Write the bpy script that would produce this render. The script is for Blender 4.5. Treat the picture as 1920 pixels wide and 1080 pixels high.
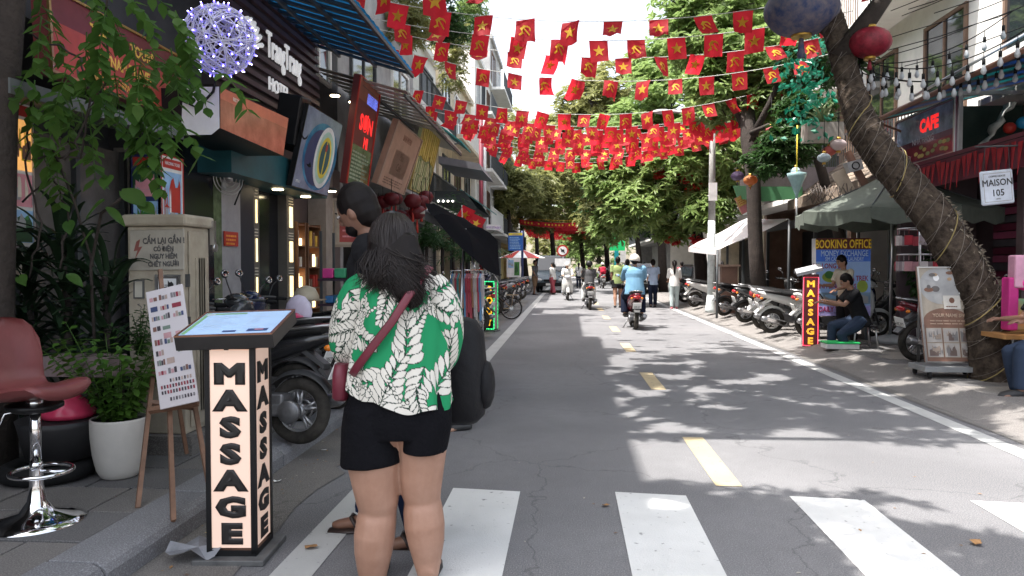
import bpy, math, random
from mathutils import Vector, Matrix, Euler, noise
random.seed(7)
V = Vector; PI = math.pi; R = math.radians
for _o in list(bpy.data.objects): bpy.data.objects.remove(_o)
SC = bpy.context.scene; COL = SC.collection
# ---------------------------------------------------------------- camera, sky, sun, exposure
FPX = 1350.0
cam_d = bpy.data.cameras.new('camera'); cam = bpy.data.objects.new('camera', cam_d); COL.objects.link(cam)
cam_d.lens = FPX/1920*36; cam_d.sensor_width = 36; cam_d.clip_end = 3000; cam_d.clip_start = .05
cam.location = (0, 0, 1.45)
YAW = math.atan(106/FPX); PITCH = math.atan(42/FPX)
cam.rotation_euler = (PI/2-PITCH, 0, YAW)
SC.camera = cam
RM = cam.rotation_euler.to_matrix(); CP = V((0, 0, 1.45))
SC.render.resolution_x = 1024; SC.render.resolution_y = 576
SUN_EL = R(67); SUN_H = V((-.95, -.31)).normalized()       # horizontal direction towards the sun
SUNV = V((SUN_H.x*math.cos(SUN_EL), SUN_H.y*math.cos(SUN_EL), math.sin(SUN_EL)))
w = bpy.data.worlds.new("World"); SC.world = w; w.use_nodes = True
nt = w.node_tree; sky = nt.nodes.new('ShaderNodeTexSky'); sky.sky_type = 'NISHITA'; sky.sun_disc = False
sky.sun_elevation = SUN_EL; sky.sun_rotation = math.atan2(SUN_H.x, SUN_H.y)
sky.air_density = 1.2; sky.dust_density = 4.5; sky.ozone_density = 1.0
hs = nt.nodes.new('ShaderNodeHueSaturation'); hs.inputs['Saturation'].default_value = .5; hs.inputs['Value'].default_value = 1.1
nt.links.new(sky.outputs[0], hs.inputs['Color']); nt.links.new(hs.outputs[0], nt.nodes['Background'].inputs[0]); nt.nodes['Background'].inputs[1].default_value = .15
sun_d = bpy.data.lights.new('sun', 'SUN'); sun_d.energy = 3.7; sun_d.angle = R(.5); sun_d.color = (1, .96, .9)
sun = bpy.data.objects.new('sun', sun_d); COL.objects.link(sun)
sun.rotation_euler = SUNV.to_track_quat('Z', 'Y').to_euler()
SC.view_settings.view_transform = 'Standard'; SC.view_settings.look = 'None'; SC.view_settings.gamma = 1
SC.view_settings.exposure = 1.55
SC.render.engine = 'CYCLES'
SC.cycles.max_bounces = 8; SC.cycles.transparent_max_bounces = 8
# ---------------------------------------------------------------- measuring: where a line of sight meets a plane of the place
def ray(px, py): return RM @ V(((px-960)/FPX, (540-py)/FPX, -1))
def G(px, py, z=0.): d = ray(px, py); return CP + d*((z-1.45)/d.z)
def atY(px, py, Y): d = ray(px, py); return CP + d*(Y/d.y)
def atX(px, py, X): d = ray(px, py); return CP + d*(X/d.x)
A = atY
# ---------------------------------------------------------------- materials
MATS = {}
def mk(name, col, rough=.6, metal=0., var=.12, vs=6., bump=0., bs=60., emit=0., trans=0., spec=.5, alpha=1., col2=None, coat=0., gl=0.):
    if name in MATS: return MATS[name]
    m = bpy.data.materials.new(name); m.use_nodes = True; n = m.node_tree; b = n.nodes['Principled BSDF']; L = n.links.new
    c = (*col, 1)
    b.inputs['Roughness'].default_value = rough; b.inputs['Metallic'].default_value = metal
    b.inputs['Specular IOR Level'].default_value = spec; b.inputs['Base Color'].default_value = c
    if coat: b.inputs['Coat Weight'].default_value = coat
    if gl: b.inputs['Transmission Weight'].default_value = gl
    if var or bump or col2:
        tc = n.nodes.new('ShaderNodeTexCoord')
    if var or col2:
        no = n.nodes.new('ShaderNodeTexNoise'); no.inputs['Scale'].default_value = vs; no.inputs['Detail'].default_value = 6
        no.inputs['Roughness'].default_value = .65
        L(tc.outputs['Object'], no.inputs['Vector'])
        mr = n.nodes.new('ShaderNodeMapRange'); mr.inputs[1].default_value = .3; mr.inputs[2].default_value = .7
        L(no.outputs[0], mr.inputs[0])
        mx = n.nodes.new('ShaderNodeMix'); mx.data_type = 'RGBA'; L(mr.outputs[0], mx.inputs[0])
        mx.inputs[6].default_value = tuple(max(0, x*(1-var)) for x in col)+(1,)
        mx.inputs[7].default_value = (*col2, 1) if col2 else tuple(min(1, x*(1+var)) for x in col)+(1,)
        L(mx.outputs[2], b.inputs['Base Color'])
        if emit: L(mx.outputs[2], b.inputs['Emission Color'])
    if emit:
        b.inputs['Emission Strength'].default_value = emit
        if not var: b.inputs['Emission Color'].default_value = c
    if bump:
        n2 = n.nodes.new('ShaderNodeTexNoise'); n2.inputs['Scale'].default_value = bs; n2.inputs['Detail'].default_value = 5
        L(tc.outputs['Object'], n2.inputs['Vector'])
        bp = n.nodes.new('ShaderNodeBump'); bp.inputs['Strength'].default_value = bump; bp.inputs['Distance'].default_value = .02
        L(n2.outputs[0], bp.inputs['Height']); L(bp.outputs[0], b.inputs['Normal'])
    if trans:
        out = n.nodes['Material Output']; tr = n.nodes.new('ShaderNodeBsdfTranslucent'); ms = n.nodes.new('ShaderNodeMixShader')
        ms.inputs[0].default_value = trans; tr.inputs[0].default_value = c
        if var or col2: L(mx.outputs[2], tr.inputs[0])
        L(b.outputs[0], ms.inputs[1]); L(tr.outputs[0], ms.inputs[2]); L(ms.outputs[0], out.inputs[0])
    if alpha < 1: b.inputs['Alpha'].default_value = alpha
    MATS[name] = m; return m
BLK = mk('black plastic', (.008, .008, .009), .4, var=.3, spec=.3)
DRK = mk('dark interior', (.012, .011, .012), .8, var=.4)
WHT = mk('white paint', (.72, .72, .7), .5, var=.08)
STEEL = mk('steel', (.55, .55, .56), .3, 1, var=.1)
CHROME = mk('chrome', (.8, .8, .82), .08, 1, var=.03)
RUB = mk('rubber', (.012, .012, .013), .75, var=.3, vs=20, spec=.2)
GLASS = mk('dark glass', (.02, .025, .03), .05, var=0, spec=.8)
# ---------------------------------------------------------------- mesh builder
BASE = {}
class MB:
    def __init__(s): s.v = []; s.f = []; s.mi = []; s.sm = []; s.M = Matrix(); s.m = 0; s.smooth = False
    def vx(s, p): s.v.append(s.M @ V(p)); return len(s.v)-1
    def fc(s, ids, smooth=None):
        s.f.append(tuple(ids)); s.mi.append(s.m); s.sm.append(s.smooth if smooth is None else smooth)
    def poly(s, pts): s.fc([s.vx(p) for p in pts])
    def box(s, c, d, rz=0, rot=None):
        q = rot if rot is not None else Matrix.Rotation(rz, 3, 'Z')
        c = V(c); h = V(d)/2; i = [s.vx(c + q @ V((sx*h.x, sy*h.y, sz*h.z))) for sz in (-1, 1) for sx, sy in ((-1, -1), (1, -1), (1, 1), (-1, 1))]
        for f in ((3, 2, 1, 0), (4, 5, 6, 7), (0, 1, 5, 4), (1, 2, 6, 5), (2, 3, 7, 6), (3, 0, 4, 7)): s.fc([i[k] for k in f], False)
    def b2(s, a, b): a = V(a); b = V(b); s.box((a+b)/2, [abs(x) for x in (b-a)])
    def slab(s, pts, t):      # polygon extruded along vector t
        t = V(t); a = [s.vx(V(p)) for p in pts]; b = [s.vx(V(p)+t) for p in pts]; n = len(pts)
        s.fc(a[::-1], False); s.fc(b, False)
        for k in range(n): s.fc((a[k], a[(k+1) % n], b[(k+1) % n], b[k]), False)
    def ring(s, c, u, w, n, ru, rw, e=1.):
        out = []
        for k in range(n):
            a = 2*PI*k/n; x = math.cos(a); y = math.sin(a)
            if e != 1: x = math.copysign(abs(x)**e, x); y = math.copysign(abs(y)**e, y)
            out.append(s.vx(c + u*(x*ru) + w*(y*rw)))
        return out
    def loft(s, rings, caps=True, smooth=True):
        n = len(rings[0])
        for a, b in zip(rings, rings[1:]):
            for k in range(n): s.fc((a[k], a[(k+1) % n], b[(k+1) % n], b[k]), smooth)
        if caps: s.fc(rings[0][::-1], False); s.fc(rings[-1], False)
    def tube(s, pts, r, n=8, caps=True, flat=1., up=None, smooth=True):
        pts = [V(p) for p in pts]; m = len(pts)
        rr = r if isinstance(r, (list, tuple)) else [r]*m
        rings = []; pu = None
        for k, p in enumerate(pts):
            t = (pts[min(k+1, m-1)]-pts[max(k-1, 0)]).normalized()
            if pu is None:
                a = V(up) if up else (V((0, 0, 1)) if abs(t.z) < .9 else V((1, 0, 0)))
                u = t.cross(a).normalized()
            else:
                u = (pu - t*pu.dot(t)).normalized()
            pu = u; w_ = t.cross(u)
            rings.append(s.ring(p, u, w_, n, rr[k], rr[k]*flat))
        s.loft(rings, caps, smooth)
    def lathe(s, prof, c=(0, 0, 0), n=20, axis=(0, 0, 1), smooth=True, caps=True, sx=1., sy=1.):
        q = V((0, 0, 1)).rotation_difference(V(axis).normalized()).to_matrix(); c = V(c); rings = []
        for r, z in prof:
            rings.append([s.vx(c + q @ V((r*sx*math.cos(2*PI*k/n), r*sy*math.sin(2*PI*k/n), z))) for k in range(n)])
        s.loft(rings, caps, smooth)
    def ball(s, c, r, n=12, q=None):
        r = V(r) if not isinstance(r, (int, float)) else V((r, r, r)); c = V(c); q = q or Matrix.Identity(3)
        m = max(4, n//2); rings = []
        for j in range(1, m):
            a = PI*j/m
            rings.append([s.vx(c + q @ V((r.x*math.sin(a)*math.cos(2*PI*k/n), r.y*math.sin(a)*math.sin(2*PI*k/n), -r.z*math.cos(a)))) for k in range(n)])
        s.loft(rings, False)
        b = s.vx(c + q @ V((0, 0, -r.z))); t = s.vx(c + q @ V((0, 0, r.z)))
        for k in range(n): s.fc((b, rings[0][(k+1) % n], rings[0][k]), True); s.fc((t, rings[-1][k], rings[-1][(k+1) % n]), True)
    def cap(s, a, b, ra, rb, n=10):     # tapered capsule
        a = V(a); b = V(b); t = (b-a).normalized()
        P = [a-t*ra, a-t*ra*.75, a-t*ra*.35, a, b, b+t*rb*.35, b+t*rb*.75, b+t*rb]
        s.tube(P, [ra*.05, ra*.66, ra*.937, ra, rb, rb*.937, rb*.66, rb*.05], n)
    def torus(s, c, Rr, r, axis=(0, 0, 1), n=28, k=8, flat=1.):
        q = V((0, 0, 1)).rotation_difference(V(axis).normalized()).to_matrix(); c = V(c); rings = []
        for j in range(n):
            a = 2*PI*j/n; d = V((math.cos(a), math.sin(a), 0))
            rings.append([s.vx(c + q @ (d*(Rr + r*math.cos(2*PI*i/k)) + V((0, 0, r*flat*math.sin(2*PI*i/k))))) for i in range(k)])
        rings.append(rings[0]); s.loft(rings, False)
    def build(s, name, mats, parent=None, bev=0., remesh=0., smooth_it=0, seg=2):
        off = BASE.get(parent.name, V((0, 0, 0))) if parent else V((0, 0, 0))
        me = bpy.data.meshes.new(name)
        me.from_pydata([tuple(p-off) for p in s.v], [], s.f)
        mats = mats if isinstance(mats, (list, tuple)) else [mats]
        for m in mats: me.materials.append(m)
        me.polygons.foreach_set('material_index', [min(i, len(mats)-1) for i in s.mi])
        me.polygons.foreach_set('use_smooth', s.sm); me.update()
        o = bpy.data.objects.new(name, me); COL.objects.link(o)
        if parent: o.parent = parent; BASE[o.name] = off
        if bev:
            b = o.modifiers.new('bevel', 'BEVEL'); b.width = bev; b.segments = seg; b.limit_method = 'ANGLE'; b.angle_limit = R(40)
            if seg > 1: b.harden_normals = False
        if remesh:
            r = o.modifiers.new('remesh', 'REMESH'); r.mode = 'VOXEL'; r.voxel_size = remesh; r.use_smooth_shade = True
        if smooth_it:
            k = o.modifiers.new('smooth', 'SMOOTH'); k.iterations = smooth_it; k.factor = .5
        return o
def tag(o, label=None, cat=None, group=None, kind=None):
    if label: o['label'] = label
    if cat: o['category'] = cat
    if group: o['group'] = group
    if kind: o['kind'] = kind
    return o
def thing(name, label, cat, loc=(0, 0, 0), rz=0, group=None, local=False, rot=None):
    o = bpy.data.objects.new(name, None); COL.objects.link(o); o.location = loc; o.rotation_euler = rot or (0, 0, rz)
    o.empty_display_size = .1
    BASE[o.name] = V((0, 0, 0)) if local else V(loc)
    return tag(o, label, cat, group)
ORDN = ['first', 'second', 'third', 'fourth', 'fifth', 'sixth', 'seventh', 'eighth', 'ninth', 'tenth', 'eleventh', 'twelfth', 'thirteenth', 'fourteenth', 'fifteenth', 'sixteenth', 'seventeenth', 'eighteenth', 'nineteenth', 'twentieth']
def structure(o): o['kind'] = 'structure'; return o
def copy_tree(o, parent=None):
    c = o.copy(); COL.objects.link(c)
    if parent: c.parent = parent
    for ch in [x for x in bpy.data.objects if x.parent == o]: copy_tree(ch, c)
    return c
def qb(a, b, t):   # one-call box mesh between corners
    m = MB(); m.b2(a, b); return m
def text(name, s, size, mat, loc, rot, parent=None, ext=.003, bold=.0, align='CENTER', sx=1., spacing=1., shear=0., line=1.):
    cu = bpy.data.curves.new(name, 'FONT'); cu.body = s; cu.size = size; cu.extrude = ext; cu.align_x = align; cu.align_y = 'CENTER'; cu.bevel_depth = bold*1.6; cu.bevel_resolution = 0
    cu.space_character = spacing; cu.resolution_u = 2; cu.shear = shear; cu.space_line = line
    t = bpy.data.objects.new(name, cu)
    me = bpy.data.meshes.new_from_object(t); bpy.data.objects.remove(t)
    off = BASE.get(parent.name, V((0, 0, 0))) if parent else V((0, 0, 0))
    for v in me.vertices:
        v.co.x *= sx
        if bold: v.co.z *= .2
    me.materials.clear(); me.materials.append(mat)
    o = bpy.data.objects.new(name, me); COL.objects.link(o)
    o.location = V(loc)-off; o.rotation_euler = rot if isinstance(rot, Euler) else Euler(rot)
    if parent: o.parent = parent; BASE[o.name] = V((0, 0, 0))
    return o
def frame_rot(xdir, ydir):     # rotation whose x, y axes are the given ones (text reads along x, up y)
    x = V(xdir).normalized(); z = x.cross(V(ydir)).normalized(); y = z.cross(x)
    return Matrix((x, y, z)).transposed().to_euler()
# ================================================================ SETTING
def road_mat(name, base, dark, white=None, wear=.5, crack=True):
    m = bpy.data.materials.new(name); m.use_nodes = True; n = m.node_tree; b = n.nodes['Principled BSDF']; L = n.links.new
    tc = n.nodes.new('ShaderNodeTexCoord'); b.inputs['Roughness'].default_value = .85; b.inputs['Specular IOR Level'].default_value = .3
    def noi(s, d=5, dist=0.):
        x = n.nodes.new('ShaderNodeTexNoise'); x.inputs['Scale'].default_value = s; x.inputs['Detail'].default_value = d; x.inputs['Distortion'].default_value = dist
        L(tc.outputs['Object'], x.inputs['Vector']); return x
    def mr(src, a, c, lo=0., hi=1.):
        x = n.nodes.new('ShaderNodeMapRange'); x.inputs[1].default_value = a; x.inputs[2].default_value = c; x.inputs[3].default_value = lo; x.inputs[4].default_value = hi
        L(src, x.inputs[0]); return x.outputs[0]
    def mix(f, A, B):
        x = n.nodes.new('ShaderNodeMix'); x.data_type = 'RGBA'; L(f, x.inputs[0])
        for q, i in ((A, 6), (B, 7)):
            if isinstance(q, tuple): x.inputs[i].default_value = (*q, 1)
            else: L(q, x.inputs[i])
        return x.outputs[2]
    big = noi(.6, 4, .3); fine = noi(140, 2); mid = noi(9, 6)
    c = mix(mr(big.outputs[0], .35, .65), base, dark)
    c = mix(mr(mid.outputs[0], .35, .75, 0, .35), c, tuple(x*.6 for x in base))
    c = mix(mr(fine.outputs[0], .45, .8, 0, .8), c, tuple(min(1, x*1.9) for x in base))
    vo = n.nodes.new('ShaderNodeTexVoronoi'); vo.inputs['Scale'].default_value = 160; L(tc.outputs['Object'], vo.inputs['Vector'])
    c = mix(mr(vo.outputs['Distance'], 0, .25, .5, 0), c, tuple(x*.35 for x in base))
    if crack:
        v2 = n.nodes.new('ShaderNodeTexVoronoi'); v2.feature = 'DISTANCE_TO_EDGE'; v2.inputs['Scale'].default_value = .55
        dn = noi(3, 6); ad = n.nodes.new('ShaderNodeVectorMath'); ad.operation = 'MULTIPLY_ADD'
        L(dn.outputs[1], ad.inputs[0]); ad.inputs[1].default_value = (.5, .5, .5); L(tc.outputs['Object'], ad.inputs[2]); L(ad.outputs[0], v2.inputs['Vector'])
        c = mix(mr(v2.outputs['Distance'], 0, .006, .45, 0), c, tuple(x*.3 for x in base))
    if white:
        wn = noi(22, 8); c = mix(mr(wn.outputs[0], wear-.04, wear+.06), tuple(white), c)
        wl = noi(2.5, 4); c = mix(mr(wl.outputs[0], .35, .75, 0, .35), c, tuple(x*.55 for x in white))
    L(c, b.inputs['Base Color'])
    bp = n.nodes.new('ShaderNodeBump'); bp.inputs['Strength'].default_value = .5; bp.inputs['Distance'].default_value = .006
    L(fine.outputs[0], bp.inputs['Height']); L(bp.outputs[0], b.inputs['Normal'])
    return m
ASPH = road_mat('asphalt', (.172, .170, .176), (.118, .117, .123))
MWHITE = road_mat('worn white marking', (.15, .15, .15), (.12, .12, .12), (.66, .66, .65), .69, False)
MEDGE = road_mat('old edge paint', (.15, .15, .15), (.12, .12, .12), (.46, .46, .45), .70, False)
MYEL = road_mat('worn yellow marking', (.15, .15, .15), (.12, .12, .12), (.47, .38, .24), .66, False)
CONC = road_mat('stained concrete', (.17, .16, .15), (.10, .095, .09), crack=True)
TILE = road_mat('paving stone', (.18, .168, .16), (.115, .108, .105), crack=False)
TILE2 = road_mat('paler paving stone', (.22, .205, .19), (.15, .14, .135), crack=False)
TILE3 = road_mat('darker paving stone', (.14, .135, .135), (.09, .088, .09), crack=False)
KERB = road_mat('kerb stone', (.2, .2, .21), (.13, .13, .14), crack=False)
DIRT = road_mat('dark joint', (.04, .038, .036), (.03, .03, .028), crack=False)
def sheet(name, pts, z, m, kind=True):
    q = MB(); q.poly([(x, y, z) for x, y in pts]); o = q.build(name, m)
    return structure(o) if kind else o
sheet('ground', [(-900, -400), (900, -400), (900, 1600), (-900, 1600)], -.03, mk('earth', (.16, .14, .12), .9))
road = sheet('road', [(-2.05, -6), (4.05, -6), (4.05, 200), (-2.05, 200)], 0, ASPH)
# gutter beside the left kerb with an uneven edge
rng = random.Random(3); pts = [(-2.04, 0)]; y = 0
while y < 30: pts.append((-1.62+rng.uniform(-.07, .09), y)); y += rng.uniform(.12, .4)
pts.append((-2.04, 30)); sheet('gutter', pts, .006, CONC)
pts = [(4.06, 0)]; y = 0
while y < 40: pts.append((3.66+rng.uniform(-.03, .03), y)); y += rng.uniform(.2, .6)
pts.append((4.06, 40)); sheet('gutter', pts[::-1], .006, CONC)
# markings
q = MB()
for k, x in enumerate((-2.80+1.05, -.745, .30, 1.385, 2.47, 3.52)):
    if k in (0, 5): continue
    q = MB(); q.poly([(x, 2.0, .004), (x+.44, 2.0, .004), (x+.44, 4.56, .004), (x, 4.60, .004)])
    structure(q.build('zebra_stripe', MWHITE, road))
for x, wd in ((-1.39, .2), (3.40, .17)):
    q = MB(); q.poly([(x, 0, .004), (x+wd, 0, .004), (x+wd, 90, .004), (x, 90, .004)])
    q.build('edge_line', MEDGE, road)
y = 4.78
while y < 60:
    q = MB(); q.poly([(.97, y, .004), (1.14, y, .004), (1.13, y+1.35, .004), (.96, y+1.35, .004)]); q.build('centre_dash', MYEL, road); y += 3.7
# crack seams running across the zebra
# pavements: bed + separate stones + kerb stones
pv = structure(sheet('pavement', [(-9, -6), (-2.3, -6), (-2.3, 120), (-9, 120)], .098, DIRT))
base = MB(); base.b2((-9, -6, -.02), (-2.25, 120, .09)); base.build('bed', CONC, pv)
pr = structure(sheet('pavement', [(4.3, -6), (14, -6), (14, 120), (4.3, 120)], .098, DIRT))
base = MB(); base.b2((4.25, -6, -.02), (14, 120, .09)); base.build('bed', CONC, pr)
def stones(par, x0, x1, y0, y1, w_, l_, name='paving_stone', mats=(TILE,)):
    me = {}
    nx = int(round((x1-x0)/w_)); y = y0; row = 0
    while y < y1:
        for i in range(-1, nx):
            off = (row % 2)*w_*.5
            a = max(x0, x0+i*w_+off); b = min(x1, x0+(i+1)*w_+off)
            if b-a < .05: continue
            key = (round(b-a, 2), rng.randint(0, 2))
            if key not in me:
                m = MB(); m.b2((-(b-a)/2+.009, -l_/2+.009, -.035), ((b-a)/2-.009, l_/2-.009, 0)); o = m.build(name, mats[key[1] % len(mats)], par, bev=.004, seg=1); me[key] = o
                c = o
            else:
                c = me[key].copy(); COL.objects.link(c)
            c.location = ((a+b)/2, y+l_/2, .121+rng.uniform(-.004, .004)); c.rotation_euler = (R(rng.uniform(-.5, .5)), R(rng.uniform(-.5, .5)), 0)
        y += l_; row += 1
stones(pv, -4.7, -2.32, 2.4, 9.6, .6, .42, mats=(TILE, TILE, TILE3))
stones(pr, 4.32, 7.0, 5.6, 13.2, .45, .45, mats=(TILE, TILE2, TILE3))
q = MB(); yy = 9.62
while yy < 60: q.b2((-6, yy, .09), (-2.32, yy+.6, .12)); yy += .61
q.build('paving_band', TILE, pv)
q = MB(); yy = 13.24
while yy < 60: q.b2((4.32, yy, .09), (9, yy+.6, .12)); yy += .61
q.build('paving_band', TILE, pr)
q = MB(); q.b2((7.01, -6, .09), (14, 13.2, .12)); q.b2((4.32, -6, .09), (7.0, 5.59, .12)); q.build('paving_band', TILE, pr)
q = MB(); q.b2((-6, -6, .09), (-2.32, 2.39, .12)); q.b2((-9, -6, .09), (-4.71, 9.6, .12)); q.build('paving_band', TILE, pv)
def kerb(x0, x1, y0, y1, par, L=1.0, side=1):
    y = y0; first = None
    while y < y1:
        if first is None:
            m = MB(); pr_ = [(x0, -.02), (x1, -.02), (x1, .085), (x1-side*.02 if side > 0 else x1, .115), (x1-side*.06, .135), (x0, .135)] if side > 0 else [(x0, -.02), (x0, .004), (x0+.06, .012), (x1-.12, .095), (x1-.04, .125), (x1, .127), (x1, -.02)]
            a = [V((px_, -L/2+.005, pz)) for px_, pz in pr_]; m.slab(a, (0, L-.01, 0)); first = m.build('kerb_stone', KERB if side > 0 else TILE, par, bev=.006, seg=2); c = first
        else: c = first.copy(); COL.objects.link(c)
        c.location = (rng.uniform(-.006, .006), y+L/2, rng.uniform(-.004, .002)); y += L
kerb(-2.32, -2.04, 1.0, 40, pv); kerb(3.74, 4.31, 3, 50, pr, side=-1)
# ---------------------------------------------------------------- board helper: a flat panel with printed fields
class Board:
    def __init__(s, BL, BR, TL, t=.04):
        s.O = V(BL); s.X = V(BR)-s.O; s.Y = V(TL)-s.O; s.N = s.X.cross(s.Y).normalized(); s.t = t; s.q = MB(); s.mats = []
    def P(s, u, v, l=0.): return s.O + s.X*u + s.Y*v + s.N*l
    def mi(s, m):
        if m not in s.mats: s.mats.append(m)
        return s.mats.index(m)
    def body(s, m): s.q.m = s.mi(m); s.q.slab([s.P(0, 0), s.P(1, 0), s.P(1, 1), s.P(0, 1)], -s.N*s.t)
    def r(s, u0, v0, u1, v1, m, l=.002): s.q.m = s.mi(m); s.q.poly([s.P(u0, v0, l), s.P(u1, v0, l), s.P(u1, v1, l), s.P(u0, v1, l)])
    def el(s, u, v, ru, rv, m, l=.003, n=28): s.q.m = s.mi(m); s.q.poly([s.P(u+ru*math.cos(2*PI*k/n), v+rv*math.sin(2*PI*k/n), l) for k in range(n)])
    def bar(s, u0, v0, u1, v1, m, l=.02): s.q.m = s.mi(m); s.q.slab([s.P(u0, v0), s.P(u1, v0), s.P(u1, v1), s.P(u0, v1)], s.N*l)
    def frame(s, wu, wv, m, l=.015):
        s.bar(0, 0, 1, wv, m, l); s.bar(0, 1-wv, 1, 1, m, l); s.bar(0, wv, wu, 1-wv, m, l); s.bar(1-wu, wv, 1, 1-wv, m, l)
    def build(s, name, par=None, bev=0): return s.q.build(name, s.mats, par, bev=bev, seg=1)
    def txt(s, st, u, v, h, m, par, l=.004, bold=0., sx=1., align='CENTER', name='lettering', spacing=1., ext=.001, shear=0.):
        return text(name, st, h*s.Y.length, m, s.P(u, v, l), frame_rot(s.X, s.Y), par, ext, bold, align, sx, spacing, shear)
def photo(B, u0, v0, u1, v1, cols, seed=0, n=6, l=.004):
    r_ = random.Random(seed); B.r(u0, v0, u1, v1, cols[0], l)
    for k in range(n):
        a, c = sorted((r_.uniform(u0, u1), r_.uniform(u0, u1))); d = v0+(v1-v0)*r_.uniform(0, .5); e = v0+(v1-v0)*r_.uniform(.3, .8)
        m = cols[r_.randint(1, len(cols)-1)]
        pts = [(a, d)]; 
        for j in range(6): pts.append((a+(c-a)*j/5, min(v1, max(d+.001, e+(v1-v0)*r_.uniform(-.25, .2)))))
        pts.append((c, d)); B.q.m = B.mi(m); B.q.poly([B.P(x, y_, l+.0012+k*.0004) for x, y_ in pts][::-1])
C = lambda nm, r, g, b, **k: mk(nm, (r, g, b), k.pop('rough', .5), **{'var': .2, 'vs': 4, **k})
RED = C('sign red', .45, .03, .02); GOLD = C('gold letters', .8, .5, .08); CREAM = C('cream print', .72, .66, .55)
BLUE = C('print blue', .03, .14, .5); SKYB = C('print sky', .3, .5, .75); GRN = C('print green', .06, .22, .05); DGRN = C('print dark green', .02, .08, .03)
PINK = C('print pink', .7, .3, .35); BRN = C('print brown', .18, .09, .06); ORG = C('print orange', .8, .3, .05); YEL = C('print yellow', .8, .62, .06)
GREY = C('print grey', .35, .35, .36); INK = C('print black', .02, .02, .022); NAVY = C('print navy', .02, .03, .12); PAPER = C('print white', .78, .78, .78); TEAL = C('teal paint', .015, .09, .11)
PUR = C('print mauve', .25, .2, .4)
# ---------------------------------------------------------------- buildings
def wallmat(nm, c, st=.25): return mk(nm, c, .85, var=st, vs=2.2, bump=.15, bs=25)
W1 = wallmat('white render', (.68, .67, .64), .1); W2 = wallmat('cream render', (.55, .48, .36)); W3 = wallmat('grey render', (.33, .33, .33)); W4 = wallmat('yellow render', (.55, .42, .2))
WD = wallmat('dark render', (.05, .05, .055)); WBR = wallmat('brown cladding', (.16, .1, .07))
IRON = mk('painted iron', (.05, .055, .06), .5)
def building(label, side, X, Y0, Y1, H, wm, floors, bays, gf=3.0, balc=True, seed=0, depth=9., roof=.25, group=None, win=True):
    """side -1: stands left of the street, its face at x = X looking to +x; +1: right of it"""
    r_ = random.Random(seed); t = thing('building', label, 'building', (X, (Y0+Y1)/2, 0), group=group)
    q = MB(); s = side; Xb = X+s*depth
    q.b2((X, Y0, gf), (Xb, Y1, H)); q.b2((X+s*1.5, Y0, 0), (Xb, Y1, gf-.002)); q.b2((X, Y0, 0), (X+s*1.498, Y0+.25, gf-.002)); q.b2((X, Y1-.25, 0), (X+s*1.498, Y1, gf-.002))
    q.build('wall', wm, t)
    q = MB(); q.b2((X-s*.15, Y0-.01, H+.002), (Xb, Y1+.01, H+roof)); q.build('parapet', wm, t)
    if not win: return t
    fh = (H-gf)/floors; bw = (Y1-Y0)/bays
    for f in range(floors):
        z0 = gf+f*fh; style = r_.random()
        for b in range(bays):
            y0 = Y0+b*bw+bw*.22; y1 = Y0+(b+1)*bw-bw*.22; za = z0+(fh*.3 if not balc else .12); zb = z0+fh*.82
            fr = MB(); e = .07
            for a_, b_ in (((X-s*.06, y0, za), (X-s*.002, y0+e, zb)), ((X-s*.06, y1-e, za), (X-s*.002, y1, zb)), ((X-s*.055, y0+e, zb-e), (X-s*.002, y1-e, zb)), ((X-s*.055, y0+e, za), (X-s*.002, y1-e, za+e)), ((X-s*.05, (y0+y1)/2-.03, za+e), (X-s*.002, (y0+y1)/2+.03, zb-e))): fr.b2(a_, b_)
            o = fr.build('window', [WHT, WBR, IRON][r_.randint(0, 2)], t)
            g = MB(); g.b2((X-s*.02, y0+e, za+e), (X-s*.004, (y0+y1)/2-.03, zb-e)); g.build('pane', GLASS, o)
            g = MB(); g.b2((X-s*.02, (y0+y1)/2+.03, za+e), (X-s*.004, y1-e, zb-e)); g.build('pane', GLASS, o)
        if balc:
            sl = MB(); sl.b2((X-s*.85, Y0+.2, z0-.06), (X-s*.003, Y1-.2, z0+.1)); so = sl.build('balcony', W1 if style < .5 else wm, t)
            ra = MB(); n_ = int((Y1-Y0-.4)/.14)
            ra.b2((X-s*.83, Y0+.2, z0+1.0), (X-s*.79, Y1-.2, z0+1.05))
            for k in range(n_+1):
                yy_ = Y0+.22+(Y1-Y0-.46)*k/n_; ra.b2((X-s*.82, yy_, z0+.1), (X-s*.80, yy_+.02, z0+1.0))
            ra.build('railing', IRON if style < .7 else WHT, so)
            if r_.random() < .6:
                ac = MB(); yc = Y0+bw*r_.uniform(.5, bays-.8); ac.b2((X-s*.4, yc, z0+.15), (X-s*.1, yc+.8, z0+.7)); ac.torus((X-s*.405, yc+.4, z0+.42), .2, .015, (1, 0, 0), 16, 5); ac.build('air_conditioner', WHT, t)
    return t
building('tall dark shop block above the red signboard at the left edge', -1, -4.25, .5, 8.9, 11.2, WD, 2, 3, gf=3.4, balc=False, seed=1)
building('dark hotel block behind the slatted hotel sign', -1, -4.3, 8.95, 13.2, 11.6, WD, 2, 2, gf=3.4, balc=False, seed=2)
building('shophouse behind the leaning beige menu sign', -1, -4.3, 13.25, 19.8, 10.8, W3, 2, 2, gf=3.4, seed=3, balc=False)
building('white shophouse with balconies above the green awning', -1, -5.0, 19.9, 27, 8.8, W1, 2, 2, gf=3.3, seed=4)
building('cream shophouse with balconies past the green awning', -1, -4.9, 27.1, 36, 9.4, W2, 2, 3, gf=3.3, seed=5)
building('tall white block with iron balconies further down the left side', -1, -4.7, 36.1, 43, 12, W1, 3, 3, gf=3.4, seed=6)
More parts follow.
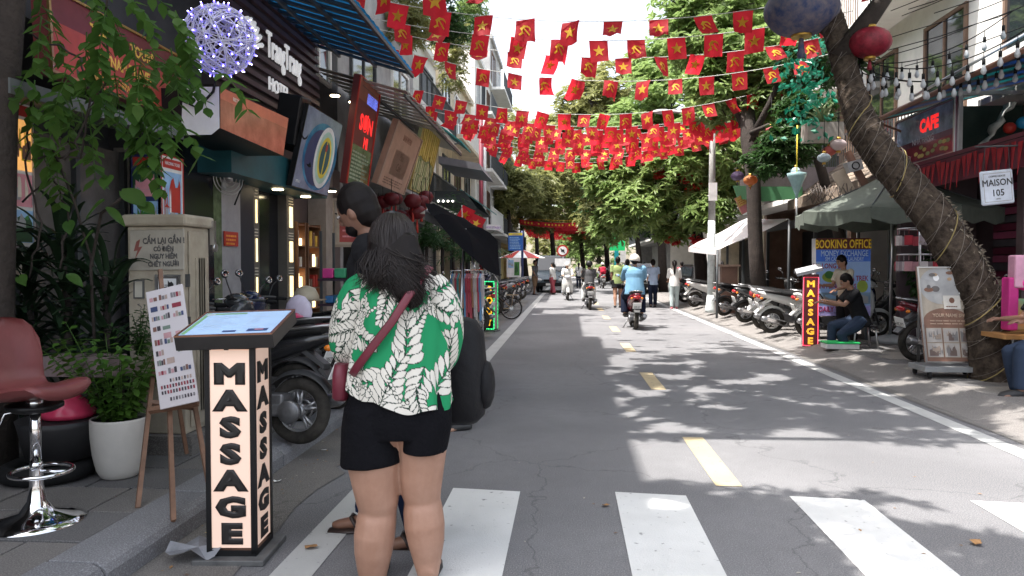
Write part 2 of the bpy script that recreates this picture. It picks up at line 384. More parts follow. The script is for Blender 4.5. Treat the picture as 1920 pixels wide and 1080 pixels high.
building('grey narrow tube house at the far left end of the street', -1, -4.7, 43.1, 50, 15, W3, 4, 2, gf=3.3, seed=7)
building('yellow block last in the left row', -1, -5.2, 50.1, 75, 11, W4, 3, 5, gf=3.3, seed=8)
building('white villa with balustrade above the striped teal awning', 1, 7.3, 6.5, 13.6, 11, W1, 2, 2, gf=3.9, balc=False, seed=9)
building('white shophouse behind the wooden roof clutter', 1, 7.5, 13.7, 19.5, 10.5, W1, 2, 2, gf=3.6, seed=10)
building('brown shophouse behind the white shade sail', 1, 7.4, 19.6, 28, 9, WBR, 2, 2, gf=3.4, seed=11)
building('cream shophouse hidden behind the big green tree', 1, 7.4, 28.1, 38, 12, W2, 3, 3, gf=3.4, seed=12)
building('white block standing far down on the right', 1, 7.2, 38.1, 52, 11, W1, 3, 4, gf=3.4, seed=13)
building('grey block closing the right row', 1, 7.0, 52.1, 75, 10, W3, 3, 5, gf=3.4, seed=14)
building('pale block at the end of the street where it bends', 1, -5.8, 96, 110, 9, W2, 2, 4, gf=3, balc=False, seed=15, depth=16)
# dark shop interiors set back behind the ground floors
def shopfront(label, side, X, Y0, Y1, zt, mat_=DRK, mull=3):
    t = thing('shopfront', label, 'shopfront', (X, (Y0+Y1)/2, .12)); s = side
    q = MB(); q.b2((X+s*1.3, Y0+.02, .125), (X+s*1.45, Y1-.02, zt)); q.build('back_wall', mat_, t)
    for k in range(mull+1):
        y_ = Y0+(Y1-Y0)*k/mull; q = MB(); q.b2((X, y_-.04, .125), (X+s*.1, y_+.04, zt)); q.build('post', IRON, t)
    q = MB(); q.b2((X-s*.01, Y0, zt+.002), (X+s*.12, Y1, zt+.25)); q.build('lintel', WD, t)
    return t
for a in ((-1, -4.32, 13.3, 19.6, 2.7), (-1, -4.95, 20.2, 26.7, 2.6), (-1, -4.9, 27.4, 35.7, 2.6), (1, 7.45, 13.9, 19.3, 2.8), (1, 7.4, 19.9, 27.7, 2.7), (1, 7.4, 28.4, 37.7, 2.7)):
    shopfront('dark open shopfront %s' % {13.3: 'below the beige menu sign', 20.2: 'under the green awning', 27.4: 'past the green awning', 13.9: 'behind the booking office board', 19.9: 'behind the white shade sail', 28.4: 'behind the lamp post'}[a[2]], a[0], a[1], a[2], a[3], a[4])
# ================================================================ LEFT SIDE: SHOP SIGNS AND FRONTS
def lean(tl, bl, Y1, tr):            # corners of a panel that leans out over the street, parallel to it
    TL = atY(*tl, Y1); BL = atY(*bl, Y1); TR = atX(*tr, TL.x); TR.z = TL.z; return BL, BL+(TR-TL), TL
def signbox(label, tl, bl, Y1, tr, t=.1, cat='sign', group=None):
    a, b, c = lean(tl, bl, Y1, tr); T = thing('shop_sign', label, cat, a, group=group); return T, Board(a, b, c, t)
def lines(B, u0, u1, v0, v1, n, m, seed=0, h=.5, l=.004):
    r_ = random.Random(seed); dv = (v1-v0)/n
    for k in range(n):
        u = u0; v = v0+k*dv
        ue = u1-(u1-u0)*r_.uniform(0, .3)
        while u < ue-.01:
            w_ = min((u1-u0)*r_.uniform(.06, .18), ue-u); B.r(u, v, u+w_, v+dv*h, m, l); u += w_+(u1-u0)*.025
LITW = mk('lit warm panel', (1, .62, .30), .5, var=0, emit=.6); LAMPW = mk('warm lamp', (1, .8, .5), .5, var=0, emit=5)
REDG = mk('red neon', (1, .03, .03), .5, var=0, emit=.3)
# red board with gold letters and its ledge
T, B = signbox('long red signboard with gold raised letters behind the hanging leaves', (85, -30), (95, 135), 5.0, (338, 108), .12)
B.body(C('maroon board', .16, .03, .03)); B.r(.02, .02, .98, .62, C('board red', .42, .06, .04)); B.frame(.012, .03, mk('brass trim', (.5, .33, .12), .35, 1), .02); B.build('panel', T)
B.txt('TRAVEL & TOURS', .5, .72, .22, GOLD, T, sx=.8, bold=.003); B.txt('VIETNAM TRAVEL', .5, .42, .2, GOLD, T, bold=.003, sx=.8); B.txt('HALONG - SAPA - NINH BINH', .5, .16, .14, GOLD, T, sx=.75)
q = MB(); a = atX(20, 175, -3.55); b = atX(345, 262, -3.55); q.slab([a, b, b+V((-.75, 0, .12)), a+V((-.75, 0, .12))], (0, 0, .1)); T = tag(q.build('entrance_canopy', mk('grey canopy', (.12, .13, .13), .6)), 'grey metal canopy ledge running below the red signboard', 'canopy')
q = MB(); q.b2((-4.24, 6.45, .12), (-3.95, 6.75, 2.55)); tag(q.build('shop_pillar', mk('grey tiled pillar', (.22, .21, .2), .4)), 'grey tiled pillar at the far side of the travel shop window', 'pillar', kind='structure')
T = thing('shop_window', 'wide dull grey shop window under the canopy behind the dark plants', 'shop window', (-4.2, 5.1, .12))
q = MB(); q.b2((-4.2, 5.1, .12), (-4.16, 6.45, 2.5)); q.build('pane', mk('brown grey glass', (.11, .1, .095), .25, var=.4, vs=2), T)
q = MB(); [q.b2((-4.158, yy, .12), (-4.11, yy+.05, 2.5)) for yy in (5.1, 5.75, 6.4)]; q.build('frame', IRON, T)
# lit tall poster far left
T = thing('tour_poster', 'tall lit tour poster with orange sails photo at the far left', 'poster', (-4.1, 5.3, .6))
a = atX(16, 530, -4.05); b = atX(66, 500, -4.05); c = atX(14, 183, -4.05); c.y = a.y; b.z = a.z
B = Board(a, b, c, .05); B.body(WHT); B.frame(.05, .012, STEEL, .01)
photo(B, .07, .62, .93, .9, [C('lit orange', .7, .35, .1, emit=.35, var=.2), ORG, YEL, BRN], 1, 9); photo(B, .07, .42, .93, .6, [PINK, RED, CREAM, GREY], 2, 6); photo(B, .07, .22, .93, .4, [SKYB, GRN, DGRN, GREY], 3, 7); photo(B, .07, .03, .93, .2, [GREY, GRN, PINK, CREAM], 4, 7); B.r(.07, .92, .93, .98, RED)
B.build('panel', T)
# two-sided tour display
T = thing('tour_display', 'two-sided tour photo display standing behind the electricity cabinet', 'display stand', (-3.6, 6.4, .12))
BL = atY(243, 278, 6.3); BR = atY(298, 276, 6.3); TR = V((BR.x+.01, 6.3, 2.45)); x0, x1 = BL.x, BR.x+.012
B = Board((x0, 6.3, .3), (x1, 6.3, .3), (x0, 6.3, 2.47), .03); B.body(NAVY)
for k in range(6):
    v = .87-k*.125; photo(B, .1, v-.05, .9, v+.055, [[DGRN, SKYB, PAPER, GREY, SKYB, PAPER][k], GRN, [PINK, BRN, GRN, BLUE, GREY, GRN][k], GREY], 20+k, 8)
    B.frame(.03, .004, WHT, .006)
B.r(.1, .95, .9, .985, RED); B.build('front_panel', T)
y1 = atX(342, 283, x1).y
B = Board((x1+.003, 6.3, .3), (x1+.003, y1, .3), (x1+.003, 6.3, 2.47), .03); B.body(WHT)
photo(B, .1, .68, .9, .93, [SKYB, PAPER, RED, DGRN, GREY], 31, 10); 
for k in range(4):
    photo(B, .08, .56-k*.13, .48, .66-k*.13, [SKYB, GRN, PAPER, GREY], 40+k, 6); photo(B, .52, .56-k*.13, .93, .66-k*.13, [GREY, GRN, BLUE, PAPER], 50+k, 6)
B.r(.08, .945, .92, .985, RED); B.txt('HALONG TOUR', .5, .965, .02, PAPER, T, sx=.8); B.frame(.03, .006, RED, .006); B.build('side_panel', T)
q = MB(); q.b2((x0, 6.3+.031, .13), (x1-.03, y1, 2.45)); q.build('case', BLK, T)
# ---- hotel sign wall
T = thing('hotel_sign', 'dark slatted hotel sign with white raised lettering and shell emblem', 'sign', atX(470, 200, -4.0))
y0 = atX(452, 60, -4).y; y1 = atX(590, 120, -4).y+.3
q = MB(); q.b2((-4.25, y0-.5, 3.55), (-4.09, y1, 5.7)); q.build('backboard', mk('dark plum board', (.035, .025, .03), .6), T)
SL = mk('plum slat', (.085, .05, .06), .5)
for k in range(16):
    q = MB(); z = 3.62+k*.135; q.b2((-4.088, y0-.5, z), (-4.03, y1, z+.065)); q.build('slat', SL, T)
LET = mk('white letters', (.85, .85, .86), .4, var=.03, emit=.15)
a = atX(490, 88, -4.0); b = atX(558, 142, -4.0); z = (a.z+b.z)/2
text('lettering', 'TrangTrang', .50, LET, (-3.985, (a.y+b.y)/2+.12, z+.10), frame_rot((0, 1, 0), (0, 0, 1)), T, .012, 0, 'CENTER', .52, 1.0)
a = atX(516, 158, -4.0); text('lettering', 'HOTEL', .25, LET, (-3.985, a.y+.1, a.z-.05), frame_rot((0, 1, 0), (0, 0, 1)), T, .012, 0, 'CENTER', .9)
q = MB(); a = atX(466, 70, -4.0)      # shell emblem: fan of ribs
for k in range(9):
    an = R(20+k*17.5); d = V((0, math.cos(an), math.sin(an))); q.tube([V((-3.98, a.y, a.z-.12))+d*.05, V((-3.97, a.y, a.z-.12))+d*.25, V((-3.98, a.y, a.z-.12))+d*.36], [.01, .03, .035], 6)
q.ball((-3.98, a.y, a.z-.12), (.03, .08, .05), 10); q.build('shell_emblem', LET, T)
# orange light box with white end and dark underside
pts = [(412, 163), (540, 222), (530, 292), (412, 240)]
T = thing('shop_sign', 'orange light box with a plain white end below the hotel sign', 'sign', atX(412, 240, -3.2))
Pn = [atX(*p, -3.2) for p in pts]; q = MB(); q.m = 0; q.slab([p for p in Pn], (-.62, 0, 0)); q.m = 1
e = [V((p.x, p.y-.004, p.z)) for p in (Pn[0], Pn[3])]; iw = atY(345, 170, Pn[0].y).x
q.poly([(iw, Pn[0].y-.012, Pn[0].z), (iw-.03, Pn[0].y-.012, Pn[3].z-.06), (-3.28, Pn[0].y-.012, Pn[3].z-.06), (-3.2, Pn[0].y-.012, Pn[3].z), (-3.2, Pn[0].y-.012, Pn[0].z)])
q.m = 2; n0 = .006; up = Pn[0]*.72+Pn[3]*.28; ur = Pn[1]*.72+Pn[2]*.28
q.poly([Pn[0]+V((n0, 0, 0)), up+V((n0, 0, 0)), ur+V((n0, 0, 0)), Pn[1]+V((n0, 0, 0))]); q.m = 3
q.poly([up+V((n0, 0, 0)), Pn[3]+V((n0, 0, 0)), Pn[2]+V((n0, 0, 0)), ur+V((n0, 0, 0))])
q.build('box', [BLK, WHT, C('orange film', .42, .12, .065, emit=.06), C('salmon film', .42, .17, .11, rough=.15, var=.35)], T)
B = Board(Pn[3]+V((.01, 0, 0)), Pn[2]+V((.01, 0, 0)), Pn[0]+V((.01, 0, 0)))
B.txt('BISTRO', .22, .86, .14, CREAM, T, name='lettering')
q = MB(); q.tube([(iw+.04, Pn[0].y-.03, Pn[0].z+.1), (iw+.02, Pn[0].y-.05, Pn[0].z-.14), (iw+.16, Pn[0].y-.05, Pn[0].z-.2), (iw+.3, Pn[0].y-.04, Pn[0].z-.05), (-3.2, Pn[0].y-.02, Pn[0].z+.2)], .012, 6); q.build('cable', RUB, T)
# teal box and underside with the round menu sign on it
T = thing('canopy_box', 'teal fascia box with downlights over the dark doorway', 'canopy', atX(455, 345, -3.7))
q = MB(); a = atX(452, 315, -3.7); b = atX(612, 368, -3.55); q.b2((-4.2, a.y-.4, a.z-.1), (-3.62, 10.6, a.z+.28)); q.build('fascia', TEAL, T)
for yy in (9.2, 10.2):
    q = MB(); q.lathe([(.07, 0), (.07, .012), (.05, .014)], (-3.8, yy, a.z-.115), 12); q.build('downlight', LAMPW, T)
T, B = signbox('leaning blue sign panel with a large white oval emblem', (579, 194), (546, 349), 9.0, (643, 236), .07)
B.body(BLK); B.r(.01, .01, .99, .99, C('dusk blue', .23, .25, .36, rough=.12, var=.3)); B.el(.56, .46, .46, .43, C('deep blue', .02, .10, .28, rough=.12, col2=(.06, .28, .5), vs=4), .003, 40); B.el(.52, .44, .36, .36, NAVY, .0045, 40)
B.el(.66, .47, .27, .40, PAPER, .006, 40); B.el(.66, .47, .22, .34, C('pale mint', .45, .65, .55), .0075, 40); B.el(.66, .47, .17, .27, YEL, .009, 40); B.el(.66, .47, .13, .22, TEAL, .0105, 40); B.q.m = B.mi(YEL)
B.r(.645, .22, .675, .72, YEL, .012); B.el(.66, .6, .03, .05, RED, .013); B.txt('MENU', .12, .08, .05, PAPER, T); B.build('panel', T)
# black speaker hung by the sign
T = thing('loudspeaker', 'black loudspeaker hanging between the hotel sign and the blue panel', 'loudspeaker', atX(560, 230, -3.5))
q = MB(); a = atX(548, 225, -3.55); q.box(a, (.3, .35, .62), rot=Euler((R(6), R(12), 0)).to_matrix()); q.build('cabinet', BLK, T, bev=.02)
q = MB(); q.torus(a+V((.16, 0, -.12)), .12, .015, (1, 0, -.1)); q.torus(a+V((.16, 0, .16)), .06, .012, (1, 0, -.1)); q.build('cone_ring', RUB, T)
q = MB(); q.tube([a+V((0, .1, -.3)), a+V((.05, .15, -.5)), a+V((.1, .35, -.55)), a+V((.05, .4, -.35))], .015, 6); q.build('cable', RUB, T)
# dark red tall sign
T, B = signbox('tall leaning dark red sign with neon letters and green lower field', (675, 139), (648, 343), 11.5, (713, 190), .1)
B.body(C('oxblood', .16, .03, .03)); B.r(.03, .02, .97, .38, C('muted green', .12, .17, .1, rough=.2, var=.4)); B.r(.6, .03, .96, .26, C('amber film', .5, .28, .08, rough=.3)); B.r(.45, .8, .95, .9, C('neon blue', .12, .2, .9, emit=.8)); B.r(.05, .8, .95, .99, C('rust', .3, .1, .06))
B.txt('SƠN', .55, .6, .2, REDG, T, sx=1.1, bold=.01); B.txt('MI', .62, .43, .14, REDG, T, bold=.008); lines(B, .1, .9, .06, .34, 8, C('sage', .35, .4, .3), 5); B.frame(.03, .008, RED, .02); B.build('panel', T)
T, B = signbox('leaning beige menu sign with brown stamp print above the lanterns', (746, 224), (705, 344), 13.5, (792, 250), .1)
B.body(C('pink beige board', .42, .24, .18)); B.r(.03, .02, .97, .98, C('beige print', .46, .27, .2, var=.15)); B.txt('BANH MI PHO', .5, .83, .12, C('faded brown', .28, .12, .08), T, sx=.75, bold=.004); B.r(.25, .22, .78, .62, C('beige dark', .34, .22, .17)); B.txt('Pho\nCafe', .5, .45, .17, BRN, T, sx=.9); lines(B, .15, .85, .06, .18, 3, BRN, 8); B.frame(.03, .015, C('tan frame', .38, .25, .2), .02); B.build('panel', T)
T, B = signbox('leaning sign with gold bamboo canes and green wicker weave', (796, 224), (766, 354), 16, (826, 238), .08)
B.body(C('olive board', .22, .24, .12)); B.frame(.04, .02, C('gold frame', .4, .3, .1), .03)
for k in range(12): B.bar(.08+k*.07, .5+.02*math.sin(k), .12+k*.07, .96, C('bamboo gold', .6, .46, .12), .03+.01*(k % 3))
for k in range(16):
    for j in range(2): B.bar(.05+k*.056, .04+.22*j, .085+k*.056, .24+.22*j+.02*math.sin(k*2+j), [C('wicker green', .3, .34, .16), C('wicker cream', .55, .5, .3)][(k+j) % 2], .02+.008*((k*7+j) % 3))
B.build('panel', T)
# awnings above
T = thing('corrugated_awning', 'blue translucent corrugated awning slanting out above the hotel sign', 'awning', (-3.3, 8, 4.6))
BA = mk('blue translucent sheet', (.02, .22, .52), .35, var=.25, vs=3, trans=.65); q = MB(); Y0, Y1 = 6.2, 11.5; n = 48
for k in range(n):
    ya = Y0+(Y1-Y0)*k/n; yb = Y0+(Y1-Y0)*(k+1)/n; h = .018 if k % 2 else 0; h2 = 0 if k % 2 else .018
    q.poly([(-2.5, ya, 4.57+h), (-2.5, yb, 4.57+h2), (-4.24, yb, 5.12+h2), (-4.24, ya, 5.12+h)])
q.build('sheet', BA, T)
for k in range(17):
    q = MB(); yy = Y0+.1+k*.32; q.slab([(-2.52, yy, 4.54), (-2.52, yy+.09, 4.54), (-4.22, yy+.09, 5.07), (-4.22, yy, 5.07)], (0, 0, -.04)); q.build('batten', mk('dark batten', (.03, .05, .07), .6), T)
for x, z in ((-2.5, 4.53), (-3.1, 4.70), (-3.7, 4.88)):
    q = MB(); q.b2((x-.02, Y0, z-.07), (x+.02, Y1, z-.02)); q.build('beam', IRON, T)
T = thing('ribbed_awning', 'weathered grey ribbed awning beyond the blue one', 'awning', (-3.3, 13, 4.3))
RIB = mk('weathered grey sheet', (.42, .4, .36), .7, var=.4, vs=1.5); q = MB(); n = 20
for k in range(n):
    ya = 11.7+k*.2; h = .02 if k % 2 else 0; q.slab([(-2.65, ya, 4.3+h), (-2.65, ya+.195, 4.3+h), (-4.24, ya+.195, 4.75+h), (-4.24, ya, 4.75+h)], (0, 0, .01))
q.build('sheet', RIB, T); q = MB(); [q.b2((x-.02, 11.7, z-.07), (x+.02, 15.7, z-.02)) for x, z in ((-2.68, 4.28), (-3.4, 4.48))]; q.build('beam', IRON, T)
T = thing('ribbed_awning', 'pale cream slanting awning above the leaning beige sign', 'awning', (-3.3, 17, 4.2))
q = MB(); q.slab([(-2.9, 15.9, 4.5), (-2.9, 19.5, 4.5), (-4.24, 19.5, 4.9), (-4.24, 15.9, 4.9)], (0, 0, .03)); q.build('sheet', mk('cream sheet', (.5, .47, .4), .7), T); q = MB(); q.b2((-2.94, 15.9, 4.42), (-2.9, 19.5, 4.48)); q.build('beam', IRON, T)
for i, (px, py, Y) in enumerate(((628, 179, 11.2), (662, 191, 12.1), (621, 358, 10.8))):
    T = thing('ceiling_lamp', 'small warm lamp %s' % ('under the awning beside the dark red sign', 'glowing just left of the dark red sign', 'below the blue sign panel')[i], 'lamp', atY(px, py, Y), group='warm lamps over the shopfronts')
    q = MB(); p = atY(px, py, Y); q.lathe([(.09, 0), (.1, .02), (.04, .05)], p, 14); q.build('housing', BLK, T); q = MB(); q.lathe([(.075, -.012), (.075, -.002)], p, 14); q.build('bulb', LAMPW, T)
# shop fronts at ground level
def fy(px, X=-4.): return atX(px, 520, X).y
T = thing('shop_entrance', 'black framed shop entrance with two lit price columns behind the motorbikes', 'shopfront', (-4, 9, .12))
DGL = mk('black glossy panel', (.008, .009, .014), .12, var=0)
for x0_, x1_, m, nm in ((345, 402, DGL, 'black_panel'), (402, 417, C('mirror olive', .12, .15, .09, rough=.1, var=.5, vs=9), 'mirror_strip'), (417, 452, C('grey plaster', .33, .32, .34), 'pillar'), (452, 477, C('night blue', .01, .015, .03), 'black_panel'), (490, 541, DGL, 'door')):
    q = MB(); q.b2((-4.24, fy(x0_), .125), (-4.0 if nm != 'door' else -4.15, fy(x1_), 3.0)); q.build(nm, m, T)
for x0_, x1_ in ((477, 490), (541, 555)):
    q = MB(); q.m = 0; ya, yb = fy(x0_), fy(x1_); q.b2((-4.2, ya, .125), (-4.02, yb, 2.6)); q.m = 1
    for k in range(4):
        z = .5+k*.5; q.b2((-4.02, ya+.1, z), (-4.008, yb-.08, z+.3))
    q.m = 2
    for k in range(4):
        for j in range(3): q.b2((-4.02, ya+.06, .83+k*.5+j*.04), (-4.01, yb-.06, .845+k*.5+j*.04))
    q.build('price_column', [C('taupe board', .12, .11, .10), mk('lit gold', (1, .7, .35), .5, var=.2, emit=.8), CREAM], T)
B = Board(atX(421, 458, -3.98), atX(447, 458, -3.98), atX(421, 435, -3.98), .01); B.O.z = 1.68; B.X.z = 0; B.Y = V((0, 0, .17)); B.body(RED); lines(B, .1, .95, .1, .9, 3, ORG, 2); T2 = thing('notice_plate', 'small red notice plate on the grey pillar', 'sign', B.O); B.build('plate', T2)
T = thing('wall_fan', 'grey wall fan with loose cables on the pillar above the cabinet', 'fan', atX(428, 330, -3.9)); p = atX(428, 333, -3.9)
q = MB(); [q.torus(p, r_, .006, (1, -.5, 0), 24, 5) for r_ in (.06, .11, .16, .2)]; q.ball(p, (.05, .05, .05)); q.build('guard', STEEL, T); q = MB()
for k in range(3): an = k*2.1; q.ball(p+V((-.02, .1*math.cos(an), .1*math.sin(an))), (.01, .07, .05)); 
q.build('blade', GREY, T); q = MB(); q.tube([p+V((.02, 0, .2)), p+V((.05, .15, .3)), p+V((.05, .3, 0)), p+V((0, .15, -.3))], .01, 6); q.build('cable', RUB, T)
T = thing('souvenir_shop', 'warmly lit souvenir shop front with wooden shelves', 'shopfront', (-4.1, 12, .12))
q = MB(); q.b2((-4.28, fy(556), .125), (-4.26, 13.2, 3.2)); q.build('back_wall', C('plum interior', .1, .07, .07), T)
q = MB(); q.b2((-4.25, fy(612, -3.95), .125), (-3.95, fy(625, -3.95), 3.1)); q.build('pillar', C('pale pillar', .32, .27, .24), T)
WOOD = mk('brown wood', (.16, .07, .035), .45, var=.35, vs=5)
r_ = random.Random(5)
for i, (a_, b_) in enumerate(((556, 572), (576, 600))):
    ya, yb = fy(a_), fy(b_); q = MB(); q.b2((-4.25, ya, .125), (-4.2, yb, 2.1)); q.b2((-4.2, ya, .125), (-3.98, ya+.04, 2.1)); q.b2((-4.2, yb-.04, .125), (-3.98, yb, 2.1))
    for k in range(7): q.b2((-4.2, ya+.04, .13+k*.32), (-3.98, yb-.04, .15+k*.32))
    o = q.build('shelf_unit', WOOD, T)
    q = MB()
    for k in range(6):
        y_ = ya+.08
        while y_ < yb-.12:
            q.m = r_.randint(0, 4); h_ = r_.uniform(.08, .24); q.b2((-4.15, y_, .155+k*.32), (-4.02, y_+.08, .155+k*.32+h_)); y_ += .12
    q.build('goods', [GOLD, CREAM, BRN, mk('shelf glow', (1, .75, .4), .5, var=0, emit=1.2), RED], o)
T = thing('framed_picture', 'large framed red picture hanging in the souvenir shop', 'picture', (-3.7, 9.8, 1.7))
a = atY(625, 463, 10.6); b = atY(683, 463, 10.6); c = atY(625, 372, 10.6); B = Board(a, b, c, .04); B.body(C('cream mat', .4, .33, .27)); B.r(.2, .1, .95, .9, C('faded red', .33, .06, .06, var=.3)); B.frame(.06, .05, C('frame beige', .3, .24, .2), .03); lines(B, .3, .85, .2, .8, 5, PINK, 4, .3); B.build('panel', T)
# display rack with packs
T = thing('display_rack', 'metal goods rack in front of the souvenir shop', 'rack', (-3.1, 9.6, .12)); X0, X1, Y0, Y1 = -3.25, -2.55, 9.2, 9.75
q = MB(); [q.b2((x, y_, .125), (x+.03, y_+.03, 1.9)) for x in (X0, X1-.03) for y_ in (Y0, Y1-.03)]; q.build('frame', IRON, T)
for z in (.45, .95, 1.28):
    q = MB(); q.b2((X0-.02, Y0-.02, z-.03), (X1+.02, Y1+.02, z)); q.build('shelf', mk('rack shelf', (.05, .03, .05), .4), T)
r_ = random.Random(9)
def packs(label, z, x0, x1, cols, n, h, grp, names):
    for k in range(n):
        for j in range(2):
            x = x0+(x1-x0)*(k+.5)/n; q = MB(); q.box((x, Y0+.14+j*.25, z+h/2+.004), ((x1-x0)/n*.9, .2, h), rz=r_.uniform(-.1, .1))
            tag(q.build('goods_pack', cols[(k+j) % len(cols)], None, bev=.015), '%s %s in the %s row, %s from the left' % (names[(k+j) % len(cols)], label, ('front', 'back')[j], ORDN[k]), 'pack', grp)
packs('wrapped pack on the rack', 1.28, X0, X1, [C('pack pink', .75, .06, .3), C('pack green', .07, .4, .2), C('pack lilac', .55, .3, .5)], 4, .13, 'bright packs on the goods rack', ('pink', 'green', 'lilac'))
packs('small box on the rack', .95, X0+.05, X1-.05, [C('pack blue', .05, .18, .42), C('pack teal', .04, .22, .35)], 5, .1, 'blue boxes on the goods rack', ('blue', 'teal'))
# red lanterns below the signs
r_ = random.Random(11); LAN = mk('dark red lantern', (.15, .008, .014), .5, var=.3, trans=.3)
for k in range(14):
    p = atY(694+k*8, r_.uniform(368, 425), r_.uniform(13, 16)); T = thing('red_lantern', 'dark red silk lantern below the leaning signs, %s from the left' % ORDN[k], 'lantern', p, group='red lanterns below the leaning signs')
    q = MB(); q.lathe([(.04, -.13), (.12, -.1), (.17, 0), (.12, .1), (.04, .13)], p, 14); q.build('shade', LAN, T)
    q = MB(); q.tube([p+V((0, 0, .13)), p+V((0, 0, .4))], .006, 4); q.build('cord', RUB, T); q = MB(); q.tube([p+V((0, 0, -.13)), p+V((0, 0, -.38))], [.012, .03], 6); q.build('tassel', RED, T)
T = thing('pendant_lamp', 'white conical pendant lamp beside the dark umbrella', 'lamp', atY(806, 396, 12)); p = atY(806, 396, 12); q = MB(); q.lathe([(.17, -.04), (.03, .05), (.02, .1)], p, 16); q.build('shade', PAPER, T); q = MB(); q.tube([p+V((0, 0, .1)), p+V((0, 0, .9))], .006, 4); q.build('cord', RUB, T)
# LED wicker ball
p0 = atY(411, 75, 6.0); T = thing('wicker_light_ball', 'white wicker ball studded with blue LED lights', 'light ball', p0)
q = MB(); r_ = random.Random(2)
for k in range(44):
    ax = V((r_.gauss(0, 1), r_.gauss(0, 1), r_.gauss(0, 1))).normalized(); a_ = ax.orthogonal().normalized(); b_ = ax.cross(a_); rr = .285+r_.uniform(-.012, .012); off = r_.uniform(-.18, .18); rc = math.sqrt(rr*rr-off*off)
    s0 = r_.uniform(0, 6.28); q.tube([p0+ax*off+(a_*math.cos(s0+t*.26)+b_*math.sin(s0+t*.26))*rc for t in range(25)], .0055, 4, False)
q.build('wicker', mk('white wicker', (.62, .6, .72), .6), T)
LEDM = mk('blue led', (.08, .06, 1), .4, var=0, emit=3.5); LEDC = mk('led core', (.7, .7, 1), .4, var=0, emit=4)
for k in range(95):
    zz = 1-2*(k+.5)/95; an = k*2.399963; d = V((math.sqrt(1-zz*zz)*math.cos(an), math.sqrt(1-zz*zz)*math.sin(an), zz)); q = MB(); q.ball(p0+d*.305, .0095, 6); q.m = 1; q.ball(p0+d*.318, .0055, 5); q.build('led_bulb', [LEDM, LEDC], T)
q = MB(); q.tube([p0+V((0, 0, .28)), p0+V((0, 0, 1.6))], .008, 5); q.build('cord', RUB, T)
# wooden/green awning box of mid-left shop, banner, poles
T = thing('shop_awning', 'dark awning box with teal sloping top and a row of bulbs', 'awning', atY(860, 380, 19)); A0 = atY(818, 362, 18.5); A1 = atX(900, 362, A0.x+.0)
q = MB(); a = atY(814, 358, 20); b = atY(870, 358, 20); c = atY(896, 392, 20)
q.slab([a, b, c, atY(880, 392, 20), atY(856, 380, 20), atY(816, 380, 20)], (0, 3.5, 0)); q.build('box', mk('awning dark', (.03, .04, .045), .5), T)
q = MB(); q.slab([atY(862, 356, 20), atY(908, 388, 20), atY(908, 388, 20)+V((0, 3.4, 0)), atY(862, 356, 20)+V((0, 3.4, 0))], (0, 0, .04)); q.build('roof_sheet', mk('teal sheet', (.06, .2, .2), .5, var=.3), T)
q = MB(); [q.ball(atY(822+k*9, 377, 19.95), .03, 6) for k in range(4)]; q.build('bulb', mk('white bulb', (1, .95, .85), .4, var=0, emit=3), T)
T = thing('teal_awning', 'small teal awning sticking out of the white facade', 'awning', atY(848, 250, 22)); q = MB(); q.slab([atY(828, 240, 22), atY(866, 268, 22), atY(866, 268, 22)+V((0, 2, 0)), atY(828, 240, 22)+V((0, 2, 0))], (0, 0, .05)); q.build('sheet', mk('teal cloth', (.02, .22, .2), .7), T); q = MB(); q.tube([atY(832, 275, 22), atY(862, 268, 22)], .02, 6); q.build('strut', IRON, T)
T = thing('grey_awning', 'long flat grey awning on the white facade above the dark awning box', 'awning', atY(860, 300, 21)); q = MB(); q.slab([atY(822, 292, 21), atY(898, 306, 21), atY(905, 320, 21), atY(822, 306, 21)], (0, 3, 0)); q.build('sheet', mk('grey sheet', (.14, .14, .15), .6), T)
for i, px in enumerate((902, 908)):
    q = MB(); a = atY(px, 200+i*20, 27+i*3); b = V((a.x, a.y, 0)); q.tube([b, a], .08, 8); tag(q.build('drain_pipe', mk('red pipe', (.22, .03, .05), .6) if i == 0 else GREY), ('dark red drain pipe running up in front of the left facades', 'thin grey pole close behind the dark red pipe')[i], 'pipe')
T = thing('street_banner', 'small white banner with purple print hanging left of the blue board', 'banner', atY(920, 420, 30)); B = Board(atY(904, 430, 30), atY(938, 432, 30), atY(904, 420, 30), .02); B.body(PAPER); B.txt('HANOI STREET', .5, .45, .55, C('violet', .25, .05, .5), T); B.build('panel', T)
T = thing('information_board', 'tall blue board with yellow head on a post', 'sign board', atY(965, 460, 30)); B = Board(atY(953, 470, 30), atY(980, 470, 30), atY(953, 436, 30), .06); B.body(BLUE); B.r(.02, .84, .98, .98, YEL); B.txt('PHỐ CỔ', .5, .9, .09, BLUE, T); lines(B, .1, .9, .1, .78, 8, SKYB, 3); B.build('panel', T); q = MB(); p = atY(979, 470, 30); q.tube([V((p.x, 30.1, .1)), V((p.x, 30.1, 2.9))], .05, 8); q.build('post', NAVY, T)
T = thing('information_board', 'low pale board with photos beneath the blue board', 'sign board', atY(962, 500, 29)); B = Board(atY(950, 520, 29), atY(976, 520, 29), atY(950, 484, 29), .05); B.body(PAPER); photo(B, .1, .5, .5, .9, [SKYB, GRN, GREY], 1, 5); photo(B, .55, .1, .92, .8, [GRN, SKYB, DGRN], 2, 5); B.build('panel', T); q = MB(); q.b2((B.O.x+.1, 29.02, .1), (B.O.x+.15, 29.06, 1)); q.b2((B.O.x+.5, 29.02, .1), (B.O.x+.55, 29.06, 1)); q.build('post', IRON, T)
T = thing('traffic_sign', 'round red and white prohibition sign beside the parked van', 'traffic sign', G(1063, 545)); p = atY(1055, 470, 37)
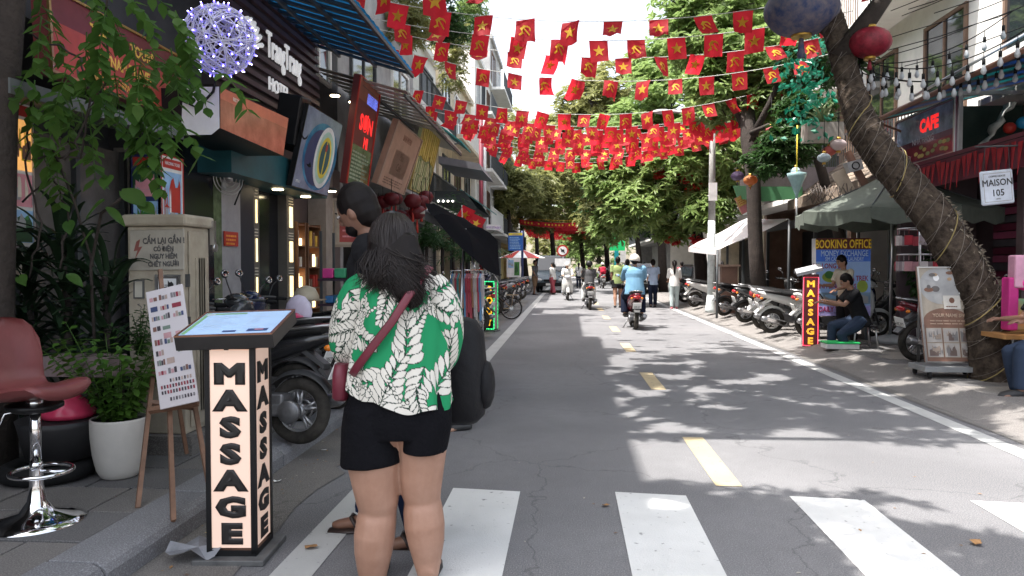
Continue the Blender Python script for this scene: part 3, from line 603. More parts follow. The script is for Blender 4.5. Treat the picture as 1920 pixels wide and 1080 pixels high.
q = MB(); q.m = 0; q.lathe([(.30, -.02), (.30, .02)], p, 28, (0, -1, 0), False); q.m = 1; q.lathe([(.22, .021), (.22, .03)], p, 28, (0, -1, 0), False); q.m = 2; q.box(p+V((.0, -.035, 0)), (.3, .01, .05), rot=Euler((0, R(45), 0)).to_matrix()); q.box(p+V((0, -.034, 0)), (.16, .01, .12)); q.m = 3; q.box(p+V((0, 0, -.6)), (.8, .03, .4)); q.build('plate', [RED, PAPER, INK, PAPER], T); q = MB(); q.tube([V((p.x, 37.06, 0)), p+V((0, .06, .3))], .03, 8); q.build('post', GREY, T)
# ================================================================ RIGHT SIDE: SHOP FRONTS, AWNINGS, BOARDS
# red-pink shop under the striped awning
T = thing('glass_sign_box', 'reflecting glass sign box with red and gold lettering under the striped awning', 'sign', (5.6, 10.6, 3))
P0 = atX(1680, 225, 5.6); P1 = atX(1792, 185, 5.6); P2 = atX(1796, 287, 5.6); P3 = atX(1690, 312, 5.6); zt = (P0.z+P1.z)/2; zb = (P2.z+P3.z)/2
Ya, Yb = P1.y, P0.y
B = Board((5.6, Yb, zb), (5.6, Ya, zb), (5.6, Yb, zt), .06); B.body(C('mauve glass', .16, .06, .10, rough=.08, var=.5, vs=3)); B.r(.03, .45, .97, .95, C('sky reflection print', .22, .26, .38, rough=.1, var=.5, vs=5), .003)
B.txt('CAFE', .6, .68, .34, REDG, T, sx=.9, bold=.01); B.txt('NHÀ HÀNG', .5, .42, .16, C('pale print', .5, .5, .6), T); B.r(.05, .06, .95, .34, C('wine film', .2, .03, .05, rough=.2, var=.4), .003)
r_ = random.Random(4)
for k in range(14): B.el(.35+.6*r_.random(), .1+.2*r_.random(), .035, .04, [C('gold print', .5, .38, .12), C('olive print', .25, .26, .1)][k % 2], .005+k*.0003, 10)
B.frame(.015, .025, STEEL, .02); B.build('panel', T)
T = thing('glass_display_box', 'dark glass upper display box with a draped cloth inside facing up the street', 'display window', (6.3, Ya, 3))
q = MB(); [q.b2(a_, b_) for a_, b_ in (((5.62, Ya-.05, zb-.06), (7.25, Ya, zb)), ((5.62, Ya-.05, zt), (7.25, Ya, zt+.06)), ((5.62, Ya-.05, zb), (5.68, Ya, zt)), ((7.2, Ya-.05, zb), (7.25, Ya, zt)))]; q.build('frame', STEEL, T)
q = MB(); q.b2((5.64, Ya+.7, zb), (7.25, Ya+.75, zt)); q.build('back_panel', C('dark green panel', .03, .05, .045, rough=.2), T)
q = MB(); q.b2((5.62, Ya, zb-.05), (7.25, Yb, zb-.01)); q.build('box_floor', C('wine floor', .12, .02, .04), T)
q = MB(); pts = []
for k in range(12):
    t = k/11; c_ = V((6.1+.42*t+.03*math.sin(k*2), Ya+.3, zb+.03+.72*t)); pts.append((c_, .10+.05*math.sin(k*1.3)))
q.tube([p for p, r in pts], [r for p, r in pts], 9, True, .35); tag(q.build('draped_cloth', mk('patterned white cloth', (.42, .44, .42), .7, var=.5, vs=9)), 'pale patterned cloth hanging twisted behind the dark display glass', 'cloth')
for i, (px, py, m, r) in enumerate(((1893, 240, RED, .085), (1918, 230, mk('blue bauble', (.03, .3, .6), .2), .09))):
    p = atY(px, py, Ya+.2); q = MB(); q.ball(p, r, 14); tag(q.build('bauble', m), ('red bauble with tassel inside the dark display box', 'shiny blue bauble inside the dark display box')[i], 'bauble')
T = thing('striped_awning', 'long teal and dark striped awning sloping above the glass sign box', 'awning', (6, 10, 3.9))
A0 = atX(1638, 228, 5.15); A1 = V((5.15, 7.2, A0.z-.0)); ST1 = mk('teal stripe', (.02, .26, .28), .6, trans=.5, var=.2); ST2 = mk('dark stripe', (.03, .05, .07), .6, trans=.2)
n = 18; zr = .5
for k in range(n):
    a_ = A0.lerp(A1, k/n); b_ = A0.lerp(A1, (k+1)/n-.002); q = MB(); q.slab([a_, b_, V((7.28, b_.y, b_.z+zr)), V((7.28, a_.y, a_.z+zr))], (0, 0, .012)); q.build('sheet', [ST1, ST2, mk('blue stripe', (.03, .12, .3), .6, trans=.5), ST2][k % 4], T)
q = MB(); q.tube([A0, A1], .035, 6); q.tube([(7.2, A0.y, A0.z+zr), (7.2, A1.y, A0.z+zr)], .03, 6); q.tube([A0, (7.2, A0.y, A0.z+zr)], .03, 6)
q.tube([A0+V((.02, 0, 0)), A0+V((.9, 0, -.35))], .02, 6); q.build('frame', mk('rusty steel', (.2, .1, .07), .7), T)
q = MB(); q.b2((5.5, 7.2, zb-.45), (5.53, Yb, zb-.02)); q.build('valance_board', C('wine board', .12, .012, .03), T)
r_ = random.Random(6); FR = mk('red fringe cloth', (.42, .02, .03), .7, trans=.3, var=.3)
T = thing('red_fringe', 'row of red cloth pennants hanging below the glass sign box', 'bunting', (5.5, 11, 2.9))
for k in range(34):
    y_ = Yb-.05-k*.14; q = MB(); w_ = r_.uniform(.04, .07); zz = zb-.1-r_.uniform(0, .06); q.slab([(5.46, y_-w_, zz), (5.46, y_+w_, zz), (5.45+r_.uniform(-.03, .03), y_+r_.uniform(-.03, .03), zz-r_.uniform(.28, .42))], (.006, 0, 0)); q.build('pennant', FR, T)
q = MB(); q.tube([(5.46, 7.2, zb-.09), (5.46, Yb, zb-.09)], .006, 4); q.build('cord', RUB, T)
T = thing('pink_shutter', 'closed pink and wine striped shop shutter behind the leaning trunk', 'shutter', (6.9, 9.5, .12))
for k in range(22):
    q = MB(); q.b2((6.88, 7.0, .13+k*.125), (6.93, 12.3, .235+k*.125)); q.build('slat', [C('wine slat', .13, .015, .04), C('pink slat', .3, .06, .12), C('grey slat', .08, .07, .08)][(k*5) % 3], T)
q = MB(); [q.b2((6.8, y_, .125), (6.875, y_+.16, 2.95)) for y_ in (7.8, 9.6, 11.4)]; q.build('post', C('mauve post', .2, .14, .15), T)
q = MB(); q.b2((6.95, 6.6, .12), (7.25, 13.5, 3.9)); q.b2((5.7, 12.9, .125), (6.94, 13.05, 3.3)); tag(q.build('partition_wall', C('dusky wall', .09, .06, .07)), 'dusky plastered wall behind the pink shutter and merchandise', 'wall', kind='structure')
# hanging MAISON board
T = thing('hanging_sign', 'small white square board reading maison 105 hanging by the right edge', 'sign', atY(1870, 350, 9.3)); B = Board(atY(1842, 386, 9.3), atY(1904, 380, 9.3), atY(1837, 322, 9.3), .03)
B.body(C('pale blue white', .62, .68, .78, rough=.3)); B.build('board', T, bev=.02)
B2 = Board(B.O, B.O+B.X, B.O+B.Y, .01)
for (u0, v0, u1, v1) in ((.08, .08, .92, .095), (.08, .905, .92, .92), (.08, .095, .095, .905), (.905, .095, .92, .905)): B2.r(u0, v0, u1, v1, GREY, .004)
B2.build('border', T)
B.txt('MAISON', .5, .63, .27, INK, T, sx=.85, bold=.001); B.txt('105', .5, .33, .27, INK, T, sx=.9, bold=.001); B.txt('COFFEE HOUSE', .5, .82, .08, INK, T, sx=.85); B.txt('ESTD', .5, .16, .05, INK, T)
q = MB(); a = B.P(.1, 1); b = B.P(.9, 1); q.tube([a, a+V((.02, 0, .3))], .004, 4); q.tube([b, b+V((-.02, 0, .3))], .004, 4); q.tube([a+V((-.1, 0, .3)), b+V((1.2, 0, .3))], .012, 6); q.build('bracket', IRON, T)
# balustrade on the white villa
T = thing('balustrade', 'white stone balustrade on the villa above the striped awning', 'balustrade', (6.9, 10, 4.1))
q = MB(); q.b2((6.55, 7, 4.0), (7.28, 12.2, 4.1)); q.build('base_slab', W1, T); q = MB(); q.b2((6.6, 7, 4.62), (6.75, 12.2, 4.72)); q.build('rail', W1, T)
fb = None
for k in range(24):
    if not fb: q = MB(); q.lathe([(.045, 0), (.03, .05), (.06, .16), (.05, .24), (.028, .36), (.045, .48), (.05, .52)], (0, 0, 0), 8); fb = q.build('baluster', W1, T); c = fb
    else: c = fb.copy(); COL.objects.link(c)
    c.location = V((6.675, 7.1+k*.215, 4.1))-T.location
# bulbs on wires
r_ = random.Random(12)
for j, (xa, ya, xb, yb, Y0, Y1, sag, n) in enumerate(((1600, 105, 1960, 30, 10.5, 8.5, .35, 13), (1605, 120, 1960, 60, 11, 9, .4, 13), (1590, 128, 1960, 90, 11.5, 9.5, .3, 12), (1600, 110, 1900, 20, 12, 10, .3, 10))):
    A_ = atY(xa, ya, Y0); B_ = atY(xb, yb, Y1); T = thing('bulb_string', ('lowest', 'second', 'third', 'topmost')[j]+' black cable of clear festoon bulbs between trunk and white villa', 'light string', A_, group='festoon light strings at the upper right')
    P = [A_.lerp(B_, k/24)+V((0, 0, -4*sag*(k/24)*(1-k/24))) for k in range(25)]; q = MB(); q.tube(P, .008, 5); q.build('cable', RUB, T)
    for k in range(n):
        t = (k+.5)/n; p = A_.lerp(B_, t)+V((0, 0, -4*sag*t*(1-t))); d = r_.uniform(.05, .1); q = MB(); q.lathe([(.02, 0), (.02, -.07)], p+V((0, 0, -d)), 8); q.tube([p, p+V((0, 0, -d))], .005, 4); o = q.build('socket', RUB, T)
        q = MB(); q.lathe([(.013, -.07), (.022, -.1), (.034, -.14), (.026, -.17), (.008, -.185)], p+V((0, 0, -d)), 10); q.build('bulb', mk('clear bulb', (.55, .57, .6), .15, var=0, trans=.3), T)
# overhead power cables
for j in range(9):
    A_ = V((4.9+r_.uniform(-.2, .4), 11.6+r_.uniform(-1, 1), 4.6+j*.12)); B_ = V((7.25, 6.5+r_.uniform(0, 2), 5.2+j*.15)); q = MB(); q.tube([A_.lerp(B_, k/12)+V((0, 0, -.9*r_.uniform(.9, 1.1)*(k/12)*(1-k/12))) for k in range(13)], .007, 4); tag(q.build('overhead_cable', RUB), 'thin black overhead cable from leaning trunk to white villa, %s from the bottom' % ORDN[j], 'cable', 'black overhead cables')
q = MB(); q.tube([atY(1706, 185, 10.5), atY(1925, 62, 9.5)], .02, 6); tag(q.build('steel_rod', STEEL), 'straight steel rod rising from the awning corner to the villa', 'rod')
# big cloth lanterns in the trees
def lantern(px, py, Y, r, m, label, h=.75, m2=None):
    p = atY(px, py, Y); T = thing('cloth_lantern', label, 'lantern', p); q = MB(); n = 24
    rings = []
    for j in range(11):
        a_ = PI*(j/10*.86+.07); rings.append([q.vx(p+V((r*math.sin(a_)*(1+.03*(k % 2))*math.cos(2*PI*k/n), r*math.sin(a_)*(1+.03*(k % 2))*math.sin(2*PI*k/n), -r*h*math.cos(a_)))) for k in range(n)])
    q.loft(rings); q.build('shade', m, T); q = MB(); q.lathe([(r*.28, 0), (r*.28, .04)], p+V((0, 0, r*h*.93)), 12); q.lathe([(r*.28, 0), (r*.28, .04)], p-V((0, 0, r*h*.93+.04)), 12); q.build('hoop', mk('gold hoop', (.5, .3, .06), .4, .6), T)
    q = MB(); q.tube([p+V((0, 0, r*h)), p+V((0, 0, r*h+.6))], .006, 4); q.build('cord', RUB, T); q = MB(); q.tube([p-V((0, 0, r*h+.03)), p-V((0, 0, r*h+r*.6))], [r*.06, r*.12], 6); q.build('tassel', m2 or m, T)
lantern(1503, 18, 10.6, .50, mk('blue flowered cloth', (.035, .07, .2), .7, col2=(.24, .2, .22), vs=9, trans=.3), 'big blue flowered cloth lantern at the top beside the leaning trunk')
lantern(1631, 80, 10.2, .27, mk('red damask cloth', (.28, .02, .04), .5, var=.5, vs=10, trans=.3), 'big dark red damask lantern right of the leaning trunk')
lantern(1492, 322, 14.5, .09, C('silver blue', .3, .4, .45, rough=.3), 'small silvery blue lantern hanging on a yellow cord', 1.0)
lantern(1407, 338, 16.5, .15, mk('amber cloth', (.5, .2, .07), .6, trans=.4), 'amber star lantern hanging left of the second trunk')
lantern(1434, 293, 16.5, .12, mk('purple cloth', (.12, .04, .14), .6), 'small purple lantern on the right of the second trunk')
lantern(1383, 330, 17.5, .15, mk('plum cloth', (.12, .08, .16), .6), 'dull plum lantern hanging left of the amber one')
lantern(1446, 243, 16, .11, mk('rose cloth', (.5, .1, .12), .6, trans=.3), 'rose red lantern hanging under the flags by the second trunk')
lantern(1555, 283, 13.5, .12, mk('coral cloth', (.5, .12, .1), .6, trans=.3), 'coral lantern on the cluttered roof edge')
lantern(1572, 272, 13.4, .14, mk('white pink cloth', (.6, .5, .5), .6, trans=.3), 'white and pink lantern on the cluttered roof edge')
lantern(1545, 296, 13.2, .11, mk('grey teal cloth', (.3, .36, .4), .6), 'grey lantern lowest in the roof edge cluster')
T = thing('hanging_lamp', 'teal and white glass funnel lamp under the roof clutter', 'lamp', atY(1494, 335, 14)); p = atY(1494, 335, 14)
q = MB(); q.lathe([(.02, -.38), (.03, -.3), (.06, -.22), (.12, -.06), (.17, .04), (.18, .1), (.1, .12)], p, 16); q.build('shade', C('teal glass', .25, .38, .4, rough=.2), T); q = MB(); q.tube([p-V((0, 0, .38)), p-V((0, 0, .9))], .025, 8); q.build('stem', STEEL, T); q = MB(); q.tube([p+V((0, 0, .1)), p+V((0, 0, 1))], .012, 5); q.build('cord', YEL, T)
# wooden roof clutter: slanted planks, boards, air conditioner
T = thing('wooden_canopy', 'weathered wooden plank canopy cluttered with boards above the green umbrella', 'canopy', (5.9, 14.5, 3.2))
PL = mk('weathered plank', (.22, .17, .13), .8, var=.4, vs=4); 
for k in range(9):
    q = MB(); y0 = 13.2; q.slab([(5.2+.17*k, 13.1, 2.95+k*.13), (5.2+.17*k, 17.5, 2.95+k*.13), (5.36+.17*k, 17.5, 3.06+k*.13), (5.36+.17*k, 13.1, 3.06+k*.13)], (0, 0, .02)); q.build('plank', PL, T)
q = MB(); q.b2((5.15, 13.05, 2.75), (5.2, 17.5, 2.98)); q.b2((5.2, 13.05, 2.7), (7.2, 13.1, 2.95)); q.build('fascia', PL, T)
for i, (px, py, Y, a_, w_, h_, m, l) in enumerate(((1583, 345, 13, 28, .22, .5, C('beige plate', .45, .36, .28), 'tilted beige plate leaning on the wooden canopy'), (1606, 318, 13.0, 28, .12, .7, BRN, 'tilted dark brown board on the wooden canopy'))):
    q = MB(); q.box(atY(px, py, Y), (w_, .06, h_), rot=Euler((0, R(-a_), 0)).to_matrix()); tag(q.build('board', m), l, 'board')
T = thing('outdoor_unit', 'small grey outdoor unit fixed to the wooden canopy', 'air conditioner', atY(1600, 312, 12.9)); p = atY(1600, 312, 12.9); q = MB(); q.box(p, (.24, .2, .18), rot=Euler((0, R(-15), 0)).to_matrix()); q.build('case', GREY, T); q = MB(); q.torus(p-V((0, .11, 0)), .06, .01, (0, 1, 0), 16, 5); q.build('grille', BLK, T)
T = thing('reel_of_cables', 'tangle of dark cables hooked under the wooden canopy', 'cables', atY(1550, 360, 13)); q = MB()
for k in range(26):
    px = 1515+k*3.2+r_.uniform(-3, 3); q.tube([atY(px, 350+r_.uniform(-8, 8), 12.95), atY(px+r_.uniform(-10, 10), 365, 12.9), atY(px+r_.uniform(-14, 14), 378+r_.uniform(-6, 8), 12.95)], .008, 4)
q.build('strand', C('brown cable', .08, .06, .05), T)
q = MB(); q.slab([atY(1420, 350, 17), atY(1505, 350, 17), atY(1505, 372, 17), atY(1430, 378, 17)], (0, 2.5, .3)); tag(q.build('green_awning', mk('green cloth', (.1, .3, .14), .7, trans=.3)), 'faded green cloth awning right of the second trunk', 'awning')
q = MB(); q.b2((atY(1435, 350, 17).x, 17.4, 3.2), (7.4, 19.5, 3.75)); tag(q.build('canopy_fascia', C('mauve fascia', .3, .25, .26)), 'plain mauve fascia above the faded green awning', 'canopy')
T = thing('shop_sign', 'tilted yellow and pink shop sign behind the second trunk', 'sign', atY(1412, 380, 19)); B = Board(atY(1392, 402, 19), atY(1425, 385, 19), atY(1378, 372, 19), .06); B.body(C('salmon', .5, .2, .15)); B.r(.02, .45, .98, .98, C('mustard', .6, .4, .12)); lines(B, .1, .9, .55, .9, 3, RED, 2, .3); B.r(.02, .02, .98, .4, C('dusty pink', .55, .2, .22)); B.build('panel', T)
# white shade sail and green umbrella
T = thing('shade_sail', 'white cloth shade sail stretched from the pole to the shopfronts', 'shade sail', atY(1380, 440, 20)); SAIL = mk('white canvas', (.75, .73, .73), .8, trans=.35, var=.05)
c0 = atY(1291, 464, 23); c1 = atY(1404, 408, 21.5); c2 = atY(1480, 412, 17); c3 = atY(1345, 468, 18.5); q = MB(); n = 10; G_ = []
for i in range(n+1):
    row = []
    for j in range(n+1):
        u, v = i/n, j/n; p = (c0*(1-u)+c1*u)*(1-v)+(c3*(1-u)+c2*u)*v; p = p+V((0, 0, -.22*math.sin(PI*u)*math.sin(PI*v)+.02*math.sin(9*u+5*v))); row.append(q.vx(p))
    G_.append(row)
for i in range(n):
    for j in range(n): q.fc((G_[i][j], G_[i+1][j], G_[i+1][j+1], G_[i][j+1]), True)
q.build('cloth', SAIL, T); q = MB(); a, b = c0, c3; q.slab([a, b, b-V((0, 0, .14)), a-V((0, 0, .14))], (.02, 0, 0)); q.build('valance', SAIL, T); q = MB(); q.tube([c3, (c3.x, c3.y, .12)], .03, 8); q.tube([c2, (c2.x, c2.y, .12)], .03, 8); q.build('post', IRON, T)
T = thing('umbrella', 'large faded green market umbrella shading the booking board', 'umbrella', (5.55, 13.0, .12)); U0 = V((5.55, 12.9, 0)); nU = 8; zr_, zt_ = 2.38, 3.08; RU = 1.62
UM = mk('faded green canvas', (.135, .155, .13), .8, trans=.2, var=.15)
for k in range(nU):
    a_ = 2*PI*k/nU+.2; b_ = 2*PI*(k+1)/nU+.2; A_ = U0+V((RU*math.cos(a_), RU*math.sin(a_), zr_)); B_ = U0+V((RU*math.cos(b_), RU*math.sin(b_), zr_)); Tp = U0+V((0, 0, zt_)); q = MB(); g = []
    for i in range(6):
        u = i/5; row = []
        for j in range(5):
            v = j/4; p = Tp.lerp(A_.lerp(B_, v), u); p = p+V((0, 0, -.05*math.sin(PI*u*.9)*(1-.6*math.sin(PI*v)) - .05*u*math.sin(PI*v))); row.append(q.vx(p))
        g.append(row)
    lo = [q.vx(V(q.v[x])-V((0, 0, .22+.04*math.sin(j*2.5+k)))+V((math.cos(a_), math.sin(a_), 0))*.02*math.sin(j*3)) for j, x in enumerate(g[-1])]; g.append(lo)
    for i in range(6):
        for j in range(4): q.fc((g[i][j], g[i+1][j], g[i+1][j+1], g[i][j+1]), i < 5)
    q.build('canvas_panel', UM, T)
    q = MB(); q.tube([Tp-V((0, 0, .05)), A_-V((0, 0, .03))], .012, 5); q.build('rib', IRON, T)
q = MB(); q.tube([U0+V((0, 0, .12)), U0+V((0, 0, zt_+.05))], .025, 10); q.build('pole', STEEL, T); q = MB(); q.lathe([(.3, .12), (.3, .2), (.06, .26)], U0, 18); q.build('foot', GREY, T)
# booking office board
T = thing('booking_board', 'big blue booking office light box with yellow heading under the green umbrella', 'sign board', (5.1, 13.6, .12)); Yb_ = 13.3
a = atY(1530, 592, Yb_); b = atY(1632, 592, Yb_); c = atY(1530, 447, Yb_); B = Board(a, b, c, .22); B.body(C('white case', .6, .6, .62))
B.r(.0, .0, 1, 1, mk('booking sky', (.28, .42, .72), .4, var=.15, vs=1.5, emit=.03)); B.r(0, .855, 1, 1, C('dark red head', .14, .03, .03), .004); B.r(0, .7, 1, .853, mk('booking blue', (.05, .15, .6), .4, var=.1, emit=.04), .004)
BY = mk('booking yellow', (.85, .55, .04), .4, var=0, emit=.04)
B.txt('BOOKING OFFICE', .5, .92, .155, BY, T, .008, .0025, .56); B.txt('MONEY EXCHANGE', .52, .80, .105, C('pale blue ink', .55, .7, .9), T, .008, .0015, .62); B.txt('SIM CARD 5G - LAUNDRY', .52, .73, .07, C('pale blue ink', 0, 0, 0), T, .008, .001, .6)
WINE = C('wine ink', .35, .02, .08)
B.txt('HA LONG BAY', .26, .64, .09, WINE, T, .008, .002, .72); B.txt('SAPA TREK', .72, .48, .09, WINE, T, .008, .002, .72); B.txt('NINH BINH TOURS', .36, .38, .085, WINE, T, .008, .002, .7); B.txt('DAILY TOURS', .36, .08, .095, WINE, T, .008, .002, .72)
B.el(.28, .5, .17, .07, C('lime island', .35, .45, .06), .005); B.el(.85, .38, .1, .08, C('lime island', 0, 0, 0), .005); B.el(.24, .53, .08, .05, GRN, .007); B.r(0, .15, 1, .25, C('slate water', .2, .3, .42, var=.3), .005); photo(B, 0, .16, 1, .3, [C('slate water', 0, 0, 0), DGRN, GREY, SKYB], 3, 8, .006); B.r(0, 0, 1, .13, C('violet band', .4, .35, .7), .005); B.txt('TEL 0904 105 105', .5, .03, .04, NAVY, T, .009, 0, .8)
B.build('light_box', T); q = MB(); q.b2((a.x, Yb_+.02, .12), (a.x+.08, Yb_+.2, a.z-.002)); q.b2((b.x-.08, Yb_+.02, .12), (b.x, Yb_+.2, a.z-.002)); q.build('leg', IRON, T)
# massage light columns
LETB = C('letter black', .015, .012, .012); FACE = mk('lit peach face', (.80, .57, .46), .4, var=.03, vs=2, emit=.17)
def light_column(label, loc, rz, w, h, facem, letm, frm, word, lh, bold, sx, sides=True, top='lectern', base=True, neon=None, d=None):
    d = d or w; T = thing('massage_sign' if word == 'MASSAGE' else 'light_sign', label, 'sign', loc, rz, local=True)
    e = .1*w
    q = MB(); [q.b2((sx_*(w/2-e) if sx_ < 0 else sx_*(w/2-e), sy_*(d/2-e), .04), (sx_*w/2, sy_*d/2, h)) for sx_ in (-1, 1) for sy_ in (-1, 1)]; q.b2((-w/2, -d/2, .02), (w/2, d/2, .06)); q.b2((-w/2, -d/2, h-.03), (w/2, d/2, h)); q.build('frame', frm, T)
    if not sides:
        q = MB()
        for sx_ in (-1, 1): q.b2((sx_*(w/2-.004), -d/2+e, .06), (sx_*(w/2-e), d/2-e, h-.03))
        q.b2((-w/2+e, d/2-e, .06), (w/2-e, d/2-.004, h-.03)); q.build('side_panel', C('worn white side', .35, .28, .28), T)
    faces = [('front', (0, -1, 0), (1, 0, 0), w, d)]+([('side', (1, 0, 0), (0, 1, 0), d, w), ('side', (-1, 0, 0), (0, -1, 0), d, w), ('back', (0, 1, 0), (-1, 0, 0), w, d)] if sides else [])
    for nm, nrm, xd, ww, dd in faces:
        N = V(nrm); X = V(xd); c_ = N*(dd/2-e*.25); q = MB(); hw = ww/2-e; q.poly([c_-X*hw+V((0, 0, .07)), c_+X*hw+V((0, 0, .07)), c_+X*hw+V((0, 0, h-.035)), c_-X*hw+V((0, 0, h-.035))]); q.build('lit_panel', facem, T)
        L_ = len(word); zt2 = h-.10; st = (h-.16)/L_
        for k, ch in enumerate(word):
            text('letter', ch, lh, letm, c_+N*.004+V((0, 0, zt2-st*(k+.42))), frame_rot(X, (0, 0, 1)), T, .002, bold, 'CENTER', sx*(ww/w))
        if neon:
            q = MB(); hw2 = ww/2-e*.3
            q.tube([c_-X*hw2+N*.02+V((0, 0, .08)), c_+X*hw2+N*.02+V((0, 0, .08)), c_+X*hw2+N*.02+V((0, 0, h-.05)), c_-X*hw2+N*.02+V((0, 0, h-.05)), c_-X*hw2+N*.02+V((0, 0, .08))], .0045, 6); q.build('neon_tube', neon, T)
    if base: q = MB(); q.b2((-w*.72, -d*.72, 0), (w*.72, d*.72, .03)); q.build('foot_plate', mk('scuffed foot', (.1, .1, .1), .6, var=.5), T, bev=.006)
    return T
T = light_column('tall peach lit massage column with menu lectern top at the left kerb', (G(452, 1036).x, G(452, 1036).y, 0), R(4), .243, 1.075, FACE, LETB, BLK, 'MASSAGE', .128, .0062, 1.5)
TOPY = -.11
q = MB(); rot = Euler((R(14), R(-2), 0)).to_matrix()
q.box((0, -.0, 1.13), (.47, .38, .07), rot=rot); q.build('lectern_top', mk('black laminate', (.02, .018, .018), .35, var=.3), T, bev=.004)
q = MB(); [q.box(V((0, 0, 1.13))+rot @ V(c_), s_, rot=rot) for c_, s_ in (((0, -.185, .037), (.47, .012, .006)), ((0, .185, .037), (.47, .012, .006)), ((.229, 0, .037), (.012, .378, .006)), ((-.229, 0, .037), (.012, .378, .006)))]; q.build('copper_edge', mk('copper edge', (.45, .22, .14), .35, .8), T)
q = MB(); q.box(V((0, 0, 1.13))+rot @ V((0, .0, .0365)), (.44, .34, .004), rot=rot); sc = q.build('menu_screen', mk('menu screen', (.42, .60, .85), .25, var=.1, vs=3, emit=.1), T)
r_ = random.Random(8); q = MB(); q.m = 0
def mr(u0, v0, u1, v1, l=.0425): q.poly([V((0, 0, 1.13))+rot @ V((-.215+.43*u, -.165+.33*v, l-.003)) for u, v in ((u0, v0), (u1, v0), (u1, v1), (u0, v1))])
q.m = 0; mr(.04, .35, .35, .36); mr(.02, .86, .12, .95)
for k in range(11): mr(.16, .2+k*.06, .16+r_.uniform(.2, .4), .212+k*.06); mr(.62, .2+k*.06, .62+r_.uniform(.05, .22), .212+k*.06)
q.m = 1; mr(.0, .0, .05, 1, .042); mr(.02, .90, .5, .97, .0422); q.m = 2; mr(.72, .05, .95, .17); mr(.45, .04, .6, .12); q.m = 3; mr(.8, .1, .9, .15, .043)
q.build('menu_print', [C('pale ink', .62, .7, .78), C('menu green', .25, .5, .25), C('menu navy', .06, .1, .25), PINK], T)
light_column('red neon massage column with a slanted pale top on the right pavement', (G(1518, 655).x, G(1518, 655).y, 0), R(-14), .25, 1.30, mk('dark red lit face', (.09, .006, .01), .4, var=0, emit=.1), mk('neon yellow', (1, .5, .04), .4, var=0, emit=.3), C('red frame', .06, .01, .012), 'MASSAGE', .15, .005, 1.13, sides=False, neon=mk('neon red tube', (1, .05, .1), .4, var=0, emit=1.5))
T = [o for o in bpy.data.objects if o.name.startswith('massage_sign')][-1]
q = MB(); rot2 = Euler((R(12), R(-14), 0)).to_matrix(); q.box((-.03, 0, 1.375), (.42, .34, .06), rot=rot2); q.build('lectern_top', C('pale top', .4, .4, .42), T, bev=.004); q = MB(); q.b2((-.02, -.02, 1.29), (.02, .02, 1.35)); q.build('neck', BLK, T)
T = light_column('slim body column edged with green LEDs at the left kerb behind the couple', tuple(G(921, 621)), R(-16), .22, 1.12, C('black face', .012, .012, .012), mk('led amber', (.9, .45, .03), .4, var=0, emit=.45), C('green case', .02, .12, .05), 'BODY', .21, .005, .95, sides=False, top=None)
GL = mk('green led', (.05, 1, .3), .4, var=0, emit=1.3); q = MB()
for k in range(34):
    for sx_ in (-1, 1): q.ball((sx_*.102, -.116, .07+k*.031), .006, 5); q.ball((.116, sx_*.102, .07+k*.031), .006, 5)
for k in range(6): q.ball((-.09+k*.036, -.118, 1.1), .009, 5); q.ball((-.09+k*.036, -.118, .06), .009, 5)
q.build('led_strip', GL, T); T.children[-1]['kind'] = 'stuff'
# roll-stand banner
T = thing('banner_stand', 'tall brown and white spa banner on a wheeled stand beside the leaning trunk', 'banner stand', (5, 9, .12)); Yk = 8.9
a = atY(1735, 700, Yk); b = atY(1840, 690, Yk); c = atY(1718, 500, Yk); a.z = b.z = .30; B = Board(a, b, c, .03)
CB = C('banner brown', .2, .11, .08); CW = C('banner cream', .38, .33, .27)
B.body(CB); B.r(0, .45, 1, 1, CW, .002); B.el(.45, .43, .42, .14, CB, .003, 30); B.el(.4, .8, .38, .19, C('banner grey', .36, .36, .36), .003, 24); B.el(.52, .63, .13, .075, CW, .007, 4); B.r(.42, .56, .72, .70, C('logo card', .6, .57, .52), .008); B.el(.57, .65, .05, .03, BRN, .010, 12); lines(B, .46, .68, .58, .6, 1, BRN, 1, l=.01)
r_ = random.Random(14)
for k in range(13): B.el(r_.uniform(.08, .9), r_.uniform(.7, .97), r_.uniform(.03, .09), r_.uniform(.015, .04), [GREY, C('banner stone', .12, .11, .11), PAPER, BRN, C('banner tan', .4, .27, .16)][k % 5], .005+k*.0006, 14)
B.txt('YOUR NAME SPA', .5, .49, .05, C('banner beige', .42, .3, .22), T, .006, .0015, .85); lines(B, .15, .85, .40, .46, 2, C('banner beige', 0, 0, 0), 5, .35, .005)
for i in range(3):
    for j in range(2):
        u0 = .07+i*.3; v0 = .06+j*.155; B.r(u0-.01, v0-.006, u0+.27, v0+.146, CW, .004); photo(B, u0, v0, u0+.26, v0+.14, [C('photo pale', .38, .35, .33), C('photo brown', .14, .1, .09), C('photo grey', .2, .19, .19), C('photo beige', .3, .24, .2)], i*5+j, 9, .006)
B.build('banner', T); B3 = Board(a, b, c, .03); B3.frame(.025, .012, STEEL, .02); B3.build('frame', T)
q = MB(); q.b2((a.x-.06, Yk-.12, .2), (b.x+.02, Yk+.3, .26)); q.build('base_tray', mk('grey steel tray', (.3, .31, .32), .5, .5), T)
for x, y_ in ((a.x, Yk-.1), (b.x-.05, Yk-.1), (a.x, Yk+.26), (b.x-.05, Yk+.26)): q = MB(); q.lathe([(.02, -.015), (.04, -.012), (.04, .012), (.02, .015)], (x, y_, .162), 14, (1, 0, 0)); q.build('caster', RUB, T)
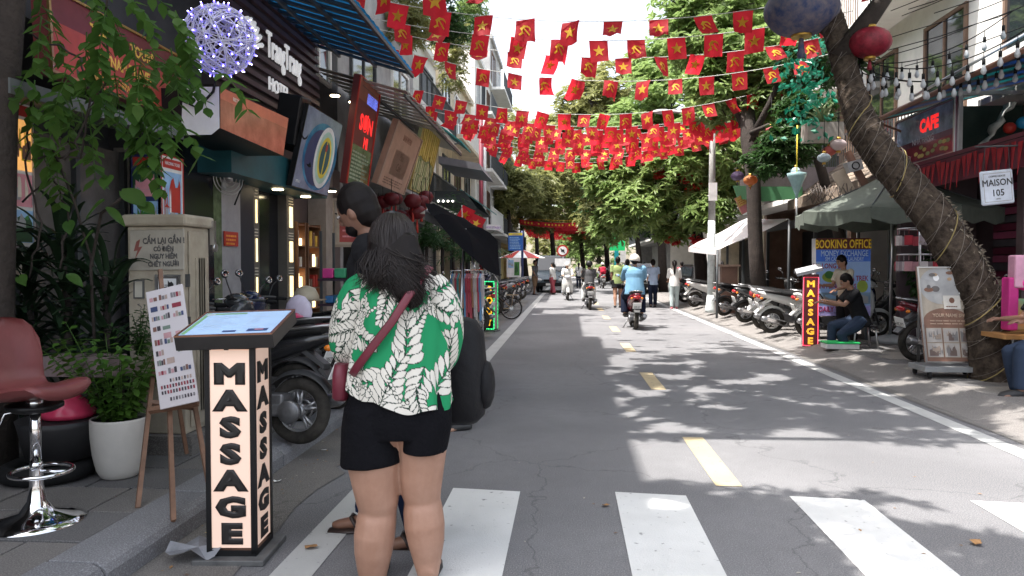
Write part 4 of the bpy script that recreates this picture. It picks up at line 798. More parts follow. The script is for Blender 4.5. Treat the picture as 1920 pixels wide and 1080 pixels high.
# electricity cabinet
T = thing('electricity_cabinet', 'weathered cream electricity cabinet with Vietnamese warning plate', 'cabinet', (-3.2, 5.0, .12))
CAB = mk('weathered cream steel', (.30, .25, .19), .6, var=.12, col2=(.47, .42, .33), vs=3, bump=.1); YF = 4.85; x0 = atY(240, 500, YF).x; x1 = atY(345, 500, YF).x; YB_ = atX(392, 500, x1).y; zc = atY(240, 425, YF).z
q = MB(); q.b2((x0, YF, .26), (x1, YB_, zc)); q.build('body', CAB, T, bev=.008); q = MB(); q.b2((x0-.03, YF-.03, zc+.002), (x1+.035, YB_+.03, zc+.085)); q.build('lid', CAB, T, bev=.02)
q = MB(); q.b2((x0-.05, YF-.06, .12), (x1+.07, YB_+.06, .257)); q.build('plinth', CONC, T)
q = MB(); q.b2((x1+.003, YF+.05, .3), (x1+.015, YB_-.04, zc-.03)); o = q.build('door', CAB, T, bev=.004)
for k in range(4): q = MB(); yk = YF+.12+k*(YB_-YF-.22)/4; q.b2((x1+.0155, yk, .4), (x1+.026, yk+.055, zc-.22)); q.build('rib', CAB, o)
q = MB(); [q.b2((x1+.001, YF+.012, z), (x1+.02, YF+.045, z+.09)) for z in (.5, 1.0, 1.3)]; q.build('hinge', mk('dark hinge', (.05, .05, .05), .6), T)
q = MB(); q.b2((x1+.02, YF+.33, zc-.12), (x1+.05, YF+.37, zc+.06)); q.lathe([(.03, -.01), (.03, .01)], (x1+.05, YF+.35, zc-.14), 10, (1, 0, 0)); q.build('hasp', STEEL, T)
pa = atY(243, 508, YF-.012); pb = atY(345, 506, YF-.012); pc = atY(243, 432, YF-.012); B = Board(pa, pb, pc, .008); B.body(mk('warning plate', (.36, .33, .28), .5, var=.15, vs=8)); B.build('warning_plate', T, bev=.006)
INKW = C('faded ink', .09, .085, .085, var=.4, vs=30)
for s_, v, h_ in (('CẤM LẠI GẦN !', .72, .2), ('CÓ ĐIỆN', .52, .16), ('NGUY HIỂM', .34, .165), ('CHẾT NGƯỜI', .15, .165)): B.txt(s_, .63, v, h_, INKW, T, .004, .0012, .78)
q = MB(); q.poly([B.P(u, v, .003) for u, v in ((.13, .72), (.2, .78), (.17, .58), (.24, .6), (.1, .28), (.15, .5), (.08, .48))]); q.build('lightning_mark', C('faded red ink', .22, .07, .06), T)
B = Board(atY(290, 552, YF-.008), atY(338, 552, YF-.008), atY(290, 515, YF-.008), .006); B.body(STEEL); B.r(.08, .1, .92, .9, C('pocket dark', .1, .09, .09)); photo(B, .15, .15, .85, .8, [PAPER, GREY, INK], 4, 5); B.build('meter_window', T)
B = Board(atY(250, 560, YF-.008), atY(270, 560, YF-.008), atY(250, 525, YF-.008), .006); B.body(C('dial frame', .1, .1, .1)); B.r(.15, .08, .85, .92, C('dial cream', .5, .47, .4)); B.build('label_plate', T)
# graffiti scrawl
q = MB(); r_ = random.Random(3); p = atY(262, 570, YF-.003); pts = [p]
for k in range(18): pts.append(atY(262+r_.uniform(-10, 14)+k*.6, 570+k*6, YF-.003))
q.tube(pts, .003, 4); q.build('scrawl', C('scrawl grey', .16, .15, .14), T)
# easel with chart
T = thing('easel', 'wooden easel standing before the electricity cabinet', 'easel', tuple(G(325, 900, .12))); EW = mk('easel wood', (.17, .09, .055), .55, var=.3, vs=12); Ye = 4.45
F1 = G(258, 953, .12); F2 = G(325, 977, .12); F3 = G(398, 946, .12); TP = atY(300, 500, 4.75)
def bar(a_, b_, w_=.03, t_=.02, nm='leg', m=EW, par=None):
    a_, b_ = V(a_), V(b_); q = MB(); q.tube([a_, b_], w_*.62, 4, True, t_/w_*1.0, up=(0, 1, 0), smooth=False); return q.build(nm, m, par or T)
F2b = G(325, 977, .12)
up1 = atY(318, 760, 4.3); up2 = atY(366, 760, 4.3)
bar(F1, atY(303, 560, 4.72)); bar(F2b, atY(312, 590, 4.6), .032); bar(F3, atY(330, 560, 4.72)); bar(atY(300, 500, 4.7)-V((0, 0, .02)), atY(306, 575, 4.62), .03, .03, 'mast')
bar(F1.lerp(atY(303, 560, 4.72), .45), F3.lerp(atY(330, 560, 4.72), .42), .03, .02, 'crossbar')
bar(atY(280, 770, 4.02), atY(372, 755, 4.05), .035, .03, 'ledge'); bar(atY(336, 765, 4.32), atY(350, 850, 4.4), .025, .02, 'strut')
T = thing('nail_chart', 'white nail polish colour chart resting on the wooden easel', 'chart', tuple(atY(320, 765, 4.3)))
a = atY(300, 768, 3.98); b = atY(372, 752, 3.98); c = atY(273, 548, 4.22); B = Board(a, b, c, .012); B.body(C('chart white', .62, .58, .6, var=.04)); r_ = random.Random(22)
sw = [C('nail grey', .2, .19, .2), C('nail brown', .2, .1, .08), C('nail beige', .42, .32, .28), C('nail dark', .05, .04, .05), C('nail red', .25, .03, .05), C('nail blue', .05, .07, .16), C('nail green', .16, .22, .18), C('nail pink', .5, .28, .3)]
for k, v in enumerate((.90, .81, .73, .64, .565, .52, .43, .35, .27)):
    for u0, u1 in ((.08, .30), (.34, .58), (.66, .95)):
        if r_.random() < .18: continue
        nn = r_.randint(1, 4)
        for j in range(nn): w_ = (u1-u0)/nn; B.r(u0+j*w_, v, u0+(j+.85)*w_, v+r_.uniform(.03, .05), sw[r_.randint(0, 7)])
for k, (v, m, a_) in enumerate(((.2, 2, .35), (.155, 4, .1), (.11, 4, .1), (.05, 0, .3))):
    u = a_
    while u < .93: B.r(u, v, u+.045, v+.028, sw[[m, 3][r_.random() < .4]]); u += .075
B.build('board', T, bev=.002)
# ================================================================ TREES AND PLANTS
def leafmat(nm, c, c2, tr=.45): return mk(nm, c, .45, var=.1, vs=1.3, col2=c2, trans=tr, spec=.4)
LF1 = leafmat('fresh leaf', (.17, .27, .075), (.33, .43, .16), .5); LF2 = leafmat('olive leaf', (.21, .24, .09), (.34, .33, .13), .5)
LF3 = leafmat('dark leaf', (.03, .075, .02), (.05, .11, .03), .35); LFH = leafmat('hanging leaf', (.06, .15, .03), (.13, .25, .05), .55)
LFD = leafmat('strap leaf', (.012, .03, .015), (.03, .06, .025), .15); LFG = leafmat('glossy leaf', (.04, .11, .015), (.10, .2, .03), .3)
BARK = mk('rough bark', (.022, .016, .013), .95, var=.3, col2=(.105, .08, .062), vs=11, bump=1., bs=34, spec=.15)
BARKD = mk('dark bark', (.035, .026, .022), .9, var=.3, vs=8, bump=.7, bs=30)
def leaf(q, p, d, n, L, W, bend=.25):
    d = d.normalized(); s = d.cross(n)
    s = s.normalized() if s.length > 1e-4 else d.orthogonal(); up = s.cross(d)
    a = q.vx(p); b = q.vx(p+d*L*.5+s*W*.5+up*W*.12); c = q.vx(p+d*L-up*L*bend); e = q.vx(p+d*L*.5-s*W*.5+up*W*.12)
    q.fc((a, b, c), False); q.fc((a, c, e), False)
def rosette(q, p, r_, L, W, n=8, up=None):
    up = (up or V((r_.gauss(0, .5), r_.gauss(0, .5), 1))).normalized(); a = up.orthogonal().normalized(); b = up.cross(a); t0 = r_.uniform(0, 6.3)
    for k in range(n):
        t = t0+2*PI*k/n+r_.uniform(-.2, .2); el = r_.uniform(-.15, .7); leaf(q, p, (a*math.cos(t)+b*math.sin(t))*math.cos(el)+up*math.sin(el), up, L*r_.uniform(.7, 1.15), W, r_.uniform(.1, .4))
def crown_blob(q, c, rad, n, r_, L, W, sq=.8, nl=8, gap=.55):
    c = V(c); k = 0; tries = 0
    while k < n and tries < n*6:
        tries += 1
        d = V((r_.gauss(0, 1), r_.gauss(0, 1), r_.gauss(0, 1))).normalized(); u = r_.random()**.45; p = c+V((d.x*rad*u, d.y*rad*u, d.z*rad*u*sq))
        if noise.noise(p*(1.6/max(rad, .8))*1.6+V((3.1, 0, 0))) < gap-.62: continue
        rosette(q, p, r_, L, W, nl, (d*.6+V((0, 0, 1)))+V((r_.gauss(0, .3), r_.gauss(0, .3), r_.gauss(0, .3)))); k += 1
def tree(label, trunk, radii, limbs, blobs, mat_, bark, L=.2, W=.07, seed=0, nl=8, gap=.55, name='tree', dens=1.):
    r_ = random.Random(seed); t = thing(name, label, 'tree', trunk[0]); q = MB(); q.tube(trunk, radii, 14); q.build('trunk', bark, t)
    for l, rr in limbs: q = MB(); q.tube(l, rr, 8); q.build('limb', bark, t)
    q = MB()
    for (c, rad, n) in blobs: crown_blob(q, c, rad, int(n*dens), r_, L, W, nl=nl, gap=gap)
    o = q.build('crown', mat_, t); o['kind'] = 'stuff'
    # twigs reaching into the clumps
    q = MB(); top = V(trunk[-1])
    for (c, rad, n) in blobs:
        c = V(c)
        for k in range(5):
            d = V((r_.gauss(0, 1), r_.gauss(0, 1), r_.gauss(0, .6))).normalized(); e = c+d*rad*.8; q.tube([top.lerp(c, .55)-V((0, 0, rad*.2)), c-d*rad*.1, e], [.05, .03, .012], 5)
    o = q.build('twigs', bark, t); o['kind'] = 'stuff'
    return t

# second tree on the right with lanterns in it
tree('slender dark trunked street tree hung with lanterns behind the shade sail', [(4.45, 17, .1), A(1417, 470, 17), A(1412, 330, 17), A(1405, 260, 17.1), A(1400, 190, 17.3)], [.19, .16, .16, .2, .14],
     [([A(1405, 260, 17.1), A(1375, 190, 17.5), A(1320, 110, 18.2)], [.11, .08, .04]), ([A(1405, 270, 17), A(1445, 190, 16.8), A(1480, 100, 16.5)], [.1, .07, .04]), ([A(1406, 250, 17), A(1440, 235, 16.3), A(1475, 250, 16)], [.06, .05, .02])],
     [(A(1400, 110, 18), 1.25, 420), (A(1330, 70, 18.6), 1.2, 380), (A(1470, 130, 17.5), .95, 260), (A(1340, 180, 18), .9, 240), (A(1380, 10, 18.5), 1.3, 380), (A(1290, 20, 19), 1.0, 220), (A(1445, 200, 17.4), .7, 150)], LF1, BARKD, .25, .09, 1, dens=1.0)
tree('dark leaved tree drooping beside the cluttered wooden roof', [(6.2, 15.6, .1), A(1535, 300, 15.6), A(1510, 200, 15.6)], [.12, .1, .07], [], [(A(1475, 275, 15.5), .62, 260), (A(1505, 215, 15.6), .6, 220), (A(1520, 120, 16.2), .9, 260), (A(1450, 305, 15.3), .4, 130), (A(1415, 300, 16.2), .3, 60)], LF3, BARKD, .17, .06, 2, dens=1.4)
# big sunlit tree
tree('big bright green street tree rising over the parked motorbikes', [(4.9, 26.5, .1), A(1312, 470, 26.5), A(1300, 400, 26.3), A(1285, 330, 26)], [.26, .22, .2, .18],
     [([A(1300, 400, 26.3), A(1230, 340, 26), A(1170, 290, 26)], [.14, .1, .05]), ([A(1290, 350, 26), A(1320, 250, 26), A(1340, 160, 26)], [.14, .09, .05]), ([A(1290, 340, 26), A(1240, 230, 26.4), A(1220, 140, 27)], [.13, .1, .04])],
     [(A(1250, 190, 26.5), 1.9, 520), (A(1330, 270, 25), 1.7, 430), (A(1180, 250, 26.5), 1.5, 330), (A(1120, 300, 27), 1.1, 220), (A(1260, 330, 25.5), 1.5, 380), (A(1190, 390, 25.5), 1.2, 340), (A(1330, 395, 24.5), .95, 250), (A(1290, 110, 27.5), 1.8, 420), (A(1150, 420, 27), .9, 200), (A(1370, 350, 25), .9, 180), (A(1260, 430, 26), .7, 130), (A(1230, 130, 28), 1.2, 220), (A(1150, 340, 26), 1.1, 260)], LF1, BARKD, .32, .115, 3, dens=.85, gap=.62)
tree('grey green round crowned tree behind the big bright one', [(4.8, 37, .1), (4.7, 37, 2.5), A(1190, 330, 37), A(1150, 260, 37)], [.25, .2, .18, .12], [], [(A(1110, 190, 38), 1.9, 420), (A(1060, 240, 38), 1.6, 330), (A(1150, 130+40, 39), 1.9, 400), (A(1120, 300, 37), 2.0, 400), (A(1190, 330, 37), 2, 350), (A(1130, 400, 37), 1.6, 300), (A(1030, 250, 40), 1.3, 200)], LF2, BARKD, .32, .12, 4, gap=.6, dens=.85)
for i, (px, y0, Y, rad, m, lab) in enumerate(((975, 375, 52, 2.8, LF2, 'olive tree left of the street under the bunting'), (1030, 345, 56, 3.2, LF2, 'yellow green tree in the middle distance below the bunting'), (1085, 375, 60, 3.2, LF1, 'green tree behind the traffic sign'), (1130, 300, 60, 3.6, LF1, 'tall far tree behind the big bright crown'), (1000, 260, 70, 3.2, LF2, 'hazy far tree rising above the bunting'), (1190, 350, 52, 3.2, LF3, 'dark shady tree over the far walkers'), (950, 345, 46, 1.6, LF2, 'thin olive tree in front of the far left facades'), (1050, 440, 80, 4, LF2, 'tree at the bend of the street'), (1120, 440, 78, 4, LF1, 'bright tree closing the view right of the van'))):
    c = A(px, y0, Y); r_ = random.Random(90+i)
    tree(lab, [(c.x+.5, Y, .1), (c.x+.2, Y, c.z*.5), c], [.22, .17, .1], [], [(c+V((r_.uniform(-1, 1)*rad*.8, r_.uniform(-1, 1), r_.uniform(-.9, .6)*rad)), rad*r_.uniform(.5, .8), 190) for _ in range(6)], m, BARKD, .36, .13, 20+i, nl=7)
# low red flowering shrubs among the bikes
r_ = random.Random(77)
for i, (px, py, Y) in enumerate(((1305, 455, 25), (1240, 325, 25.2), (1285, 330, 24.8), (1265, 450, 25.8), (1300, 345, 24.6))):
    q = MB(); crown_blob(q, A(px, py, Y), .32, 40, r_, .10, .08, nl=6, gap=0); o = q.build('red_blossom', mk('red petal', (.55, .03, .03), .5, trans=.4)); tag(o, ('red blossom clump low at the right of the big tree', 'red blossom clump high left in the big tree', 'largest red blossom clump in the big tree', 'red blossom clump nearest the walkers', 'small red blossom clump right of the largest')[i], 'blossom', 'red blossoms in the big green tree')
# near tree at the left edge; its crown arches over the street above the picture
r_ = random.Random(31); TN = thing('street_tree', 'near dark trunked tree at the left edge with leaves hanging over the signs', 'tree', (-3.85, 4.75, .12))
q = MB(); q.tube([(-3.78, 4.4, .1), (-3.72, 4.4, 1.2), (-3.66, 4.4, 2.4), (-3.6, 4.5, 4), (-3.3, 5, 6), (-2.9, 5.3, 7)], [.16, .11, .1, .11, .11, .1], 14); q.build('trunk', BARKD, TN)
for e, w_ in (((-1.5, 5.2, 7.8), .1), ((.2, 7.5, 8.2), .09), ((-1.2, 9, 8.3), .08), ((-2.5, 2.5, 7.6), .09), ((1, 5, 8.4), .07), ((.8, 9.5, 8.6), .06)):
    q = MB(); a = V((-2.95, 5.2, 6.8)); e = V(e); q.tube([a, a.lerp(e, .5)+V((0, 0, .5)), e], [w_, w_*.7, w_*.3], 8); q.build('limb', BARKD, TN)
def inpoly(x, y, P):
    c = False; j = len(P)-1
    for i in range(len(P)):
        if (P[i][1] > y) != (P[j][1] > y) and x < (P[j][0]-P[i][0])*(y-P[i][1])/(P[j][1]-P[i][1])+P[i][0]: c = not c
        j = i
    return c
def crown_over(q, P, n, zlo, zhi, L, W, thr=-.28, nl=7):
    xs = [p[0] for p in P]; ys = [p[1] for p in P]; k = 0
    while k < n:
        x = r_.uniform(min(xs), max(xs)); y = r_.uniform(min(ys), max(ys))
        if not inpoly(x+r_.gauss(0, .16), y+r_.gauss(0, .16), P): continue
        if noise.noise(V((x*1.5, y*1.5, 7.7))) + .5*noise.noise(V((x*4.5, y*4.5, 2.2))) < thr: k += .3; continue
        z = r_.uniform(zlo, zhi); c = V((x, y, 0))+SUNV*(z/SUNV.z); rosette(q, c, r_, L, W, nl); k += 1
gp = lambda *l: [(G(a, b).x, G(a, b).y) for a, b in l]
q = MB()
crown_over(q, gp((1130, 822), (1100, 740), (1150, 700), (1290, 668), (1470, 650), (1560, 655), (1700, 700), (1830, 760), (1860, 825), (1700, 826), (1560, 818), (1430, 812), (1330, 820)), 2100, 7.0, 9.4, .2, .075, -.17)
crown_over(q, gp((1000, 690), (1060, 655), (1200, 650), (1500, 640), (1500, 662), (1150, 700)), 130, 7.2, 9.4, .2, .075, .1)
crown_over(q, [(-.2, 1.5), (1.35, 1.5), (1.30, 3.4), (1.15, 4.25), (1.0, 4.75), (-.2, 4.8)], 1000, 6.2, 8.6, .2, .075, -.45)
crown_over(q, [(1.1, 2), (2.1, 2.4), (2.3, 4.2), (1.9, 4.7), (1.2, 4.5)], 190, 6.2, 8.6, .2, .075, -.05)
crown_over(q, [(4.2, 6.3), (7, 6.0), (7, 12.5), (4.5, 12.5)], 1400, 7.3, 9.4, .2, .075, -.2)
crown_over(q, [(3.5, 3.6), (6.5, 3.6), (6.5, 6.5), (4.0, 6.4)], 160, 7.3, 9.4, .2, .075, .0)
o = q.build('crown', LF1, TN); o['kind'] = 'stuff'
# hanging pinnate sprays
def spray(p, d, Lt, nleaf, lw, ll, par, mat_=LFH, droop=.5, nm='leaf_spray'):
    q = MB(); d = d.normalized(); pts = []; c = V(p)
    for k in range(nleaf+1): pts.append(c.copy()); d = (d+V((0, 0, -droop/nleaf))).normalized(); c = c+d*(Lt/nleaf)
    q.tube(pts, [.004*(1-.7*k/nleaf)+.001 for k in range(len(pts))], 4)
    for k in range(1, nleaf+1):
        t = (pts[k]-pts[k-1]).normalized(); s = t.cross(V((r_.gauss(0, .5), r_.gauss(0, .5), 1))).normalized()
        for sg in (-1, 1):
            dd = (s*sg+t*.45+V((0, 0, -.25))).normalized(); L_ = ll*r_.uniform(.75, 1.1); n_ = V((0, 0, 1)); sd = dd.cross(n_).normalized(); u_ = sd.cross(dd); P0 = pts[k]
            e = [q.vx(x) for x in (P0, P0+dd*L_*.25+sd*lw*.42, P0+dd*L_*.6+sd*lw*.5+u_*-.01, P0+dd*L_*1.0-V((0, 0, L_*.18)), P0+dd*L_*.6-sd*lw*.5, P0+dd*L_*.25-sd*lw*.42)]
            q.fc((e[0], e[1], e[2], e[3]), True); q.fc((e[0], e[3], e[4], e[5]), True)
    return q.build(nm, mat_, par)
for k in range(30):
    t = r_.random(); px = 120+r_.gauss(0, 1)*70+120*t; py = -40+250*r_.random()**1.2
    if px < 60: px = 60+r_.random()*30
    lim = 330 if px > 200 else 250
    p = A(px, min(py, lim), r_.uniform(4.1, 4.9)); spray(p, V((r_.gauss(.2, .5), r_.gauss(-.2, .5), r_.uniform(-.6, .1))), r_.uniform(.3, .5), r_.randint(5, 7), .06, .11, TN, droop=1.4)
for px, py, Y in ((265, 160, 4.2), (285, 180, 4.2), (240, 200, 4.2), (300, 200, 4.3), (215, 230, 4.3), (260, 230, 4.2), (322, 190, 4.4), (180, 140, 4.3), (130, 120, 4.3), (75, 150, 4.5), (60, 250, 4.5), (95, 265, 4.5), (205, 20, 4.1), (330, 20, 4.4), (345, 60, 4.4), (310, 90, 4.3), (250, 80, 4.1), (200, 90, 4.2), (170, 60, 4.2), (270, 130, 4.1)):
    for _ in range(1): spray(A(px+r_.uniform(-10, 10), py, Y), V((r_.gauss(.1, .35), r_.gauss(0, .3), -.7)), r_.uniform(.3, .4), r_.randint(6, 8), .065, .12, TN, droop=.9)
for pts in ([A(60, 190, 4.6), A(45, 300, 4.6), A(75, 420, 4.6), A(55, 520, 4.6)], [A(55, 60, 4.6), A(150, 110, 4.5), A(170, 180, 4.4), A(150, 290, 4.4), A(60, 300, 4.5)], [A(200, 0, 4.2), A(205, 130, 4.2), A(150, 260, 4.3), A(120, 300, 4.3)], [A(30, 150, 4.6), A(110, 260, 4.6), A(180, 280, 4.5)], [A(40, 380, 4.6), A(100, 330, 4.6), A(130, 400, 4.6), A(110, 520, 4.6)]):
    P = []
    for a, b in zip(pts, pts[1:]): P += [a.lerp(b, x/5)+V((r_.gauss(0, .012), 0, r_.gauss(0, .012))) for x in range(5)]
    q = MB(); q.tube(P+[pts[-1]], .007, 5); q.build('vine', BARKD, TN)
# leaning tree on the right
TR_ = thing('leaning_tree', 'thick leaning trunk wound with cords and small lights on the right pavement', 'tree', (5.25, 8.8, .12))
ctl = [(1862, 735, 8.8, 42), (1858, 700, 8.8, 35), (1852, 610, 8.8, 34), (1840, 560, 8.9, 34), (1798, 483, 9.0, 35), (1748, 405, 9.2, 34), (1692, 336, 9.5, 32), (1657, 296, 9.6, 31), (1628, 256, 9.8, 31), (1612, 220, 10, 28), (1590, 148, 10.3, 22), (1572, 74, 10.5, 23), (1546, 0, 10.7, 21), (1500, -90, 11, 18), (1440, -200, 11.4, 14)]
P = []; Rr = []
for (a, b) in zip(ctl, ctl[1:]):
    for k in range(12):
        f = k/12; px, py, Y, rp = (a[i]*(1-f)+b[i]*f for i in range(4)); P.append(A(px, py, Y)); Rr.append(.93*rp*Y/FPX)
q = MB(); q.M = Matrix(); n = 40; rings = []
for k, (p, rr) in enumerate(zip(P, Rr)):
    t = (P[min(k+1, len(P)-1)]-P[max(k-1, 0)]).normalized(); u = V((1, 0, 0)); u = (u-t*u.dot(t)).normalized(); w_ = t.cross(u); row = []
    for j in range(n):
        an = 2*PI*j/n; d = u*math.cos(an)+w_*math.sin(an); fl = 1+.09*noise.noise(V((math.cos(an)*2, math.sin(an)*2, k*.06)))+.09*noise.noise(V((math.cos(an)*5, math.sin(an)*5, k*.2)))+.06*noise.noise(V((math.cos(an)*9, math.sin(an)*9, k*.8)))+(.35*max(0, 1-k/7)**2*(1+.6*math.sin(5*an))); row.append(q.vx(p+d*rr*fl))
    rings.append(row)
q.loft(rings); q.build('trunk', BARK, TR_)
for l, rr in (([A(1575, 110, 10.4), A(1640, 20, 10.2), A(1720, -90, 10)], [.16, .12, .07]), ([A(1545, 20, 10.7), A(1570, -80, 10.2), A(1600, -160, 9.8)], [.13, .1, .06]), ([A(1560, 60, 10.5), A(1500, 10, 11.5), A(1430, -60, 12.5)], [.12, .08, .05])):
    q = MB(); q.tube(l, rr, 10); q.build('limb', BARKD, TR_)
q = MB()
for c, rad, n_ in ((A(1500, -190, 12), 1.4, 220), (A(1650, -220, 10), 1.4, 220), (A(1560, -170, 11), 1.2, 180), (A(1590, 110, 11.4), .35, 30)): crown_blob(q, c, rad, n_, r_, .2, .07)
o = q.build('crown', LF3, TR_); o['kind'] = 'stuff'
def wind(k0_, k1_, turns, rad, m, nm, off=.01, wob=.0):
    k0, k1 = k0_*2.4, k1_*2.4; q = MB(); pts = []; N = int(turns*18)
    for i in range(N+1):
        f = k0+(k1-k0)*i/N; k = min(int(f), len(P)-2); g = f-k; p = P[k].lerp(P[k+1], g); rr = Rr[k]*(1-g)+Rr[k+1]*g; t = (P[k+1]-P[k]).normalized(); u = V((1, 0, 0)); u = (u-t*u.dot(t)).normalized(); w_ = t.cross(u); an = 2*PI*turns*i/N
        pts.append(p+(u*math.cos(an)+w_*math.sin(an))*(rr*1.07+off)+t*wob*math.sin(an+1.3))
    q.tube(pts, rad, 5); return q.build(nm, m, TR_)
wind(3, 64, 34, .003, mk('thin grey wire', (.12, .10, .09), .7), 'wire', .006, .10); wind(8, 62, 15, .003, mk('pale wire', (.2, .17, .15), .7), 'wire', .008, .22)
for k0, k1, t_ in ((5, 6.5, 1.1), (11, 15, 1.2), (20, 25, 1.3), (28, 33, 1), (40, 50, 1.5)): wind(k0, k1, t_, .007, mk('yellow cord', (.30, .23, .09), .7), 'cord', .010, .16)
FUZZ = mk('pale lichen', (.27, .23, .18), .9, var=.4); q = MB()
for k in range(850):
    f = 2.4*r_.uniform(9, 27); i = int(f); p = P[i].lerp(P[i+1], f-i); an = r_.gauss(-.3, .8); rr = Rr[i]*1.08; t = (P[i+1]-P[i]).normalized(); u = V((1, 0, 0)); u = (u-t*u.dot(t)).normalized(); w_ = t.cross(u); d = u*math.cos(an)-w_*math.sin(an)*math.copysign(1, w_.y)
    leaf(q, p+d*rr, (d+t*r_.gauss(0, 1.2)), t, r_.uniform(.02, .07), r_.uniform(.01, .035))
o = q.build('lichen_flakes', FUZZ, TR_); o['kind'] = 'stuff'
# green light net behind the flags
q = MB()
for k in range(240): p = A(r_.gauss(1520, 26), r_.uniform(60, 260), r_.uniform(13.2, 14)); leaf(q, p, V((r_.gauss(0, 1), r_.gauss(0, 1), -.6)), V((0, 1, .3)), .16, .08)
o = q.build('green_garland', mk('green tinsel', (.01, .22, .13), .35, trans=.3)); tag(o, 'hanging curtain of shiny green garland left of the leaning trunk', 'garland', kind='stuff')
# ---- plants
def clump(label, c, n, L, W, m, seed, up=1.2, name='strap_plant', cat='plant', droop=1.):
    rr = random.Random(seed); t = thing(name, label, cat, c); c = V(c); base = []
    for v in range(6):
        q = MB(); Lv = L*rr.uniform(.75, 1.1); a_ = rr.uniform(.35, 1.15); d = V((math.cos(a_), 0, math.sin(a_))); p = V((0, 0, 0)); s = V((0, 1, 0)); prev = None
        for k in range(9):
            w_ = W*(math.sin(PI*min(.98, .12+k/9*.88)))*.5+.001; x = [q.vx(p-s*w_), q.vx(p+V((0, 0, -w_*.4))), q.vx(p+s*w_)]
            if prev: q.fc((prev[0], prev[1], x[1], x[0]), True); q.fc((prev[1], prev[2], x[2], x[1]), True)
            prev = x; d = (d+V((.05, 0, -droop*.11*(k+1)/4))).normalized(); p = p+d*Lv/9
        base.append((q.v, q.f))
    ms = []
    for v, f in base: me = bpy.data.meshes.new('leaf'); me.from_pydata([tuple(x) for x in v], [], f); me.materials.append(m); [setattr(pl, 'use_smooth', True) for pl in me.polygons]; ms.append(me)
    for k in range(n):
        o = bpy.data.objects.new('leaf', ms[k % 6]); COL.objects.link(o); o.parent = t; h = up*(k/n)**.8; o.location = (rr.gauss(0, .03), rr.gauss(0, .03), h); o.rotation_euler = (rr.gauss(0, .12), rr.gauss(0, .2)-.25*(k/n), k*2.4+rr.uniform(-.3, .3)); s_ = rr.uniform(.8, 1.1); o.scale = (s_, s_, s_)
    q = MB(); q.tube([c, c+V((.02, 0, up*.5)), c+V((0, 0, up))], [.04, .03, .02], 7); q.build('stem', BARKD, t); return t
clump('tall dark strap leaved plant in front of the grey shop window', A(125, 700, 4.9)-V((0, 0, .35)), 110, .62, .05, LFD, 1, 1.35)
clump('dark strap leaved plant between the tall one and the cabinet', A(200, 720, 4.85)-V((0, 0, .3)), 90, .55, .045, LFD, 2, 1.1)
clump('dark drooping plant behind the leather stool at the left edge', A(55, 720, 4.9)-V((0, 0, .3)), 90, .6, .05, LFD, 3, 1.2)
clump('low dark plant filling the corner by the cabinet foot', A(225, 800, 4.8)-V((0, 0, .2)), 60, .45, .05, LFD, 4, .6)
t = thing('broadleaf_shrub', 'young broad leaved shrub with bright leaves by the tour display', 'shrub', A(180, 700, 4.6)); q = MB()
q.tube([A(180, 700, 4.6), A(170, 500, 4.6), A(190, 400, 4.5), A(230, 370, 4.4)], .01, 6); q.tube([A(175, 500, 4.6), A(140, 380, 4.6), A(100, 280, 4.5)], .008, 6); q.build('stem', BARKD, t)
for px, py, L, dx in ((250, 365, .18, 1), (275, 385, .13, 1), (200, 335, .12, .3), (180, 385, .12, -.5), (215, 400, .11, .6), (85, 265, .14, 1), (105, 285, .12, -1), (70, 275, .1, -.5), (185, 320, .1, .7), (155, 300, .1, -.8), (130, 420, .1, .4), (165, 440, .09, -.4), (140, 520, .1, .4), (42, 520, .1, .4)):
    q = MB(); p = A(px, py, 4.4); d = V((dx, r_.gauss(0, .3), r_.uniform(-.4, .1))).normalized(); s = d.cross(V((0, -.7, 1))).normalized(); n_ = s.cross(d); g = []
    for i in range(7):
        u = i/6; w_ = L*.38*math.sin(PI*min(1, u*.93+.04))**.8; c = p+d*L*(u-.5)*1.1-V((0, 0, .06*u*u)); g.append([q.vx(c-s*w_+n_*.012), q.vx(c), q.vx(c+s*w_+n_*.012)])
    for a, b in zip(g, g[1:]): q.fc((a[0], a[1], b[1], b[0]), True); q.fc((a[1], a[2], b[2], b[1]), True)
    q.build('leaf', LFH, t)
# white planter
c = G(218, 905, .12); c = V((c.x-.06, c.y+.13, .12)); t = thing('potted_plant', 'tall white round planter with a bushy glossy green plant', 'potted plant', c)
rp = 52*c.y/FPX; q = MB(); hh = atY(218, 782, c.y).z-.12; q.lathe([(rp*.55, 0), (rp*.68, .015), (rp*.8, hh*.15), (rp*.92, hh*.4), (rp*.99, hh*.7), (rp, hh*.96), (rp*.985, hh), (rp*.93, hh), (rp*.92, hh*.93)], c, 36, caps=True); q.build('pot', mk('white ceramic planter', (.5, .48, .45), .45, var=.08), t)
q = MB(); q.lathe([(rp*.9, hh*.94), (rp*.1, hh*.95)], c, 20); q.build('soil', DIRT, t)
for k in range(26):
    a_ = k*2.4; d = V((math.cos(a_)*r_.uniform(.15, .6), math.sin(a_)*r_.uniform(.15, .6), 1)); spray(c+V((math.cos(a_)*rp*.3, math.sin(a_)*rp*.3, hh*.94)), d, r_.uniform(.4, .68), 13, .034, .075, t, LFG, .5, 'leaf_stem')
# fern by the cabinet
t = thing('fern', 'small dark fern fronds growing against the cabinet side', 'plant', A(262, 660, 4.7))
for k in range(9): spray(A(262+r_.uniform(-8, 12), 665, 4.72), V((r_.gauss(.1, .4), r_.gauss(-.2, .2), 1)), r_.uniform(.2, .36), 12, .014, .05, t, LF3, .4, 'frond')
